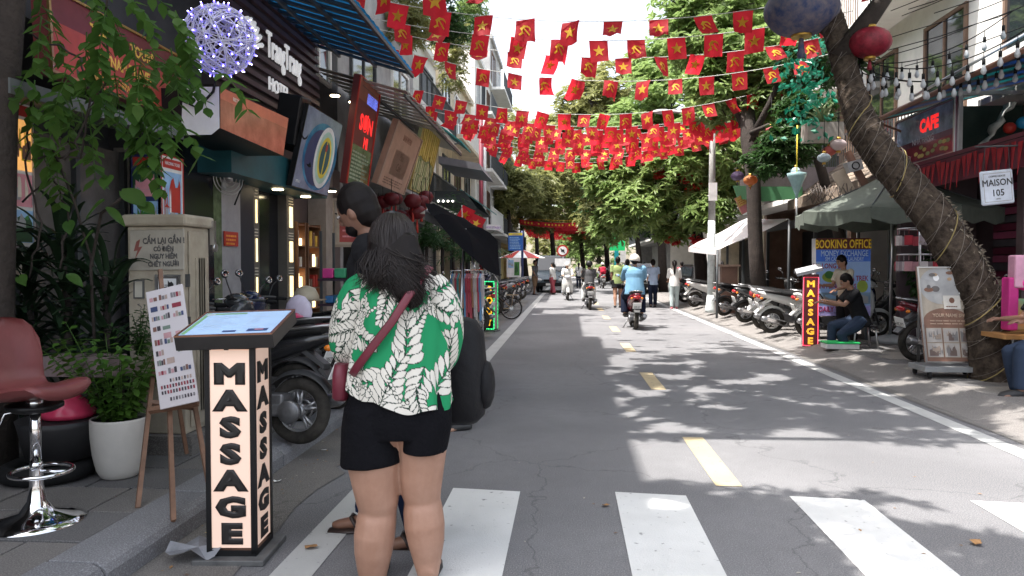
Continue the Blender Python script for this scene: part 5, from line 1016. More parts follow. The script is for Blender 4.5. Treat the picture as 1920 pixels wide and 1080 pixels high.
# plants on the right
clump('spiky pale green plant in a trough on the cluttered roof', A(1540, 238, 13.6), 60, .5, .035, leafmat('pale strap leaf', (.16, .22, .1), (.3, .36, .2), .3), 8, .12, 'roof_plant', droop=.6)
q = MB(); q.b2(A(1515, 262, 13.4), A(1568, 236, 13.8)); tag(q.build('roof_trough', C('trough concrete', .3, .27, .24)), 'concrete plant trough on the cluttered wooden roof', 'trough')
t = thing('potted_shrub', 'dense dark green shrub in a pot under the green umbrella', 'potted plant', (6.1, 12.4, .12)); q = MB(); q.lathe([(.15, 0), (.22, .4), (.2, .4)], (6.1, 12.4, .12), 18); q.build('pot', GREY, t); q = MB(); crown_blob(q, (6.1, 12.4, 1.25), .5, 260, r_, .09, .045, 1.1, gap=.2); o = q.build('foliage', LF3, t); o['kind'] = 'stuff'; q = MB(); q.tube([(6.1, 12.4, .5), (6.1, 12.4, 1.1)], .03, 6); q.build('stem', BARKD, t)
for i, (px, py, Y, rad) in enumerate(((830, 445, 16, .75), (875, 470, 18, .7), (850, 400, 19, .7), (905, 470, 24, .9), (800, 350+90, 15.5, .5))):
    c = A(px, py, Y); t = thing('palm_shrub', ('feathery palm behind the dark umbrella', 'palm in shade right of the feathery one', 'tall palm below the dark awning box', 'round shrub near the blue information board', 'leafy palm close behind the bending woman')[i], 'shrub', (c.x, c.y, .12))
    for k in range(16): spray(c-V((0, 0, .25)), V((r_.gauss(0, .8), r_.gauss(0, .8), 1)), rad*1.1, 14, .03, .2, t, leafmat('palm leaf', (.03, .09, .03), (.07, .15, .05), .3), 1.0, 'frond')
    q = MB(); q.tube([(c.x, c.y, .12), c-V((0, 0, .2))], .04, 6); q.build('trunk', BARKD, t)
for i, (px, py, Y) in enumerate(((872, 25, 24), (850, 110, 23), (845, 60, 20), (760, 25, 17))):
    t = thing('balcony_plant', ('feathery bright plant on the roof edge at the top', 'vine hanging down the white facade', 'dark leafy plant hanging high on the left facades', 'olive shrub above the awning top')[i], 'plant', A(px, py, Y)); q = MB(); [crown_blob(q, A(px+r_.gauss(0, 16), py+r_.gauss(0, 30), Y), .55, 60, r_, .17, .04, gap=.3) for _ in range(5)]; o = q.build('foliage', [LF1, LF2, LF3, LF2][i], t); o['kind'] = 'stuff'
# ================================================================ BUNTING
FLAG = mk('red flag cloth', (.60, .025, .04), .7, trans=.68, var=.12, vs=4); EMB = mk('yellow emblem', (.78, .5, .04), .6, trans=.4, var=0)
def flag_mesh(kind, seed, w=.30, h=.35):
    r_ = random.Random(seed); q = MB(); b1 = r_.uniform(-.09, .09); b2 = r_.uniform(-.06, .06); b3 = r_.uniform(-.09, .09); sk = r_.uniform(-.06, .06); fold = r_.uniform(0, .045)
    def S(u, v): return V(((u-.5)*w*(1-.04*v)+sk*v*h*2, b1*v*v*2+b2*math.sin(PI*u)*(.3+v)+b3*v*(u-.5)*2+fold*math.sin(u*9+v*4)*v, -v*h*(1-.03*abs(b1)*10)))
    nx, ny = 5, 5; g = [[q.vx(S(i/nx, j/ny)) for i in range(nx+1)] for j in range(ny+1)]
    for j in range(ny):
        for i in range(nx): q.fc((g[j][i], g[j+1][i], g[j+1][i+1], g[j][i+1]), True)
    q.m = 1
    for sg in (-1, 1):
        def E(x, y): p = S(.5+x/w*.3, .5+y/h*.3); return p+V((0, sg*.006, 0))
        if kind == 0:
            pts = [E(math.sin(PI*k/5)*(.34 if k % 2 == 0 else .135), -math.cos(PI*k/5)*(.34 if k % 2 == 0 else .135)) for k in range(10)]; c = q.vx(E(0, 0)); ids = [q.vx(p) for p in pts]
            for k in range(10): q.fc((c, ids[k], ids[(k+1) % 10]), True)
        else:
            N = 9; pi, po = None, None
            for k in range(N+1):
                a = R(-150+250*k/N); th = .035+.05*math.sin(PI*k/N); ri, ro = .2-th*.5, .2+th*.6; A_, B_ = q.vx(E(.05+math.sin(a)*ri, -math.cos(a)*ri*1.05)), q.vx(E(.05+math.sin(a)*ro, -math.cos(a)*ro*1.05))
                if pi is not None: q.fc((pi, po, B_, A_), True)
                pi, po = A_, B_
            q.fc([q.vx(E(*p)) for p in ((-.24, .30), (-.30, .24), (-.15, .10), (-.09, .16))]); q.fc([q.vx(E(*p)) for p in ((-.15, -.16), (-.10, -.21), (.25, .24), (.20, .29))]); q.fc([q.vx(E(*p)) for p in ((-.26, -.10), (-.07, -.30), (.02, -.20), (-.17, 0))])
    me = bpy.data.meshes.new('flag'); me.from_pydata([tuple(v) for v in q.v], [], q.f); me.materials.append(FLAG); me.materials.append(EMB); me.polygons.foreach_set('material_index', q.mi); me.polygons.foreach_set('use_smooth', q.sm); return me
FM = [[flag_mesh(k, 10*k+s) for s in range(10)] for k in (0, 1)]
CORD = mk('white cord', (.55, .55, .52), .6)
ordn = ['nearest', 'second', 'third', 'fourth', 'fifth', 'sixth', 'seventh', 'eighth', 'ninth', 'tenth', 'eleventh', 'twelfth', 'thirteenth', 'fourteenth', 'fifteenth', 'sixteenth']
r_ = random.Random(41); NFL = 0
def bunting(row, Y, pL, pM, pR, step, ph, sc=1., dY=0):
    """pL, pM, pR: where the cord is seen at its left end, lowest point and right end"""
    global NFL
    (x0, y0), (x1, y1), (x2, y2) = pL, pM, pR
    def f(x): return y0*(x-x1)*(x-x2)/((x0-x1)*(x0-x2))+y1*(x-x0)*(x-x2)/((x1-x0)*(x1-x2))+y2*(x-x0)*(x-x1)/((x2-x0)*(x2-x1))
    YY = lambda x: Y+dY*(x-x0)/(x2-x0)
    P = [A(x0+(x2-x0)*k/30, f(x0+(x2-x0)*k/30), YY(x0+(x2-x0)*k/30)) for k in range(31)]
    t = thing('flag_bunting', '%s string of red party and star flags across the street' % ordn[row], 'bunting', P[0], group='strings of red flags over the street')
    q = MB(); q.tube(P, .006, 4); q.build('cord', CORD, t)
    x = x0+ph*step; k = row
    while x < x2:
        kind = (k % 2) if r_.random() < .8 else r_.randint(0, 1); p = A(x, f(x), YY(x))
        o = bpy.data.objects.new('flag', FM[kind][r_.randint(0, 9)]); COL.objects.link(o); o.parent = t; o.location = p-P[0]
        sl = math.atan2(A(x+5, f(x+5), YY(x+5)).z-A(x-5, f(x-5), YY(x-5)).z, A(x+5, 500, Y).x-A(x-5, 500, Y).x)
        o.rotation_euler = (r_.gauss(-.05, .24), -sl*.8+r_.gauss(0, .07), r_.gauss(0, .32)); s_ = sc*r_.uniform(.93, 1.05); o.scale = (s_, s_, s_)
        x += step*r_.uniform(.93, 1.07); k += 1; NFL += 1
bunting(0, 9.2, (560, -60), (800, 45-70), (1000, -60), 100, .6)
bunting(1, 11.4, (640, -15), (1060, 40), (1640, -30), 80, .35)
bunting(2, 12.6, (640, 22), (1080, 76), (1600, 20), 73, .5, dY=-.8)
bunting(3, 13.4, (660, 42), (1110, 108), (1590, 60), 67, .55)
bunting(4, 14.7, (700, 80), (1130, 152), (1560, 100), 58, .6)
bunting(5, 17.0, (770, 165), (1115, 215), (1530, 140), 40.3, .4)
bunting(6, 18.2, (790, 195), (1120, 238), (1520, 180), 38.6, .45)
bunting(7, 19.2, (800, 205), (1130, 252), (1500, 196), 37, .3)
bunting(8, 20.2, (860, 225), (1120, 262), (1470, 200), 34.4, .5)
bunting(9, 21.2, (880, 240), (1120, 270), (1450, 212), 32.8, .2)
bunting(10, 22.4, (900, 255), (1120, 281), (1420, 225), 30.2, .6)
bunting(11, 23.6, (915, 265), (1110, 290), (1400, 235), 28.6, .4)
bunting(12, 24.8, (925, 275), (1100, 298), (1340, 250), 27.7, .1)
bunting(13, 26.0, (935, 285), (1090, 305), (1230, 290), 26, .5)
bunting(14, 18.8, (780, 200), (1125, 244), (1490, 186), 37.8, .8)
bunting(15, 20.8, (850, 232), (1130, 266), (1440, 208), 33.6, .9)
# distant mass of bunting
q = MB(); 
for row in range(9):
    Yd = 50+row*2; n = 24
    for k in range(n):
        px = 978+row*2+k*6.4; py = 412+row*3.2+6*math.sin(PI*k/n)
        if px > 1125: break
        p = A(px, py, Yd); q.m = 0; w_ = .14; s_ = r_.uniform(-.05, .05); q.poly([p+V((-w_, s_, 0)), p+V((w_, 0, 0)), p+V((w_, s_, -.34)), p+V((-w_, -s_, -.34))]); q.m = 1; q.poly([p+V((-.05, -.02, -.1)), p+V((.05, -.02, -.1)), p+V((.05, -.02, -.22)), p+V((-.05, -.02, -.22))])
    a, b = A(970, 410+row*3, Yd), A(1135, 412+row*3, Yd); q.tube([a, (a+b)/2-V((0, 0, .1)), b], .01, 4)
tag(q.build('distant_bunting', [FLAG, EMB]), 'distant mass of small red flags over the far street', 'bunting', kind='stuff')
# flag on a pole by the palms
T = thing('flag_on_pole', 'red flag on a pale pole leaning out by the palms', 'flag', A(866, 450, 17)); q = MB(); q.tube([A(868, 450, 17), A(866, 385, 17)], .012, 6); q.build('pole', CORD, T)
for dx, dy in ((14, 4), (34, 20)): o = bpy.data.objects.new('cloth', FM[0][dx % 6]); COL.objects.link(o); o.parent = T; o.location = A(866+dx, 386+dy, 17)-T.location; o.rotation_euler = (0, R(25), .2); o.scale = (1.1, 1, 1.1)
# ================================================================ MOTORBIKES, BICYCLES, CARS
def paint(nm, c, rough=.25): return mk('paint '+nm, c, rough, var=.06, coat=.5)
TYRE = mk('dusty tyre', (.035, .033, .03), .85, var=.5, vs=9, col2=(.07, .063, .055), spec=.15)
PLASTIC = mk('grey plastic', (.05, .05, .052), .5, var=.2); SEATM = mk('seat vinyl', (.01, .01, .011), .5, var=.2, spec=.3)
ENG = mk('cast metal', (.22, .22, .23), .45, .8, var=.3); TAIL = mk('tail light', (.35, .015, .02), .2, var=0); PLATE = mk('number plate', (.75, .75, .73), .5, var=.03)
AMB = mk('amber lens', (.7, .2, .02), .2, var=0); HL = mk('headlamp glass', (.6, .62, .65), .08, var=0); MIRR = mk('mirror', (.7, .72, .75), .03, 1, var=0)
def sec(q, S, n=14, e=.8):
    R_ = []
    for x, zc, hw, hh in S: R_.append(q.ring(V((x, 0, zc)), V((0, 1, 0)), V((0, 0, 1)), n, hw, hh, e))
    q.loft(R_)
def wheel(par, x, r, tw, rimm, spokes=5, wire=False):
    q = MB(); q.torus((x, 0, r), r-tw, tw, (0, 1, 0), 32, 8, .95); w = q.build('tyre', TYRE, par)
    q = MB(); q.torus((x, 0, r), r-tw*1.75, tw*.32, (0, 1, 0), 28, 6, 1.6); q.lathe([(.045, -.05), (.05, 0), (.045, .05)], (x, 0, r), 12, (0, 1, 0))
    if wire:
        for k in range(28): a = 2*PI*k/28; q.tube([(x+.02*math.cos(a+1), .02*(-1)**k, r+.02*math.sin(a+1)), (x+math.cos(a)*(r-tw*1.8), 0, r+math.sin(a)*(r-tw*1.8))], .0018, 3)
    else:
        for k in range(spokes):
            a = 2*PI*k/spokes+.3; d = V((math.cos(a), 0, math.sin(a)))
            for sg in (-.16, .16): q.tube([V((x, 0, r))+d*.03, V((x, 0, r))+V((math.cos(a+sg), 0, math.sin(a+sg)))*(r-tw*1.8)], [.016, .011], 5)
    q.torus((x, -.06, r), .07, .008, (0, 1, 0), 18, 5)
    q.build('rim', rimm, par)
def scooter(label, loc, rz, body, trim=None, seat=SEATM, rimm=None, r=.25, lean=-.12, group='parked motorbikes', steer=0, style=0, plate=True, mirrors=True, box=None, name='motorbike'):
    t = thing(name, label, 'motorbike', loc, rz, group, local=True); t.rotation_euler = Euler((lean, 0, rz)); rimm = rimm or mk('alloy rim', (.45, .45, .46), .35, .8); trim = trim or PLASTIC
    wx = .63
    fwm = bpy.data.objects.new('front_wheel', None); COL.objects.link(fwm); fwm.parent = t; BASE[fwm.name] = V((0, 0, 0)); wheel(fwm, wx, r, .045, rimm)
    rwm = bpy.data.objects.new('rear_wheel', None); COL.objects.link(rwm); rwm.parent = t; BASE[rwm.name] = V((0, 0, 0)); wheel(rwm, -wx, r, .052, rimm)
    if style == 0:      # step-through scooter
        q = MB(); sec(q, [(-.93, .80, .03, .02), (-.88, .78, .09, .055), (-.72, .74, .14, .09), (-.5, .68, .165, .13), (-.25, .62, .17, .17), (-.05, .56, .155, .2), (.06, .5, .12, .18), (.1, .44, .09, .12)])
        q.build('body', body, t)
        q = MB(); q.box((.22, 0, .30), (.46, .3, .07)); sec(q, [(.0, .3, .13, .07), (.2, .27, .15, .05), (.45, .28, .14, .06)], 12); q.build('floorboard', trim, t)
        q = MB(); R_ = []
        for z, x, hw, d in ((.25, .40, .12, .04), (.4, .42, .19, .05), (.6, .45, .21, .06), (.8, .43, .18, .075), (.93, .37, .13, .08), (1.0, .34, .07, .05)): R_.append(q.ring(V((x, 0, z)), V((0, 1, 0)), V((1, 0, .2)).normalized(), 16, hw, d, .75))
        q.loft(R_); q.build('leg_shield', body, t)
    else:               # underbone
        q = MB(); sec(q, [(-.95, .83, .025, .015), (-.88, .80, .07, .04), (-.7, .76, .11, .07), (-.45, .70, .125, .1), (-.15, .62, .11, .11), (.1, .52, .085, .1), (.3, .56, .09, .12), (.4, .7, .10, .12)]); q.build('body', body, t)
        q = MB(); R_ = []
        for z, x, hw, d in ((.3, .36, .10, .03), (.5, .42, .17, .04), (.7, .44, .17, .06), (.85, .40, .12, .06), (.93, .36, .07, .05)): R_.append(q.ring(V((x, 0, z)), V((0, 1, 0)), V((1, 0, .2)).normalized(), 16, hw, d, .8))
        q.loft(R_); q.build('leg_shield', body, t)
        for sg in (-1, 1): q = MB(); q.slab([(.42, sg*.16, .75), (.1, sg*.15, .5), (.02, sg*.13, .42), (.2, sg*.15, .38), (.4, sg*.19, .5)], (0, sg*.015, 0)); q.build('side_panel', trim, t)
    q = MB(); sec(q, [(-.82, .85, .09, .03), (-.7, .845, .13, .045), (-.45, .80, .145, .05), (-.2, .77, .14, .05), (.0, .765, .10, .045), (.06, .75, .05, .03)], 14); q.build('seat', seat, t)
    q = MB(); [q.tube([(-.55, s*.15, .84), (-.85, s*.12, .88), (-.97, s*.05, .89), (-.98, 0, .89)], .012, 6) for s in (-1, 1)]; q.build('grab_rail', mk('silver rail', (.4, .4, .41), .35, .9), t)
    # lower rear: engine, swing arm, exhaust, hugger
    q = MB(); q.box((-.35, .06, .3), (.42, .14, .16)); q.lathe([(.02, -.09), (.09, -.08), (.11, 0), (.09, .08), (.02, .09)], (-.12, 0, .28), 14, (0, 1, 0)); q.box((-.5, .1, .26), (.36, .07, .1)); q.lathe([(.02, -.03), (.08, -.03), (.09, .03), (.03, .04)], (-.62, .13, .25), 14, (0, 1, 0)); q.build('engine', ENG, t, bev=.02)
    q = MB(); q.tube([(-.1, -.1, .2), (-.3, -.14, .17), (-.4, -.15, .2)], .018, 7); q.tube([(-.36, -.15, .2), (-.45, -.16, .235), (-.86, -.17, .33), (-.9, -.17, .335)], [.03, .055, .055, .035], 12); q.build('exhaust', mk('exhaust steel', (.3, .3, .31), .4, .9), t)
    q = MB(); q.slab([(-.42, -.225, .27), (-.8, -.235, .36), (-.8, -.235, .30), (-.45, -.225, .21)], (0, .01, 0)); q.build('heat_guard', CHROME, t)
    q = MB(); n = 12; prev = None
    for k in range(n+1):
        a = R(35+k*115/n); rr = r+.04; y_ = .06; x = -wx+math.cos(a)*rr; z = r+math.sin(a)*rr; ids = [q.vx((x, -y_, z-.02)), q.vx((x, -y_*.6, z+.012)), q.vx((x, y_*.6, z+.012)), q.vx((x, y_, z-.02))]
        if prev: [q.fc((prev[j], prev[j+1], ids[j+1], ids[j]), True) for j in range(3)]
        prev = ids
    q.slab([(-.80, -.07, .56), (-.96, -.06, .40), (-.96, .06, .40), (-.80, .07, .56)], (-.02, 0, .015)); q.slab([(-.66, -.06, .72), (-.84, -.05, .6), (-.84, .05, .6), (-.66, .06, .72)], (0, 0, -.04)); q.build('rear_fender', body if body is WBK else PLASTIC, t)
    if plate: q = MB(); q.box((-.925, 0, .555), (.008, .19, .14), rot=Euler((0, R(-22), 0)).to_matrix()); o = q.build('number_plate', PLATE, t)
    if plate:
        for s, z in (('29-B1', .585), ('105.27', .53)): tx = text('lettering', s, .055, INK, (-.937 if z < .55 else -.915, 0, z), frame_rot((0, -1, 0), (.36, 0, .93)), t, .001, .0004, 'CENTER', .95)
    q = MB(); q.ball((-.93, 0, .745), (.035, .095, .04), 12); q.build('tail_light', TAIL, t)
    for s in (-1, 1): q = MB(); q.ball((-.9, s*.115, .72), (.035, .028, .025), 8); q.build('indicator', AMB, t)
    # front
    q = MB(); prev = None
    for k in range(n+1):
        a = R(20+k*130/n); rr = r+.035; x = wx+math.cos(a)*rr; z = r+math.sin(a)*rr; ids = [q.vx((x, -.065, z-.05)), q.vx((x, -.05, z+.005)), q.vx((x, 0, z+.015)), q.vx((x, .05, z+.005)), q.vx((x, .065, z-.05))]
        if prev: [q.fc((prev[j], prev[j+1], ids[j+1], ids[j]), True) for j in range(4)]
        prev = ids
    q.build('front_fender', body, t)
    q = MB(); [q.tube([(wx, s*.075, r), (.5, s*.075, .62), (.42, s*.04, .8)], .018, 7) for s in (-1, 1)]; q.build('fork', ENG, t)
    q = MB(); q.ball((.44 if style == 0 else .43, 0, .98), (.11, .14, .085), 16); q.build('handlebar_cover', body, t)
    q = MB(); q.ball((.51, 0, .98), (.055, .085, .06), 14); q.build('headlight', HL, t)
    q = MB(); q.tube([(.27, .36, 1.0), (.33, .24, 1.01), (.38, .08, 1.0), (.38, -.08, 1.0), (.33, -.24, 1.01), (.27, -.36, 1.0)], .013, 7); q.build('handlebar', PLASTIC, t)
    for s in (-1, 1):
        q = MB(); q.tube([(.30, s*.27, 1.0), (.26, s*.385, 1.0)], .02, 8); q.build('grip', RUB, t)
        q = MB(); q.tube([(.36, s*.2, 1.0), (.46, s*.33, .985)], .006, 5); q.build('brake_lever', CHROME, t)
        if mirrors: q = MB(); q.tube([(.35, s*.2, 1.02), (.36, s*.27, 1.14), (.34, s*.33, 1.2)], .006, 5); q.ball((.335, s*.35, 1.22), (.012, .06, .04), 12); q.m = 1; q.ball((.323, s*.35, 1.22), (.004, .052, .033), 12); q.build('mirror', [PLASTIC, MIRR], t)
    q = MB(); q.tube([(-.05, .12, .22), (-.1, .24, .0)], .012, 6); q.tube([(-.1, .24, .008), (-.04, .26, .006)], .014, 6); q.build('side_stand', ENG, t)
    for s in (-1, 1): q = MB(); q.tube([(-.2, s*.12, .26), (-.2, s*.24, .27)], .014, 6); q.build('foot_peg', RUB, t)
    return t
K = lambda nm, *c: paint(nm, c)
WBK = K('white', .62, .62, .60); BBK = K('black', .012, .012, .014); RBK = K('red', .3, .015, .02); GBK = K('graphite', .05, .052, .055); MBK = K('maroon', .12, .012, .02); SBK = K('silver', .35, .36, .37); BLB = K('night blue', .015, .02, .06)
# left pavement: bikes parked tail to the kerb
scooter('black underbone motorbike parked nearest behind the massage column, tail to the street', (-2.62, 5.25, .125), R(172), BBK, style=1, r=.25, lean=.1, mirrors=False)
scooter('black scooter with chrome tail rail parked beside the couple', (-2.78, 6.55, .125), R(170), GBK, style=0, r=.24, lean=.1)
scooter('dark maroon motorbike in the middle of the left parked bikes with a white handlebar cover', (-2.95, 5.95, .125), R(176), MBK, trim=WBK, style=1, lean=.1)
scooter('dark blue scooter with round dark windshield furthest in on the left pavement', (-3.0, 7.3, .125), R(168), BLB, style=0, lean=.1)
q = MB(); q.lathe([(.02, .14), (.09, .115), (.125, .04), (.13, 0), (.12, -.01)], (0, 0, 0), 18); o = q.build('helmet_shell', C('beige helmet', .35, .3, .22)); o.location = atY(574, 562, 7.0); 
t = thing('helmet', 'beige cap style helmet resting behind the left motorbikes', 'helmet', o.location); o.location = (0, 0, 0); o.parent = t; o.name = 'shell'; q = MB(); q.box((.12, 0, .0), (.12, .16, .012)); o = q.build('visor', C('tan visor', .25, .2, .14), None); o.parent = t
q = MB(); q.ball(atY(545, 606, 6.2), (.14, .12, .1), 14); tag(q.build('pink_bag', C('magenta bag', .4, .02, .09, rough=.3)), 'shiny magenta bag on the seat of a left parked motorbike', 'bag')
q = MB(); q.ball(atY(560, 585, 6.4), (.13, .05, .16), 12); tag(q.build('white_raincoat', C('lilac white plastic', .55, .5, .62)), 'folded lilac white raincoat stuffed behind the magenta bag', 'raincoat')
# further left bikes near the far kerb
for i, (x, y, rz, m, st, lab) in enumerate(((-2.4, 14.3, 165, GBK, 1, 'graphite underbone behind the clothes rail'), (-2.7, 15.4, 170, BBK, 0, 'black scooter under the dark umbrella edge'), (-2.6, 19.3, 172, MBK, 1, 'maroon underbone behind the two bicycles'), (-2.5, 21.0, 175, SBK, 0, 'silver scooter further back on the left kerb'), (-2.5, 23.2, 168, BBK, 1, 'black underbone near the blue information board'), (-2.5, 25.5, 170, BLB, 0, 'dark blue scooter left of the man in brown shorts'), (-2.5, 28.2, 170, GBK, 1, 'graphite bike at the far end of the left row'))):
    scooter(lab, (x, y, .12), R(rz), m, style=st, lean=.1)
# right row, tails to the street
row = [(4.95, 13.75, 12, WBK, 0, 'white scooter just behind the red neon column', 'alloy'), (4.75, 14.5, 14, WBK, 1, 'white and orange underbone with pale rims in front of the shade sail post', 'white'), (4.7, 15.35, 18, WBK, 1, 'white underbone with white five spoke rims in the right row', 'white'), (4.75, 16.2, 16, WBK, 1, 'white underbone squeezed against the graphite scooter', 'alloy'), (4.8, 17.2, 12, GBK, 0, 'graphite scooter in front of the slender dark trunk', 'alloy'), (4.85, 18.0, 20, BBK, 0, 'black scooter seen end on beside the pale lamp post', 'alloy'), (4.8, 19.5, 22, BBK, 1, 'black underbone just right of the lamp post', 'alloy'), (4.75, 23.6, 18, WBK, 0, 'white and red scooter left of the pale lamp post', 'alloy'), (4.75, 24.8, 20, RBK, 1, 'red underbone behind the woman in pale trousers', 'alloy'), (4.8, 26.4, 15, GBK, 1, 'dark bike beyond the red one on the right', 'alloy'), (4.8, 28.4, 15, SBK, 0, 'silver scooter far back in the right row', 'alloy'), (5.9, 14.4, 24, GBK, 1, 'dark naked bike standing in a second row under the sail', 'alloy'), (6.0, 16.2, 20, BLB, 0, 'blue black scooter in the second row near the shop', 'alloy')]
RW = mk('white rim', (.6, .6, .58), .4)
rj = random.Random(6)
for x, y, rz, m, st, lab, rm in row: scooter(lab, (x+rj.uniform(-.15, .2), y+rj.uniform(-.1, .1), .12), R(rz-6+rj.uniform(-13, 8)), steer=0, body=m, style=st, rimm=RW if rm == 'white' else None, lean=rj.uniform(.06, .16), trim=K('orange', .5, .15, .02) if 'orange' in lab else (WBK if m is WBK else None))
for x, y, rz, m, st, lab, rm in []: scooter(lab, (x, y, .12), R(rz), m, style=st, rimm=RW if rm == 'white' else None, lean=.1, trim=K('orange', .5, .15, .02) if 'orange' in lab else (WBK if m is WBK else None))
scooter('dark motorbike parked behind the brown banner stand', (5.45, 10.55, .12), R(12), MBK, style=1, r=.29, lean=.1, trim=BBK)
def bicycle(label, loc, rz, m, r=.30):
    t = thing('bicycle', label, 'bicycle', loc, rz, 'bicycles at the left kerb', local=True); t.rotation_euler = Euler((.08, 0, rz))
    for nm, x in (('front_wheel', .5), ('rear_wheel', -.5)):
        e = bpy.data.objects.new(nm, None); COL.objects.link(e); e.parent = t; wheel(e, x, r, .022, STEEL, wire=True)
    q = MB()
    for a in (((-.5, 0, r), (-.08, 0, .28)), ((-.5, 0, r), (-.15, 0, .62)), ((-.08, 0, .28), (-.18, 0, .78)), ((-.08, 0, .28), (.1, 0, .32)), ((.1, 0, .32), (.36, 0, .74)), ((.36, 0, .84), (.5, 0, r)), ((-.12, 0, .5), (.35, 0, .62))): q.tube(a, .016, 6)
    q.build('frame', m, t); q = MB(); q.ball((-.2, 0, .82), (.13, .07, .035), 10); q.build('saddle', SEATM, t); q = MB(); q.tube([(.2, .26, .98), (.32, .12, .98), (.33, -.12, .98), (.2, -.26, .98)], .011, 6); q.tube([(.34, 0, .8), (.33, 0, .98)], .012, 6); q.build('handlebar', CHROME, t)
    q = MB(); q.box((-.52, 0, .66), (.36, .14, .02)); q.tube([(-.5, .07, r), (-.55, .07, .65)], .006, 4); q.tube([(-.5, -.07, r), (-.55, -.07, .65)], .006, 4); q.build('rear_rack', m, t); q = MB(); q.box((.62, 0, .78), (.26, .3, .2)); q.build('basket', mk('wire basket', (.1, .1, .1), .5), t, bev=.02); q = MB(); q.torus((-.08, 0, .28), .09, .012, (0, 1, 0), 18, 4); q.tube([(-.08, .05, .28), (-.02, .1, .14)], .01, 5); q.build('crank', STEEL, t); return t
bicycle('cream framed bicycle with thin wheels sticking out over the left kerb', G(940, 600)+V((-.25, .2, .0)), R(186), mk('cream enamel', (.5, .36, .22), .4))
bicycle('dark framed bicycle parallel behind the cream one', G(925, 592)+V((-.3, .8, .0)), R(190), BBK)
def car(label, loc, rz, m, W=1.7, L=4.0, H=1.6, name='car', cat='car', van=False):
    t = thing(name, label, cat, loc, rz, local=True); S = W/2
    if van: prof = [(-L/2, .35), (-L/2, 1.0), (-L/2+.12, H-.08), (-L/2+.5, H), (L/2-1.1, H), (L/2-.62, 1.15), (L/2-.1, .95), (L/2, .7), (L/2, .35)]
    else: prof = [(-L/2, .35), (-L/2, .85), (-L/2+.25, .95), (-L/2+.8, H), (L/2-1.9, H), (L/2-1.15, .98), (L/2-.15, .8), (L/2, .6), (L/2, .35)]
    q = MB()
    ys = [(-S, .0), (-S*.96, .04), (S*.96, .04), (S, 0)]; rings = []
    for y_, gr in ((-S+.02, 0), (-S, .001), (S, .001), (S-.02, 0)):
        rings.append([q.vx((x*(1 if abs(y_) >= S else .995), y_*(1-.16*max(0, (z-.95)/(H-.95))), z)) for x, z in prof])
    q.loft(rings, True, False); q.build('body', m, t, bev=.05)
    fx0, fx1 = (L/2-1.08, L/2-.64) if van else (L/2-1.88, L/2-1.17); z0, z1 = (H-.06, 1.2) if van else (H-.03, 1.01)
    q = MB(); k0 = 1-.16*max(0, (z0-.95)/(H-.95)); q.slab([(fx1+.015, -S*.92, z1), (fx1+.015, S*.92, z1), (fx0+.015, S*.92*k0, z0), (fx0+.015, -S*.92*k0, z0)], (.012, 0, .01)); q.build('windscreen', GLASS, t)
    bx0, bx1 = (-L/2+.1, -L/2+.0) if van else (-L/2+.75, -L/2+.28); q = MB(); q.slab([(bx1-.01, -S*.85, 1.03), (bx1-.01, S*.85, 1.03), (bx0-.01, S*.75, H-.12), (bx0-.01, -S*.75, H-.12)], (-.015, 0, .0)); q.build('rear_window', GLASS, t)
    for s in (-1, 1):
        for x0, x1 in ((-L/2+.75, -.25), (-.15, L/2-1.5)):
            q = MB(); q.slab([(x0-.1, s*S*.993, 1.02), (x1+.15, s*S*.993, 1.02), (x1, s*S*.87, H-.1), (x0+.1, s*S*.87, H-.1)], (0, s*.012, 0)); q.build('side_window', GLASS, t)
        q = MB(); q.ball((L/2-.02, s*S*.72, .68), (.06, .17, .09), 10); q.build('headlight', HL, t); q = MB(); q.box((-L/2-.01, s*S*.82, .85), (.04, .14, .28)); q.build('tail_light', TAIL, t)
        q = MB(); q.ball((fx1+.1 if not van else fx1-.05, s*(S+.1), 1.08), (.07, .1, .07), 8); q.build('mirror', BLK, t)
        for x in (-L*.31, L*.32): q = MB(); q.torus((x, s*(S-.1), .31), .22, .09, (0, 1, 0), 22, 8); q.m = 1; q.lathe([(.19, -.02), (.19, .02)], (x, s*(S-.04), .31), 16, (0, 1, 0)); q.build('wheel', [RUB, STEEL], t)
    q = MB(); q.box((L/2+.01, 0, .45), (.08, W*.9, .2)); q.build('bumper', BLK, t, bev=.02); q = MB(); q.box((L/2+.02, 0, .66), (.03, W*.42, .12)); q.build('grille', BLK, t); q = MB(); q.box((L/2+.06, 0, .45), (.01, .45, .12)); q.build('number_plate', PLATE, t)
    return t
p = G(1034, 549); car('blue grey van parked facing the camera at the far left kerb', (p.x, p.y+2, 0), R(-92), K('blue grey', .12, .16, .19), 1.62, 4.1, 2.0, 'parked_van', 'van', True)
car('dark car standing among the right hand bikes behind the woman in white', (5.7, 31.5, .0), R(96), BBK, 1.7, 4.2, 1.5, 'parked_car', 'car')
car('white car half hidden behind the walkers on the right side', (3.6, 38.5, .0), R(268), WBK, 1.75, 4.4, 1.55, 'parked_car', 'car')
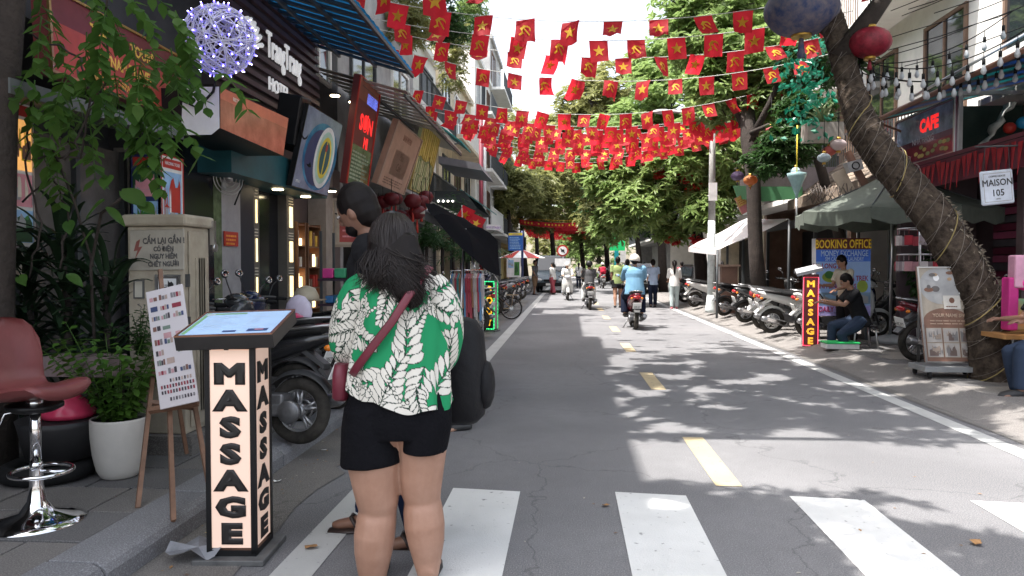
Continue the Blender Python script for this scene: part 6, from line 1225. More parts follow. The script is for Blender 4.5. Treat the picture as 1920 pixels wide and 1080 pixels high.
# ================================================================ PEOPLE
SK1 = mk('skin light', (.42, .24, .16), .5, var=.06, vs=8); SK2 = mk('skin brown', (.20, .10, .065), .5, var=.06); SK3 = mk('skin tan', (.32, .17, .11), .5, var=.06)
HAIRM = mk('dark hair', (.006, .004, .004), .55, var=.3, vs=30, spec=.18); SHOE = mk('dark shoe', (.03, .03, .03), .6)
def cloth(nm, c, **k): return mk('cloth '+nm, c, .9, var=.12, vs=6, bump=.25, bs=40, spec=.1, **k)
def hand(q, w, d, n, s=1., curl=.35, thumb=1):
    """palm and five fingers leaving wrist w along d, palm normal n"""
    d = d.normalized(); sd = d.cross(n).normalized(); n = sd.cross(d)
    q.tube([w-d*.01*s, w+d*.03*s, w+d*.075*s, w+d*.09*s], [.026*s, .036*s, .042*s, .036*s], 10, True, .5, up=n)
    for k, (o, L) in enumerate(((-.030, .066), (-.010, .078), (.010, .072), (.029, .056))):
        a = w+d*.082*s+sd*o*s; dd = d; p = [a]
        for j in range(3): dd = (dd+n*curl*(.5+.3*j)).normalized(); p.append(p[-1]+dd*L*s/3*1.05)
        q.tube([a-d*.02*s]+p, [.0085*s, .0095*s, .0088*s, .008*s, .006*s], 7)
    a = w+d*.03*s+sd*-.032*s*thumb; dd = (d*.7-sd*.75*thumb+n*.35).normalized(); q.tube([a, a+dd*.03*s, a+dd*.045*s+d*.02*s, a+dd*.05*s+d*.042*s], [.013*s, .0115*s, .010*s, .007*s], 7)
def person(label, loc, rz, top, bottom, s=1., hz=.88, lean=0., legs=((8, 4), (-8, 6)), arms=((10, 20, 6), (-5, 15, 6)), sleeve='short', leglen='long', skin=SK1, hair='short', helmet=None, shoes=SHOE, headp=0., heady=0., vox=.013, girth=1., group=None, loose=0., sandals=False, spread=(.0, .0), cat='person', beard=False):
    t = thing('person', label, cat, loc, rz, group, local=True); t.scale = (s, s, s)
    H = V((0, 0, hz)); td = V((math.sin(lean), 0, math.cos(lean))); fw = V((math.cos(lean), 0, -math.sin(lean))); g = girth
    sh = [H+td*.47+V((0, y*.165*g, 0)) for y in (-1, 1)]; nk = H+td*.50; hd = V((math.sin(lean*.6+headp), 0, math.cos(lean*.6+headp))); hf = V((hd.z*math.cos(heady), math.sin(heady), -hd.x)).normalized(); hc = nk+hd*.175
    q = MB(); tq = MB(); bq = MB()
    # torso core
    def torso(m, gr, z0=-.02, z1=.5, neck=True):
        R_ = []
        for z, hw, dp in ((-.06, .15, .10), (.0, .165, .115), (.08, .155, .108), (.17, .138, .098), (.27, .15, .105), (.36, .168, .112), (.43, .165, .10), (.485, .12, .075), (.515, .06, .055)):
            if z < z0 or z > z1: continue
            R_.append(m.ring(H+td*z+fw*(.01 if z > .2 else -.01), V((0, 1, 0)), fw, 16, hw*g+gr, dp*g+gr))
        m.loft(R_)
    torso(q, -.006); q.cap(nk-td*.02, nk+hd*.09, .052, .048)
    up_ = hd; side = hf.cross(up_).normalized()
    Q = Matrix((hf, side*-1, up_)).transposed()
    q.ball(hc, (.092, .075, .115), 16, Q); q.ball(hc+hf*.03-up_*.055, (.06, .052, .055), 12, Q); q.ball(hc+hf*.096-up_*.012, (.018, .014, .024), 8, Q)
    for y in (-1, 1): q.ball(hc+side*y*.077-up_*.012, (.02, .01, .03), 8, Q)
    hips = [H+V((0, y*.085*g, -.02)) for y in (-1, 1)]; feet = []
    for i in (0, 1):
        a, k = (R(x) for x in legs[i]); o = spread[i]; y = (-1, 1)[i]
        th = V((math.sin(a)*math.cos(o), y*math.sin(o), -math.cos(a)*math.cos(o))); sh_ = V((math.sin(a-k)*math.cos(o*.3), y*math.sin(o*.1), -math.cos(a-k)))
        kn = hips[i]+th*.405; an = kn+sh_*.39; feet.append((kn, an, a-k))
        q.tube([hips[i], hips[i]+th*.15, kn-th*.06, kn, kn+sh_*.05, kn+sh_*.13, kn+sh_*.28, an], [.095*g, .088*g, .062*g, .056*g, .053*g, .058*g, .042*g, .036*g], 12); q.ball(kn, .054*g, 10)
        fd = V((1, y*.12, 0)).normalized(); q.tube([an-fd*.035+V((0, 0, .0)), an+V((0, 0, -.02)), an+fd*.08-V((0, 0, .045)), an+fd*.16-V((0, 0, .06)), an+fd*.19-V((0, 0, .063))], [.03, .038, .036, .03, .016], 9, True, .8)
        if leglen != 'none':
            L_ = {'long': 1.0, 'knee': .0, 'short': -.5, 'crop': .7}[leglen]; e = .014+loose
            pts = [hips[i]+V((0, 0, .04)), hips[i]+th*.15]; rr = [.10*g+e, .092*g+e]
            if L_ < 0: pts.append(hips[i]+th*.22); rr.append(.092*g+e+.01)
            else:
                pts += [kn-th*.05, kn]; rr += [.066*g+e, .061*g+e]
                if L_ > 0: pts += [kn+sh_*.14, kn+sh_*(.38*L_)]; rr += [.060*g+e, .05*g+e]
                else: pts.append(kn+sh_*.03); rr.append(.07+e)
            bq.tube(pts, rr, 12)
            if L_ >= 0: bq.ball(kn, .06*g+e, 10)
    R_ = []
    for z, hw, dp in ((-.12, .13, .09), (-.05, .168, .118), (.02, .17, .12), (.07, .158, .11)): R_.append(bq.ring(H+td*z*(.9)-fw*.012, V((0, 1, 0)), fw, 16, hw*g+.008+loose*.5, dp*g+.01+loose*.5))
    if leglen != 'none': bq.loft(R_); bq.build('trousers' if leglen in ('long', 'crop') else 'shorts', bottom, t, remesh=vox, smooth_it=2)
    R_ = []; hemz = -.10
    for z, hw, dp in ((hemz, .175, .125), (.0, .172, .122), (.08, .162, .116), (.17, .152, .108), (.27, .158, .112), (.36, .173, .118), (.44, .168, .105), (.49, .115, .078), (.512, .07, .06)): R_.append(tq.ring(H+td*z+fw*(.01 if z > .2 else -.01), V((0, 1, 0)), fw, 18, hw*g+.012+loose*(1-.8*z), dp*g+.012+loose*(1-.8*z)))
    tq.loft(R_)
    for i in (0, 1):
        a, k, o = (R(x) for x in arms[i]); y = (-1, 1)[i]; ba = a+lean*0
        ua = V((math.sin(ba)*math.cos(o), y*math.sin(o), -math.cos(ba)*math.cos(o))); fa = V((math.sin(ba+k), y*math.sin(o)*.15-y*.12, -math.cos(ba+k))).normalized()
        S = sh[i]; el = S+ua*.27; wr = el+fa*.235
        q.tube([S, S+ua*.1, el-ua*.03, el, el+fa*.06, wr], [.05*g, .045*g, .036, .034, .036, .025], 10); q.ball(el, .034, 8); q.ball(S, .05*g, 10)
        hand(q, wr, fa, V((0, -y, 0)) if abs(fa.z) > .5 else V((0, 0, -1)), 1., .45, 1 if y < 0 else -1)
        e = .012+loose*.5
        if sleeve == 'long': tq.tube([S-ua*.01, S+ua*.1, el, el+fa*.08, wr-fa*.01], [.056*g+e, .05*g+e, .040+e, .040+e, .031+e], 12); tq.ball(el, .04+e, 8)
        elif sleeve == 'short': tq.tube([S-ua*.01, S+ua*.08, S+ua*.19], [.056*g+e, .052*g+e, .05*g+e+.006], 12)
        elif sleeve == 'mid': tq.tube([S-ua*.01, S+ua*.1, el+fa*.03], [.056*g+e, .05*g+e, .048+e], 12); tq.ball(el, .04+e, 8)
        if sleeve != 'none': tq.ball(S, .058*g+e*.8, 10)
    q.build('body', skin, t, remesh=vox*.8, smooth_it=2); tq.build('shirt', top, t, remesh=vox, smooth_it=2)
    for kn, an, aa in feet:
        fd = V((1, 0, 0)); m = MB()
        if sandals:
            m.tube([an+V((-.06, 0, -.072)), an+V((0, 0, -.075)), an+V((.1, 0, -.08)), an+V((.2, 0, -.08))], [.035, .042, .045, .03], 10, True, .25, up=(0, 0, 1)); m.tube([an+V((.05, -.05, -.06)), an+V((.09, -.02, -.012)), an+V((.09, .02, -.012)), an+V((.05, .05, -.06))], .010, 6)
        else: m.tube([an+V((-.06, 0, -.04)), an+V((-.03, 0, -.035)), an+V((.04, 0, -.035)), an+V((.12, 0, -.05)), an+V((.19, 0, -.058)), an+V((.215, 0, -.06))], [.03, .045, .05, .045, .035, .012], 12, True, .82)
        m.build('sandal' if sandals else 'shoe', shoes, t)
    e_ = MB()
    for y in (-1, 1): e_.m = 0; e_.ball(hc+hf*.082+side*y*.032+up_*.008, (.012, .016, .008), 8, Q); e_.m = 1; e_.ball(hc+hf*.090+side*y*.032+up_*.008, (.006, .007, .007), 6, Q); e_.tube([hc+hf*.092+side*y*.018+up_*.03, hc+hf*.082+side*y*.048+up_*.028], .004, 4)
    e_.m = 2; e_.tube([hc+hf*.088-side*.022-up_*.06, hc+hf*.096-up_*.06, hc+hf*.088+side*.022-up_*.06], .005, 5); e_.build('face_features', [C('eye white', .3, .28, .27), HAIRM, mk('lips', (.3, .09, .08), .5)], t)
    if beard: m = MB(); m.ball(hc+hf*.042-up_*.066, (.054, .056, .042), 12, Q); m.build('beard', HAIRM, t)
    if hair:
        m = MB(); m.ball(hc+up_*.022-hf*.014, (.098, .085, .108), 16, Q); m.ball(hc-hf*.035-up_*.02, (.07, .08, .09), 14, Q)
        if hair in ('long', 'tail', 'bob'):
            L_ = {'long': .42, 'tail': .36, 'bob': .16}[hair]; w_ = {'long': .085, 'tail': .045, 'bob': .09}[hair]; dn = V((0, 0, -1)); b_ = hc-hf*.07; m.tube([b_+up_*.03, b_-hf*.03-up_*.04, b_-hf*.035-up_*.05+dn*L_*.4, b_-hf*.02+dn*L_*.75, b_-hf*.01+dn*L_], [w_*.8, w_, w_, w_*.8, w_*.2], 12, True, .5, up=(0, 1, 0))
        if hair == 'bun': m.ball(hc-hf*.03+up_*.13, (.04, .045, .04), 10)
        m.build('hair', HAIRM, t, remesh=vox*.7, smooth_it=1)
    if helmet:
        m = MB(); R_ = []
        for j in range(8):
            a = PI/2*j/7; R_.append(m.ring(hc+up_*(.0+.135*math.sin(a))-hf*.008, hf, side, 20, .132*math.cos(a)+.004, .118*math.cos(a)+.004))
        R_.insert(0, m.ring(hc-up_*.03-hf*.008, hf, side, 20, .130, .116)); m.loft(R_); m.build('helmet', helmet, t); m = MB(); m.tube([hc+side*.1-up_*.02, hc+hf*.03-up_*.12, hc-side*.1-up_*.02], .006, 5); m.build('chin_strap', RUB, t)
        m = MB(); c = hc+hf*.13+up_*.01; m.slab([c+side*.08-hf*.03, c-side*.08-hf*.03, c-side*.05+hf*.04-up_*.015, c+side*.05+hf*.04-up_*.015], up_*.006); m.build('peak', helmet, t)
    return t
RIDE = dict(hz=.85, legs=((72, 82), (72, 82)), spread=(.22, .22), arms=((48, 28, 12), (48, 28, 12)), lean=.08)
def rider(label, blabel, px, py, rz, body, top, bottom, helmet, s=1., style=0, sleeve='long', hair='short', skin=SK1, stp=0, group='moving motorbikes', **k):
    p = G(px, py); d = V((math.cos(rz), math.sin(rz), 0)); sc = scooter(blabel, p+d*.63, rz, body, style=style, lean=0, group=group, mirrors=True)
    kw = dict(RIDE); kw.update(k); person(label, p+d*.32, rz, top, bottom, s, sleeve=sleeve, helmet=helmet, hair=hair, skin=skin, **kw)
    return sc
JEAN = cloth('jeans', (.035, .05, .085)); NAVC = cloth('navy', (.015, .02, .04)); WHC = cloth('white', (.68, .68, .66)); BKC = cloth('black', (.014, .014, .016)); SKYC = cloth('sky blue', (.17, .33, .48)); CRC = cloth('cream', (.5, .45, .36)); PALE = cloth('pale jeans', (.38, .45, .45)); GRC = cloth('grey', (.09, .09, .095)); BRC = cloth('brown', (.2, .13, .08)); REDC = cloth('rose', (.35, .08, .1)); OLV = cloth('olive green', (.26, .33, .14))
WHH = mk('cream helmet', (.62, .58, .52), .3, var=.05, coat=.4)
n90 = R(90)
rider('rider in a sky blue shirt and cream helmet seen from behind', 'dark red tailed scooter with white plate ridden down the middle of the road', 1192, 618, n90, MBK, SKYC, NAVC, WHH, 1.04, girth=1.1, loose=.022, sleeve='long')
rider('rider in a dark charcoal shirt and black hood seen from behind', 'graphite and red scooter ridden left of the middle', 1106, 581, R(92), GBK, GRC, WHC, mk('black helmet', (.015, .015, .016), .4), .98, style=0)
rider('rider all in white with a white helmet coming towards the camera', 'white retro scooter coming towards the camera', 1063, 561, R(-88), WBK, WHC, WHC, WHH, .97)
rider('rider with a red backpack far ahead in the traffic', 'silver scooter far ahead in the traffic', 1131, 541, R(95), SBK, REDC, BKC, WHH, 1)
rider('rider in white at the back of the traffic group', 'red scooter at the back of the traffic group', 1148, 534, R(90), RBK, WHC, NAVC, WHH, 1)
person('man with a grey polo and brown shorts standing at the far left kerb', G(1003, 553), R(-30), GRC, BRC, 1.03, leglen='knee', skin=SK2, hair='short', legs=((4, 4), (-6, 6)))
person('woman in a white loose top and rose trousers crossing near the parked van', G(1036, 552), R(150), WHC, REDC, .96, sleeve='mid', hair='bob', loose=.03)
person('man in pale green with a shoulder strap and black shorts walking away', G(1158, 577), R(90), OLV, BKC, 1.05, leglen='short', skin=SK3, hair='short', legs=((10, 10), (-12, 6)), girth=1.05)
person('walker beside him in a cream shirt with a green backpack', G(1176, 577), R(88), CRC, BKC, 1.0, leglen='short', skin=SK3, hair='short', legs=((-8, 6), (10, 10)))
person('man in light blue shirt and navy trousers walking just right of the blue rider', G(1224, 576), R(90), cloth('pale blue', (.35, .45, .6)), NAVC, 1.0, sleeve='short', hair='short', legs=((8, 6), (-8, 8)))
person('woman in a white top and pale trousers with a long dark ponytail', G(1264, 579), R(85), WHC, PALE, .97, sleeve='mid', hair='long', shoes=mk('pink shoe', (.55, .15, .18), .5), legs=((6, 4), (-5, 5)), arms=((15, 60, 10), (10, 50, 10)))
for i, (px, py, top, lab) in enumerate(((1085, 540, WHC, 'pedestrian in white behind the charcoal rider'), (1208, 548, SKYC, 'far pedestrian in light blue beyond the blue rider'), (1240, 545, BKC, 'far pedestrian in black near the white car'), (1278, 556, REDC, 'far pedestrian in rose beside the motorbikes'), (1353, 560, cloth('violet', (.1, .05, .35)), 'person in violet standing under the shade sail'), (1170, 540, GRC, 'far pedestrian in grey in the traffic gap'))): person(lab, G(px, py), R(90), top, NAVC, .98, vox=.02, hair=('long', 'short')[i % 2])
def backpack(label, p, rz, m, w_, d_, h_, name='backpack'):
    t = thing(name, label, 'bag', p, rz, local=True); q = MB(); R_ = []
    for z, a, b in ((-.5, .7, .7), (-.44, .95, .95), (-.2, 1.05, 1.08), (.1, 1, 1), (.35, .9, .85), (.47, .6, .55), (.5, .25, .25)): R_.append(q.ring(V((0, 0, z*h_)), V((1, 0, 0)), V((0, 1, 0)), 18, d_/2*a, w_/2*b, .75))
    q.loft(R_); q.build('pack', m, t); q = MB(); q.ball((-d_*.5, 0, -h_*.15), (.05, w_*.36, h_*.24), 12); q.build('pocket', m, t)
    for s in (-1, 1): q = MB(); q.tube([(d_*.35, s*w_*.28, h_*.42), (d_*.9, s*w_*.36, h_*.3), (d_*1.0, s*w_*.38, -.0), (d_*.4, s*w_*.35, -h_*.35)], .014, 6, True, .5); q.build('strap', m, t)
    return t
backpack('pale green backpack on the walker with black shorts', G(1176, 577)+V((.02, -.2, 1.22)), R(90), OLV, .3, .18, .45); backpack('rose red backpack on the far traffic rider', G(1131, 541)+V((0, .1, 1.15)), R(90), cloth('rose red', (.5, .03, .06)), .34, .2, .45)
# seated and standing men by the booking board
p = G(1612, 652, .12); person('man in black tee and jeans sitting on a low stool looking at a phone', (p.x, p.y, .12), R(178), BKC, JEAN, 1.0, hz=.45, lean=.28, legs=((78, 78), (60, 78)), spread=(.15, .2), arms=((38, 60, 4), (42, 62, 4)), skin=SK3, headp=.35, sandals=True, vox=.010)
t = thing('stool', 'low black stool under the sitting man', 'stool', (p.x+.02, p.y, .12)); q = MB(); q.box((p.x+.03, p.y, .48), (.36, .34, .03)); q.build('seat', BLK, t, bev=.01)
for sx in (-1, 1):
    for sy in (-1, 1): q = MB(); q.tube([(p.x+.03+sx*.15, p.y+sy*.14, .47), (p.x+.03+sx*.19, p.y+sy*.17, .12)], .014, 6); q.build('leg', STEEL, t)
q = MB(); q.box((p.x-.62, p.y-.05, .93), (.02, .075, .15), rot=Euler((0, R(-35), 0)).to_matrix()); tag(q.build('phone', BLK, None, bev=.004), 'black phone held by the sitting man', 'phone')
person('young man in a beige tee with dark hair standing behind the sitting man', (p.x+.05, p.y+.75, .12), R(200), CRC, BKC, .92, hz=.86, lean=.1, legs=((6, 6), (-6, 6)), arms=((20, 70, 5), (15, 60, 5)), skin=SK3, headp=.3, vox=.011)
p2 = G(1925, 738, .12); person('seated person at the right edge in dark jeans and black canvas shoes', (p2.x+.28, p2.y-.0, .12), R(185), BKC, JEAN, 1.05, hz=.5, lean=.15, legs=((80, 92), (85, 84)), arms=((30, 60, 5), (30, 60, 5)), skin=SK2, shoes=mk('black canvas shoe', (.02, .02, .022), .7), vox=.011)
t = thing('stool', 'plain stool at the right edge under the seated person', 'stool', (p2.x+.3, p2.y, .12)); q = MB(); q.b2((p2.x+.1, p2.y-.18, .5), (p2.x+.5, p2.y+.18, .53)); q.build('seat', REDC, t)
for sx in (.12, .48):
    for sy in (-.16, .16): q = MB(); q.b2((p2.x+sx-.015, p2.y+sy-.015, .12), (p2.x+sx+.015, p2.y+sy+.015, .498)); q.build('leg', STEEL, t)
# woman with a bun under the dark umbrella
pb = A(838, 500, 6.3); person('woman with a hair bun bending over behind the couple', (pb.x+.05, 6.3, .0), R(200), CRC, BKC, .93, lean=.35, hair='bun', headp=.5, arms=((40, 40, 5), (40, 40, 5)), sleeve='short', skin=SK1, vox=.01, legs=((5, 5), (-5, 5)))
# ---- the man reading the menu
pm = A(760, 1050, 3.72); t = person('dark haired bearded man bending over the menu stand in black with blue jeans', (pm.x, 3.72, 0), R(184), BKC, cloth('dark blue jeans', (.012, .02, .05)), 1.145, lean=.27, headp=.30, legs=((16, 6), (-2, 10)), arms=((-28, 12, 0), (-28, 12, 0)), skin=SK2, vox=.009, girth=1.12, sandals=True, sleeve='short', shoes=mk('dark leather sandal', (.03, .018, .015), .5), loose=.01, beard=True, heady=-.25)
m = MB(); hc_ = None
backpack('large black backpack worn by the man behind the woman', (A(868, 690, 3.75).x, 3.72, A(868, 690, 3.75).z), R(180), mk('black nylon', (.006, .006, .008), .7, var=.2, bump=.5, bs=14, spec=.3), .34, .25, .54)
# ---- the woman in the leaf print blouse
YW = 3.2; TW = thing('person', 'dark haired woman from behind in green and white leaf print blouse and black shorts', 'person', (A(745, 900, YW).x, YW, 0))
W_ = lambda px, py, dy=0.: A(px, py, YW+dy)
rm = lambda px: px*YW/FPX
q = MB()
for L in (((698, 800, .0, 57), (701, 870, .0, 50), (705, 915, .0, 43), (708, 940, .01, 40), (708, 958, .015, 36), (706, 975, .01, 38), (702, 1005, .0, 39), (700, 1035, .0, 36), (699, 1070, .0, 29), (700, 1100, -.0, 21)), ((792, 780, .02, 55), (791, 850, .03, 46), (789, 895, .04, 42), (790, 922, .05, 38), (792, 938, .055, 35), (793, 955, .05, 38), (796, 985, .04, 39), (799, 1015, .04, 35), (801, 1050, .04, 27), (803, 1080, .03, 20))):
    P_ = [W_(a, b, c) for a, b, c, r in L]; rr = [rm(r) for *_, r in L]; q.tube(P_, rr, 18, True, 1.02); an = P_[-1]; q.tube([an, V((an.x, an.y, .07)), V((an.x, an.y+.03, .055))], [rr[-1], .042, .045], 12)
    q.tube([V((an.x, an.y-.05, .05)), V((an.x, an.y+.03, .06)), V((an.x, an.y+.12, .04)), V((an.x, an.y+.19, .03))], [.035, .042, .042, .025], 10, True, .7)
q.ball(W_(745, 770, .02), (.2, .14, .15), 18); q.tube([W_(745, 760), W_(747, 600), W_(748, 520)], [.16, .155, .12], 16, True, .75, up=(0, 1, 0)); q.cap(W_(745, 505, .02), W_(737, 470, .03), .055, .055); q.ball(W_(735, 452, .03), (.082, .095, .115), 18)
q.ball(W_(735, 462, .11), (.055, .05, .06), 12); q.ball(W_(735, 455, .135), (.014, .02, .022), 8)
for S, E, Wr in (((690, 540, 0), (655, 655, .06), (668, 640, .30)), ((812, 540, .0), (842, 660, .08), (800, 650, .34))):
    a, b, c = W_(*S), W_(*E), W_(*Wr); q.tube([a, a.lerp(b, .5), b, b.lerp(c, .4), c], [.058, .055, .045, .042, .028], 12); q.ball(b, .045, 10); hand(q, c, (c-b), V((0, 0, -1)), .95, .4)
q.build('body', mk('woman skin', (.36, .19, .125), .48, var=.10, vs=6, col2=(.42, .24, .17), bump=.14, bs=14), TW, remesh=.0075, smooth_it=3)
q = MB()
def oval(m, y, x0, x1, dep, tilt=0., n=24, dy=0., e=1.):
    c = W_((x0+x1)/2, y, dy); hw = rm((x1-x0)/2); return m.ring(c, V((1, 0, tilt)), V((0, 1, 0)), n, hw, dep, e)
q.loft([oval(q, y, a, b, d, dy=.01) for y, a, b, d in ((690, 668, 832, .13), (720, 652, 842, .145), (760, 645, 850, .155), (790, 642, 850, .155), (815, 648, 846, .14))])
q.loft([oval(q, y, a, b, d, tl, dy=.0) for y, a, b, d, tl in ((760, 646, 742, .14, 0), (800, 640, 748, .145, 0), (850, 638, 756, .142, .03), (862, 637, 757, .14, .06), (868, 637, 756, .139, .07))])
q.loft([oval(q, y, a, b, d, tl, dy=.02) for y, a, b, d, tl in ((760, 750, 848, .14, 0), (800, 752, 848, .145, 0), (835, 752, 841, .138, -.03), (843, 753, 839, .137, -.03))])
q.build('shorts', mk('black shorts cloth', (.007, .007, .009), .9, var=.2, bump=.4, bs=60, spec=.08), TW, remesh=.008, smooth_it=4)
q = MB()
for an in ((700, 0), (803, .03)): a = W_(an[0], 1100, an[1]); q.tube([(a.x, a.y-.09, .015), (a.x, a.y+.0, .015), (a.x, a.y+.12, .015), (a.x, a.y+.2, .015)], [.035, .042, .048, .03], 12, True, .3, up=(0, 0, 1))
q.build('sandal', SHOE, TW)
# leaf print raster
import numpy as np
GW, GH, RES = 1.7, .9, .0018; nx_, ny_ = int(GW/RES), int(GH/RES); IMG = np.zeros((ny_, nx_), dtype=np.int8); rl = random.Random(17)
def leafr(x, y, a, L, W):
    x0, x1 = int((x-L)/RES), int((x+L)/RES); y0, y1 = int((y-L)/RES), int((y+L)/RES); x0 = max(0, x0); y0 = max(0, y0); x1 = min(nx_, x1); y1 = min(ny_, y1)
    if x1 <= x0 or y1 <= y0: return
    X, Y = np.meshgrid(np.arange(x0, x1)*RES-x, np.arange(y0, y1)*RES-y); t = (X*math.cos(a)+Y*math.sin(a))/L; s = -X*math.sin(a)+Y*math.cos(a); ok = (t > 0) & (t < 1); tt = np.clip(t, 0, 1); hw = W*.5*np.sin(PI*tt**1.6)**.8; sub = IMG[y0:y1, x0:x1]
    sub[ok & (np.abs(s) < hw+.0034)] = 2; sub[ok & (np.abs(s) < hw)] = 1
def stroke(pts, w_):
    for (xa, ya), (xb, yb) in zip(pts, pts[1:]):
        n = max(2, int(math.hypot(xb-xa, yb-ya)/RES))
        for k in range(n):
            cx, cy = int((xa+(xb-xa)*k/n)/RES), int((ya+(yb-ya)*k/n)/RES); r0 = max(1, int(w_/RES)); IMG[max(0, cy-r0):max(0, cy+r0), max(0, cx-r0):max(0, cx+r0)] = 2
def frond(x, y, a, n, L):
    pts = []; ca = rl.uniform(-.12, .12); P_ = []
    for k in range(n): pts.append((x, y)); P_.append(a); a += ca; x += math.cos(a)*L*.36; y += math.sin(a)*L*.36
    for k, ((px, py), aa) in enumerate(zip(pts, P_)):
        Lk = L*(1.05-.55*k/n)
        for sg in (-1, 1): leafr(px, py, aa+sg*(.85-.25*k/n), Lk, Lk*.38)
    leafr(pts[-1][0], pts[-1][1], a, L*.55, L*.22); stroke(pts, .0022)
for k in range(100): frond(rl.uniform(0, GW), rl.uniform(0, .72), rl.choice((1.2, 1.9, .6, 2.5, -1.0))+rl.gauss(0, .3), rl.randint(5, 9), rl.uniform(.055, .10))
for k in range(40):
    x, y, a = rl.uniform(0, GW), rl.uniform(0, .7), rl.uniform(0, 6)
    for j in range(9):
        rr = .006; X, Y = np.meshgrid(np.arange(nx_), np.arange(max(0, int((y-.01)/RES)), min(ny_, int((y+.01)/RES)))); 
        if Y.size:
            d = np.hypot(X*RES-x, Y*RES-y); ys = slice(int(Y.min()), int(Y.max())+1); sub = IMG[ys]; sub[d < rr+.0028] = 2; sub[d < rr] = 1
        a += rl.gauss(0, .6); x += math.cos(a)*.016; y += math.sin(a)*.016
COLS = np.array([(.012, .24, .095, 1), (.66, .63, .57, 1), (.012, .03, .02, 1)])
def print_cloth(o, uv):
    u = np.clip((uv[:, 0] % GW)/RES, 0, nx_-1).astype(int); v = np.clip((uv[:, 1] % GH)/RES, 0, ny_-1).astype(int); c = COLS[IMG[v, u]]; at = o.data.color_attributes.new('print', 'FLOAT_COLOR', 'POINT'); at.data.foreach_set('color', c.ravel())
PR = bpy.data.materials.new('leaf print cloth'); PR.use_nodes = True; n_ = PR.node_tree; va = n_.nodes.new('ShaderNodeVertexColor'); va.layer_name = 'print'; b_ = n_.nodes['Principled BSDF']; n_.links.new(va.outputs[0], b_.inputs['Base Color']); b_.inputs['Roughness'].default_value = .75; b_.inputs['Specular IOR Level'].default_value = .25
def blouse_loft(name, prof, n, m, foldf, u0, hemf=None):
    """prof: (centre, half width, half depth, axis across, axis deep) down the cloth"""
    q = MB(); uv = []; K_ = len(prof)-1; rows = []; Ls = 0; prevc = None
    for i in range(m+1):
        f = i/m*K_; k = min(int(f), K_-1); g = f-k; g2 = g
        p0, p1, p2, p3 = prof[max(k-1, 0)], prof[k], prof[k+1], prof[min(k+2, K_)]
        def cr(a, b, c, d): return (b*2+(c-a)*g+(a*2-b*5+c*4-d)*g*g+(b*3-a-c*3+d)*g*g*g)*.5
        c = cr(p0[0], p1[0], p2[0], p3[0]); hw = cr(p0[1], p1[1], p2[1], p3[1]); hd_ = cr(p0[2], p1[2], p2[2], p3[2]); ax = (p1[3].lerp(p2[3], g)).normalized(); dx = (p1[4].lerp(p2[4], g)).normalized()
        if prevc is not None: Ls += (c-prevc).length
        prevc = c; row = []
        for j in range(n):
            a = 2*PI*j/n; fo = foldf(a, i/m); off = hemf(a, i/m) if hemf else V((0, 0, 0)); row.append(q.vx(c+ax*math.cos(a)*hw*(1+fo)+dx*math.sin(a)*hd_*(1+fo)+off)); uv.append((u0+a*max(prof[len(prof)//2][1], .02)*1.05, Ls))
        rows.append(row)
    for a, b in zip(rows, rows[1:]):
        for j in range(n): q.fc((a[j], a[(j+1) % n], b[(j+1) % n], b[j]), True)
    o = q.build(name, PR, TW); print_cloth(o, np.array(uv)); return o
X_ = V((1, 0, 0)); Y_ = V((0, 1, 0)); pf = [(W_((a+b)/2, y, dy), rm((b-a)/2), d, X_, Y_) for y, a, b, d, dy in ((494, 712, 768, .05, .02), (503, 698, 782, .075, .01), (512, 683, 806, .10, .0), (528, 670, 824, .118, .0), (560, 664, 834, .13, .0), (600, 661, 838, .135, .0), (650, 657, 842, .142, .0), (700, 653, 846, .155, .0), (735, 652, 848, .165, .0))]
def fold(a, t): return (.05*t**1.3)*math.sin(7*a+2.2*math.sin(3*t)+1)+(.03*t)*math.sin(13*a+5*t)+.012*math.sin(5*a+9*t)*(.3+t)+.03*noise.noise(V((math.cos(a)*2.2, math.sin(a)*2.2, t*5)))
def hem(a, t): return V((0, 0, (-.045*math.cos(a)*max(0, t-.55)/.45 - (.05 if math.sin(a) < 0 else 0)*abs(math.sin(a))*max(0, t-.6)/.4 + .012*math.sin(6*a)*max(0, t-.8)/.2)))
blouse_loft('blouse', pf, 560, 300, fold, .1, hem)
q = MB()   # back pleat lines and collar
q.torus(W_(740, 497, .02), .075, .012, (0, .15, 1), 26, 6, .8); q.build('collar', C('blouse white', .6, .58, .53), TW)
for u0, pts in ((.05, ((690, 528, 0, 26), (676, 545, .0, 33), (662, 585, .02, 38), (655, 625, .04, 38), (654, 655, .06, 33), (660, 672, .09, 25), (668, 678, .14, 20))), (.8, ((806, 526, 0, 24), (818, 545, .0, 31), (832, 585, .02, 35), (836, 625, .05, 34), (833, 660, .08, 30), (826, 682, .11, 24), (818, 688, .16, 20)))):
    P_ = [W_(a, b, c) for a, b, c, r in pts]; pr_ = []
    for i, (a, b, c, r) in enumerate(pts):
        t_ = (P_[min(i+1, len(P_)-1)]-P_[max(i-1, 0)]).normalized(); ax = Y_.cross(t_).normalized(); dx = t_.cross(ax).normalized(); pr_.append((P_[i], rm(r), rm(r)*1.05, ax, dx))
    blouse_loft('sleeve', pr_, 240, 170, lambda a, t: .05*math.sin(4*a+6*t)*t+.05*math.sin(11*t+2*a)*t*t+.03*noise.noise(V((a, t*6, 1))), u0)
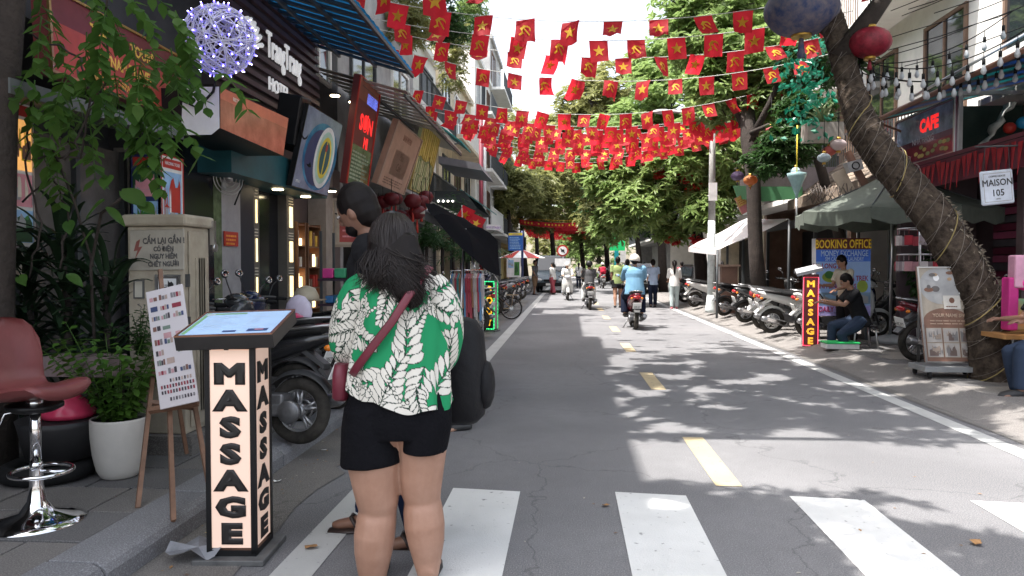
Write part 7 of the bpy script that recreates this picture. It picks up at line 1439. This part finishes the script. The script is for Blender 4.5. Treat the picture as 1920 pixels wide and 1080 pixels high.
# hair
q = MB(); q.ball(W_(737, 452, .025), (.104, .112, .126), 20); q.tube([W_(737, 440, -.02), W_(736, 480, -.04), W_(736, 520, -.06)], [.1, .125, .10], 18, True, .55, up=(0, 1, 0)); q.tube([W_(745, 450, -.04), W_(752, 500, -.09), W_(768, 545, -.12), W_(782, 575, -.13)], [.09, .11, .075, .03], 14, True, .45, up=(0, 1, 0)); q.build('hair', HAIRM, TW, remesh=.008, smooth_it=2)
rh = random.Random(5); q = MB()
C0 = W_(737, 452, .025)
for k in range(1000):
    az = rh.uniform(-2.0, 2.0); P_ = []; jr = rh.uniform(1.0, 1.05); sw = rh.gauss(0, .05)
    for th in (.08, .5, .95, 1.4, 1.75): P_.append(C0+V((math.sin(th)*math.sin(az+sw*th)*.108*jr, -math.sin(th)*math.cos(az+sw*th)*.116*jr, math.cos(th)*.131*jr)))
    if rh.random() < .66: ex, ey = (rh.gauss(772, 17), rh.gauss(562, 13))
    else: ex, ey = (rh.gauss(700, 17), rh.gauss(534, 9))
    if rh.random() < .06: ex, ey = rh.uniform(795, 832), rh.uniform(480, 560)
    E_ = W_(ex, ey, -.14+rh.uniform(-.02, .02)); L_ = P_[-1]; m1 = L_.lerp(E_, .35)+V((rh.gauss(0, .012), -.03, -.02)); m2 = L_.lerp(E_, .7)+V((rh.gauss(.01, .02), -.015, -.02)); m2.y = min(m2.y, YW-.13); m1.y = min(m1.y, YW-.115)
    P_ += [m1, m2, E_]
    w_ = rh.uniform(.0012, .0032); q.tube(P_, [w_*.7, w_, w_, w_, w_, w_, w_*.7, .0005], 4, True, .6)
o = q.build('hair_strands', mk('hair strand', (.011, .006, .005), .40, var=.3, spec=.4), TW); o['kind'] = 'stuff'
MAR = mk('burgundy leather', (.13, .015, .03), .45, var=.2)
q = MB(); q.tube([W_(806, 500, -.03), W_(790, 520, -.125), W_(765, 556, -.155), W_(735, 603, -.165), (W_(700, 648, -.16)), W_(668, 690, -.14), W_(655, 712, -.05)], .019, 8, True, .22, up=(0, 1, 0)); bg = thing('handbag', 'burgundy shoulder bag with a wide strap across the woman back', 'bag', W_(650, 710)); q.build('strap', MAR, bg)
q = MB(); c = W_(646, 712, .02); R_ = [q.ring(c+V((0, 0, z)), X_, Y_, 16, a, b, .7) for z, a, b in ((-.085, .03, .08), (-.07, .042, .10), (.03, .04, .10), (.08, .03, .09))]; q.loft(R_); q.build('bag_body', MAR, bg)
# ================================================================ REMAINING FURNITURE AND LITTER
# swivel stool
px0 = G(70, 980, .12); c = V((px0.x, px0.y, .12)); T = thing('bar_stool', 'burgundy padded swivel stool on a chrome trumpet base at the left edge', 'stool', c)
LEA = mk('burgundy leatherette', (.17, .045, .045), .38, var=.12, vs=6, bump=.08, bs=12); sc_ = 1.
q = MB(); q.lathe([(.225, 0), (.225, .012), (.17, .03), (.08, .06), (.045, .12), (.032, .2), (.030, .3), (.03, .32)], c, 36); q.build('base', CHROME, T); q = MB(); q.lathe([(.026, .32), (.026, .62)], c, 18); q.lathe([(.036, .58), (.04, .66)], c, 18); q.build('column', CHROME, T)
q = MB(); q.torus(c+V((.03, 0, .27)), .14, .011, (0, 0, 1), 28, 8); q.tube([c+V((-.02, 0, .27)), c+V((.16, 0, .27))], .01, 6); q.build('footrest', CHROME, T); q = MB(); q.tube([c+V((0, 0, .6)), c+V((-.1, -.08, .58)), c+V((-.13, -.1, .5))], .006, 5); q.build('lever', CHROME, T)
# the seat is one shell, pad and back, open to the right
q = MB(); rows = []; rot = R(-12)
prof = [(.235, .700, .10), (.262, .712, .145), (.262, .735, .17), (.235, .75, .185), (.17, .745, .205), (.08, .725, .22), (0, .712, .228), (-.08, .708, .232), (-.145, .722, .235), (-.185, .765, .235), (-.205, .83, .235), (-.218, .90, .232), (-.232, .98, .222), (-.245, 1.05, .195), (-.252, 1.09, .15), (-.255, 1.105, .09), (-.252, 1.11, .03)]
NP = len(prof)
for sgn in (1, -1):
    rows = []
    for i, (x, z, w_) in enumerate(prof):
        nx = (prof[min(i+1, NP-1)][0]-prof[max(i-1, 0)][0], prof[min(i+1, NP-1)][1]-prof[max(i-1, 0)][1]); l = math.hypot(*nx); nrm = V((nx[1]/l, 0, -nx[0]/l)); row = []
        for j in range(21):
            v = (j/20*2-1); th = .03*max(0, 1-abs(v)**5)**.5*(1 if 1 < i < NP-2 else .45 if 0 < i < NP-1 else 0.); crease = -.006*math.exp(-((abs(v)-.45)/.05)**2)*(1 if i > 9 else 0) - (.007 if i in (6, 12) else 0)
            b_ = min(1, max(0, (i-5)/6)); p = V((x, v*w_, z))-nrm*sgn*(th+crease)+V((.075*b_*abs(v)**2.4, 0, .03*(1-b_)*abs(v)**2.2))
            p = Matrix.Rotation(rot, 3, 'Z') @ p; row.append(q.vx(V((c.x-.06, c.y, .12-.05))+p))
        rows.append(row)
    for a, b in zip(rows, rows[1:]):
        for j in range(20): q.fc((a[j], a[j+1], b[j+1], b[j]), True)
q.build('seat_shell', LEA, T)
q = MB(); q.lathe([(.09, .58), (.13, .6), (.13, .62)], c, 18); q.build('seat_plate', BLK, T)
# things stacked behind the stool
p = G(85, 905, .12); q = MB(); q.torus(p+V((-.05, .1, .06)), .22, .055, (0, 0, 1), 28, 8); tag(q.build('old_tyre', RUB), 'old black tyre lying flat behind the swivel stool', 'tyre')
q = MB(); q.lathe([(.2, 0), (.24, .2), (.25, .24)], p+V((0, .15, .13)), 22); tag(q.build('black_basin', C('basin black', .02, .02, .022)), 'black plastic basin stacked on the old tyre', 'basin')
q = MB(); q.lathe([(.15, 0), (.16, .03), (.1, .1), (.03, .17), (.02, .2)], p+V((.05, .15, .38)), 14); tag(q.build('pink_bundle', C('pink plastic', .5, .04, .1, rough=.25)), 'crumpled pink plastic bundle on the black basin', 'bag')
q = MB(); q.b2(p+V((-.3, .2, .62)), p+V((.3, .5, .66))); q.b2(p+V((-.2, .25, .66)), p+V((.25, .45, .74))); tag(q.build('folded_cloth_pile', C('dusty cloth', .2, .15, .15)), 'small pile of folded cloths behind the swivel stool', 'cloth')
# dark umbrella seen from below
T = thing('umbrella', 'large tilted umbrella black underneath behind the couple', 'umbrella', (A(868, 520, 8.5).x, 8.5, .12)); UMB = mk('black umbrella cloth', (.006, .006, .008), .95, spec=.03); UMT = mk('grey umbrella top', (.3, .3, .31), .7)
ap = A(850, 455-65, 9.2); edge = [A(x, y, Y) for x, y, Y in ((806, 395, 9.0), (936, 470, 8.2), (935, 528, 7.5), (905, 560-40, 6.9), (850, 470, 6.8), (815, 425, 7.4))]; cen = A(868, 428, 8.1)
edge = [A(797, 392, 8.4), A(870, 425, 9.3), A(933, 462, 9.0), A(938, 530, 8.0), A(890, 500, 7.2), A(812, 418, 7.3)]; cen = A(872, 448, 8.2)+V((0, 0, .12))
for k in range(6):
    a, b = edge[k], edge[(k+1) % 6]; q = MB(); g = []
    for i in range(5):
        u = i/4; g.append([q.vx(cen.lerp(a.lerp(b, j/4), u)+V((0, 0, .12*math.sin(PI*u*.8)*1-.03*u*math.sin(PI*j/4)))) for j in range(5)])
    for i in range(4):
        for j in range(4): q.fc((g[i][j], g[i+1][j], g[i+1][j+1], g[i][j+1]), True)
    q.build('canvas_panel', UMB, T)
    if k in (0, 1, 2): q = MB(); q.slab([a, b, b-V((0, .02, .17)), a-V((0, .02, .13))], (0, .012, 0)); q.build('valance', UMT, T)
    q = MB(); q.tube([cen-V((0, 0, .02)), a.lerp(cen, .02)-V((0, 0, .02))], .008, 5); q.build('rib', STEEL, T)
q = MB(); q.tube([(cen.x-.1, cen.y, .12), cen], .018, 8); q.build('pole', STEEL, T)
# clothes rail
Yr = 8.9; T = thing('clothes_rail', 'chrome clothes rail hung with small coloured garments', 'clothes rail', A(870, 600, Yr)); q = MB(); a = A(846, 507, Yr); b = A(905, 507, Yr+.6); q.tube([a, b], .012, 6); q.tube([(a.x, a.y, .12), a], .012, 6); q.tube([(b.x, b.y, .12), b], .012, 6); q.build('frame', CHROME, T)
r_ = random.Random(4)
for k in range(16):
    p = a.lerp(b, (k+.5)/16); m = [C('g1', .4, .05, .08), C('g2', .1, .25, .45), C('g3', .5, .45, .4), C('g4', .3, .15, .08), C('g5', .45, .4, .42), C('g6', .05, .3, .3)][r_.randint(0, 5)]; w_ = .16; q = MB()
    q.slab([p+V((0, -w_, -.10)), p+V((0, -.03, -.04)), p+V((0, .03, -.04)), p+V((0, w_, -.10)), p+V((0, w_*.9, -.28)), p+V((0, w_*.65, -.2)), p+V((.01, w_*.7, -.45-.3*((k*7) % 5)/5)), p+V((.01, -w_*.7, -.48-.3*((k*7) % 5)/5)), p+V((0, -w_*.65, -.2)), p+V((0, -w_*.9, -.28))], (.02, 0, 0)); q.tube([p+V((0, 0, .01)), p+V((0, 0, -.05))], .003, 4)
    tag(q.build('hanging_garment', m), 'small %s garment on the chrome rail, %s from the left' % ({'g1': 'red', 'g2': 'blue', 'g3': 'cream', 'g4': 'brown', 'g5': 'pale grey', 'g6': 'teal'}[m.name], ORDN[k]), 'garment', 'garments on the clothes rail')
# lamp post
T = thing('lamp_post', 'pale white and grey lamp post among the parked motorbikes', 'lamp post', tuple(G(1333, 586, .12))); p = G(1333, 586, .12); q = MB(); q.m = 0; q.lathe([(.17, 0), (.16, .1), (.13, .35), (.11, .5)], p, 18); q.m = 0; q.lathe([(.11, .5), (.1, 2.6)], p, 18); q.m = 1; q.lathe([(.1, 2.6), (.08, 5.2)], p, 18); q.build('pole', [mk('flaking white paint', (.55, .6, .6), .7, var=.25, vs=5), mk('weathered grey pole', (.25, .25, .24), .7, var=.3)], T)
q = MB(); q.tube([p+V((0, 0, 5.1)), p+V((-.5, 0, 5.6)), p+V((-1.2, 0, 5.7))], .04, 8); q.ball(p+V((-1.4, 0, 5.68)), (.28, .1, .07), 12); q.build('lamp_arm', GREY, T); q = MB(); q.torus(p+V((0, 0, 3.3)), .11, .012, (0, 0, 1)); q.box(p+V((.0, -.14, 3.4)), (.22, .06, .5)); q.build('notice', PAPER, T)
# merchandise stand and right edge goods
T = thing('merchandise_stand', 'wire stand hung with small pink and white bags behind the leaning trunk', 'display stand', (6.0, 10.6, .12)); q = MB(); pm_ = A(1725, 480, 10.2); q.tube([(pm_.x, 10.2, .12), (pm_.x, 10.2, 2.15)], .02, 8); q.torus((pm_.x, 10.2, 1.95), .28, .008); q.torus((pm_.x, 10.2, 1.6), .28, .008); q.build('rack', STEEL, T); r_ = random.Random(9)
for k in range(20):
    a_ = k*.63; z = 1.95 if k < 10 else 1.6; p = V((pm_.x+.28*math.cos(a_), 10.2+.28*math.sin(a_), z-.16)); q = MB(); q.box(p, (.10, .04, .13), rz=a_+1.57); q.tube([p+V((0, 0, .08)), p+V((0, 0, .16))], .004, 4)
    tag(q.build('small_bag', [C('bag rose', .5, .25, .28), C('bag white', .55, .5, .5), C('bag red', .4, .03, .05), C('bag grey', .3, .25, .27)][k % 4], None, bev=.015), 'small %s bag on the %s ring of the merchandise stand, %s round' % (('rose', 'white', 'red', 'grey')[k % 4], ('upper', 'lower')[k // 10], ORDN[k % 10]), 'bag', 'bags on the merchandise stand')
q = MB(); [q.lathe([(.17-.02*k, 0), (.1, .05), (.05, .09)], (pm_.x, 10.2, 2.12+k*.055), 18) for k in range(3)]; tag(q.build('stacked_hats', C('white hat', .6, .6, .58)), 'stack of white brimmed hats on top of the merchandise stand', 'hats')
for i, (x0, y0, x1, y1, m, nm, lab) in enumerate(((1903, 478, 1935, 540, C('pale pink box', .6, .3, .42), 'toy_box', 'tall pale pink box at the right edge'), (1890, 520, 1912, 620, C('magenta frame', .5, .02, .2), 'toy_box', 'magenta rounded box at the right edge'), (1893, 560, 1940, 620, C('orange green pack', .6, .2, .04, col2=(.03, .3, .18), vs=4), 'toy_box', 'orange and green pack lowest at the right edge'), (1905, 516, 1935, 545, C('hot pink', .8, .02, .3, rough=.3), 'toy_box', 'round hot pink toy at the right edge'))):
    a, b = A(x0, y1, 8.3+i*.02), A(x1, y0, 8.3+i*.02); q = MB()
    if i == 3: q.ball((a+b)/2, ((b.x-a.x)/2, .08, (b.z-a.z)/2), 14)
    else: q.b2(a, b+V((0, .15, 0)))
    tag(q.build(nm, m, None, bev=.02 if i != 3 else 0), lab, 'toy')
T = thing('goods_table', 'wooden trestle carrying bright toys at the right edge', 'table', A(1915, 640, 8.4)); a = A(1885, 628, 8.2); q = MB(); q.b2((a.x, 8.2, a.z-.05), (a.x+.9, 8.8, a.z)); q.build('top', mk('orange wood', (.4, .2, .07), .5), T)
for dx in (.45, .8):
    for y in (8.3, 8.7): q = MB(); q.b2((a.x+dx, y-.02, .12), (a.x+dx+.04, y+.02, a.z-.052)); q.build('leg', mk('dark wood', (.08, .04, .02), .6), T)
q = MB(); a = G(1540, 657, .12); q.m = 0; q.b2((a.x+.12, a.y+.1, .13), (a.x+.62, a.y+.4, .21)); q.m = 1; q.b2((a.x+.11, a.y+.09, .212), (a.x+.63, a.y+.41, .24)); tag(q.build('storage_box', [C('white plastic', .6, .6, .6), C('green lid', .02, .45, .12)], None, bev=.01), 'flat white plastic box with green lid beside the red neon column', 'box')
# far umbrella, green sign, pink table
T = thing('umbrella', 'red and white parasol beside the parked van', 'umbrella', G(978, 552)); p = A(978, 482, 36); q = MB(); n = 10
for k in range(n): q.m = k % 2; a0, a1 = 2*PI*k/n, 2*PI*(k+1)/n; q.poly([p+V((0, 0, .4)), p+V((1.2*math.cos(a0), 1.2*math.sin(a0), -.05)), p+V((1.2*math.cos(a1), 1.2*math.sin(a1), -.05))])
q.build('canvas', [RED, PAPER], T); q = MB(); q.tube([(p.x, p.y, .1), p+V((0, 0, .4))], .03, 6); q.build('pole', STEEL, T)
q = MB(); a = A(1143, 470, 46); b = A(1172, 436, 46); q.b2(a, b+V((0, .1, 0))); tag(q.build('green_sign', mk('green sign', (.01, .4, .12), .5, emit=.15)), 'bright green sign over the far traffic', 'sign')
q = MB(); a = A(1152, 515, 44); b = A(1160, 470, 44); q.b2(a, b+V((0, .1, 0))); tag(q.build('teal_banner', mk('teal sign', (.01, .3, .35), .5)), 'narrow teal banner under the bright green sign', 'banner')
q = MB(); a = A(1163, 492, 43); b = A(1174, 470, 43); q.b2(a, b+V((0, .05, 0))); tag(q.build('white_placard', PAPER), 'small white placard on a post among the far walkers', 'sign')
T = thing('vendor_kiosk', 'small brown kiosk between the lamp post and the slender trunk', 'kiosk', A(1375, 560, 20)); a = A(1352, 560, 20.5); b = A(1383, 500, 20.5); q = MB(); q.b2((a.x, 20.5, .12), (b.x, 21, b.z)); q.build('cabinet', C('kiosk brown', .22, .13, .1), T); q = MB(); q.b2((a.x-.05, 20.4, b.z+.002), (b.x+.05, 21.1, b.z+.06)); q.build('top', C('kiosk top', .35, .25, .2), T)
q = MB(); q.b2((A(1345, 560, 20.6).x, 20.7, .12), (A(1352, 560, 20.6).x, 20.78, 2.2)); tag(q.build('standing_sign', PAPER), 'narrow plain white sign standing by the brown kiosk', 'sign')
# litter
r_ = random.Random(55); DL = mk('dry leaf', (.28, .15, .06), .8, var=.4, vs=20)
def litter(label, px, py, size, m, z=0., n=9, name='fallen_leaf', cat='leaf'):
    p = G(px, py, z); q = MB(); c = q.vx(p+V((0, 0, .02*size/.1))); ids = [q.vx(p+V((size*r_.uniform(.3, .6)*math.cos(2*PI*k/n), size*r_.uniform(.3, .6)*math.sin(2*PI*k/n), r_.uniform(.006, .35*size)))) for k in range(n)]
    for k in range(n): q.fc((c, ids[k], ids[(k+1) % n]))
    return tag(q.build(name, m), label, cat)
litter('dry orange leaf lying on the sunlit asphalt at the lower right', 1832, 1022, .075, DL); litter('curled brown leaf on the left white edge line', 583, 1030, .07, DL); litter('dry yellow leaf in the left gutter near the massage column', 398, 1003, .07, C('yellow leaf', .5, .32, .08)); litter('dry brown leaf on the paving in front of the stool base', 55, 1000, .07, DL, .125)
litter('crumpled clear grey plastic bag in the left gutter behind the massage column', 372, 1045, .26, mk('grey plastic film', (.32, .33, .36), .25, var=.3, trans=.3), .01, 14, 'plastic_bag', 'plastic bag'); litter('small dark leaf between the first two zebra stripes', 1137, 950, .05, DL); litter('scrap of white paper in the left gutter', 608, 846, .05, PAPER, 0, 7, 'paper_scrap', 'paper'); litter('second scrap of white paper further down the left gutter', 520, 905, .06, PAPER, 0, 7, 'paper_scrap', 'paper')
q = MB()
for k in range(420):
    s = r_.random()
    if s < .45: x, y, z = r_.uniform(-2.03, -1.75), r_.uniform(2.6, 14), .008
    elif s < .8: x, y, z = r_.uniform(3.7, 6.5), r_.uniform(5.5, 13), (.01 if False else 0)
    else: x, y, z = r_.uniform(-1.3, 3.4), r_.uniform(3, 16), .003
    if x > 4.05: z = .127
    if x < -2.1: z = .127
    a = r_.uniform(0, 6.3); L = r_.uniform(.01, .035); d = V((math.cos(a), math.sin(a), .15)); q.m = r_.randint(0, 2); leaf(q, V((x, y, z)), d, V((0, 0, 1)), L, L*.5, 0)
tag(q.build('leaf_litter', [DL, C('litter brown', .12, .06, .03), C('litter pale', .4, .36, .3)]), 'scattered leaf litter in the gutters and on the road', 'litter', kind='stuff')
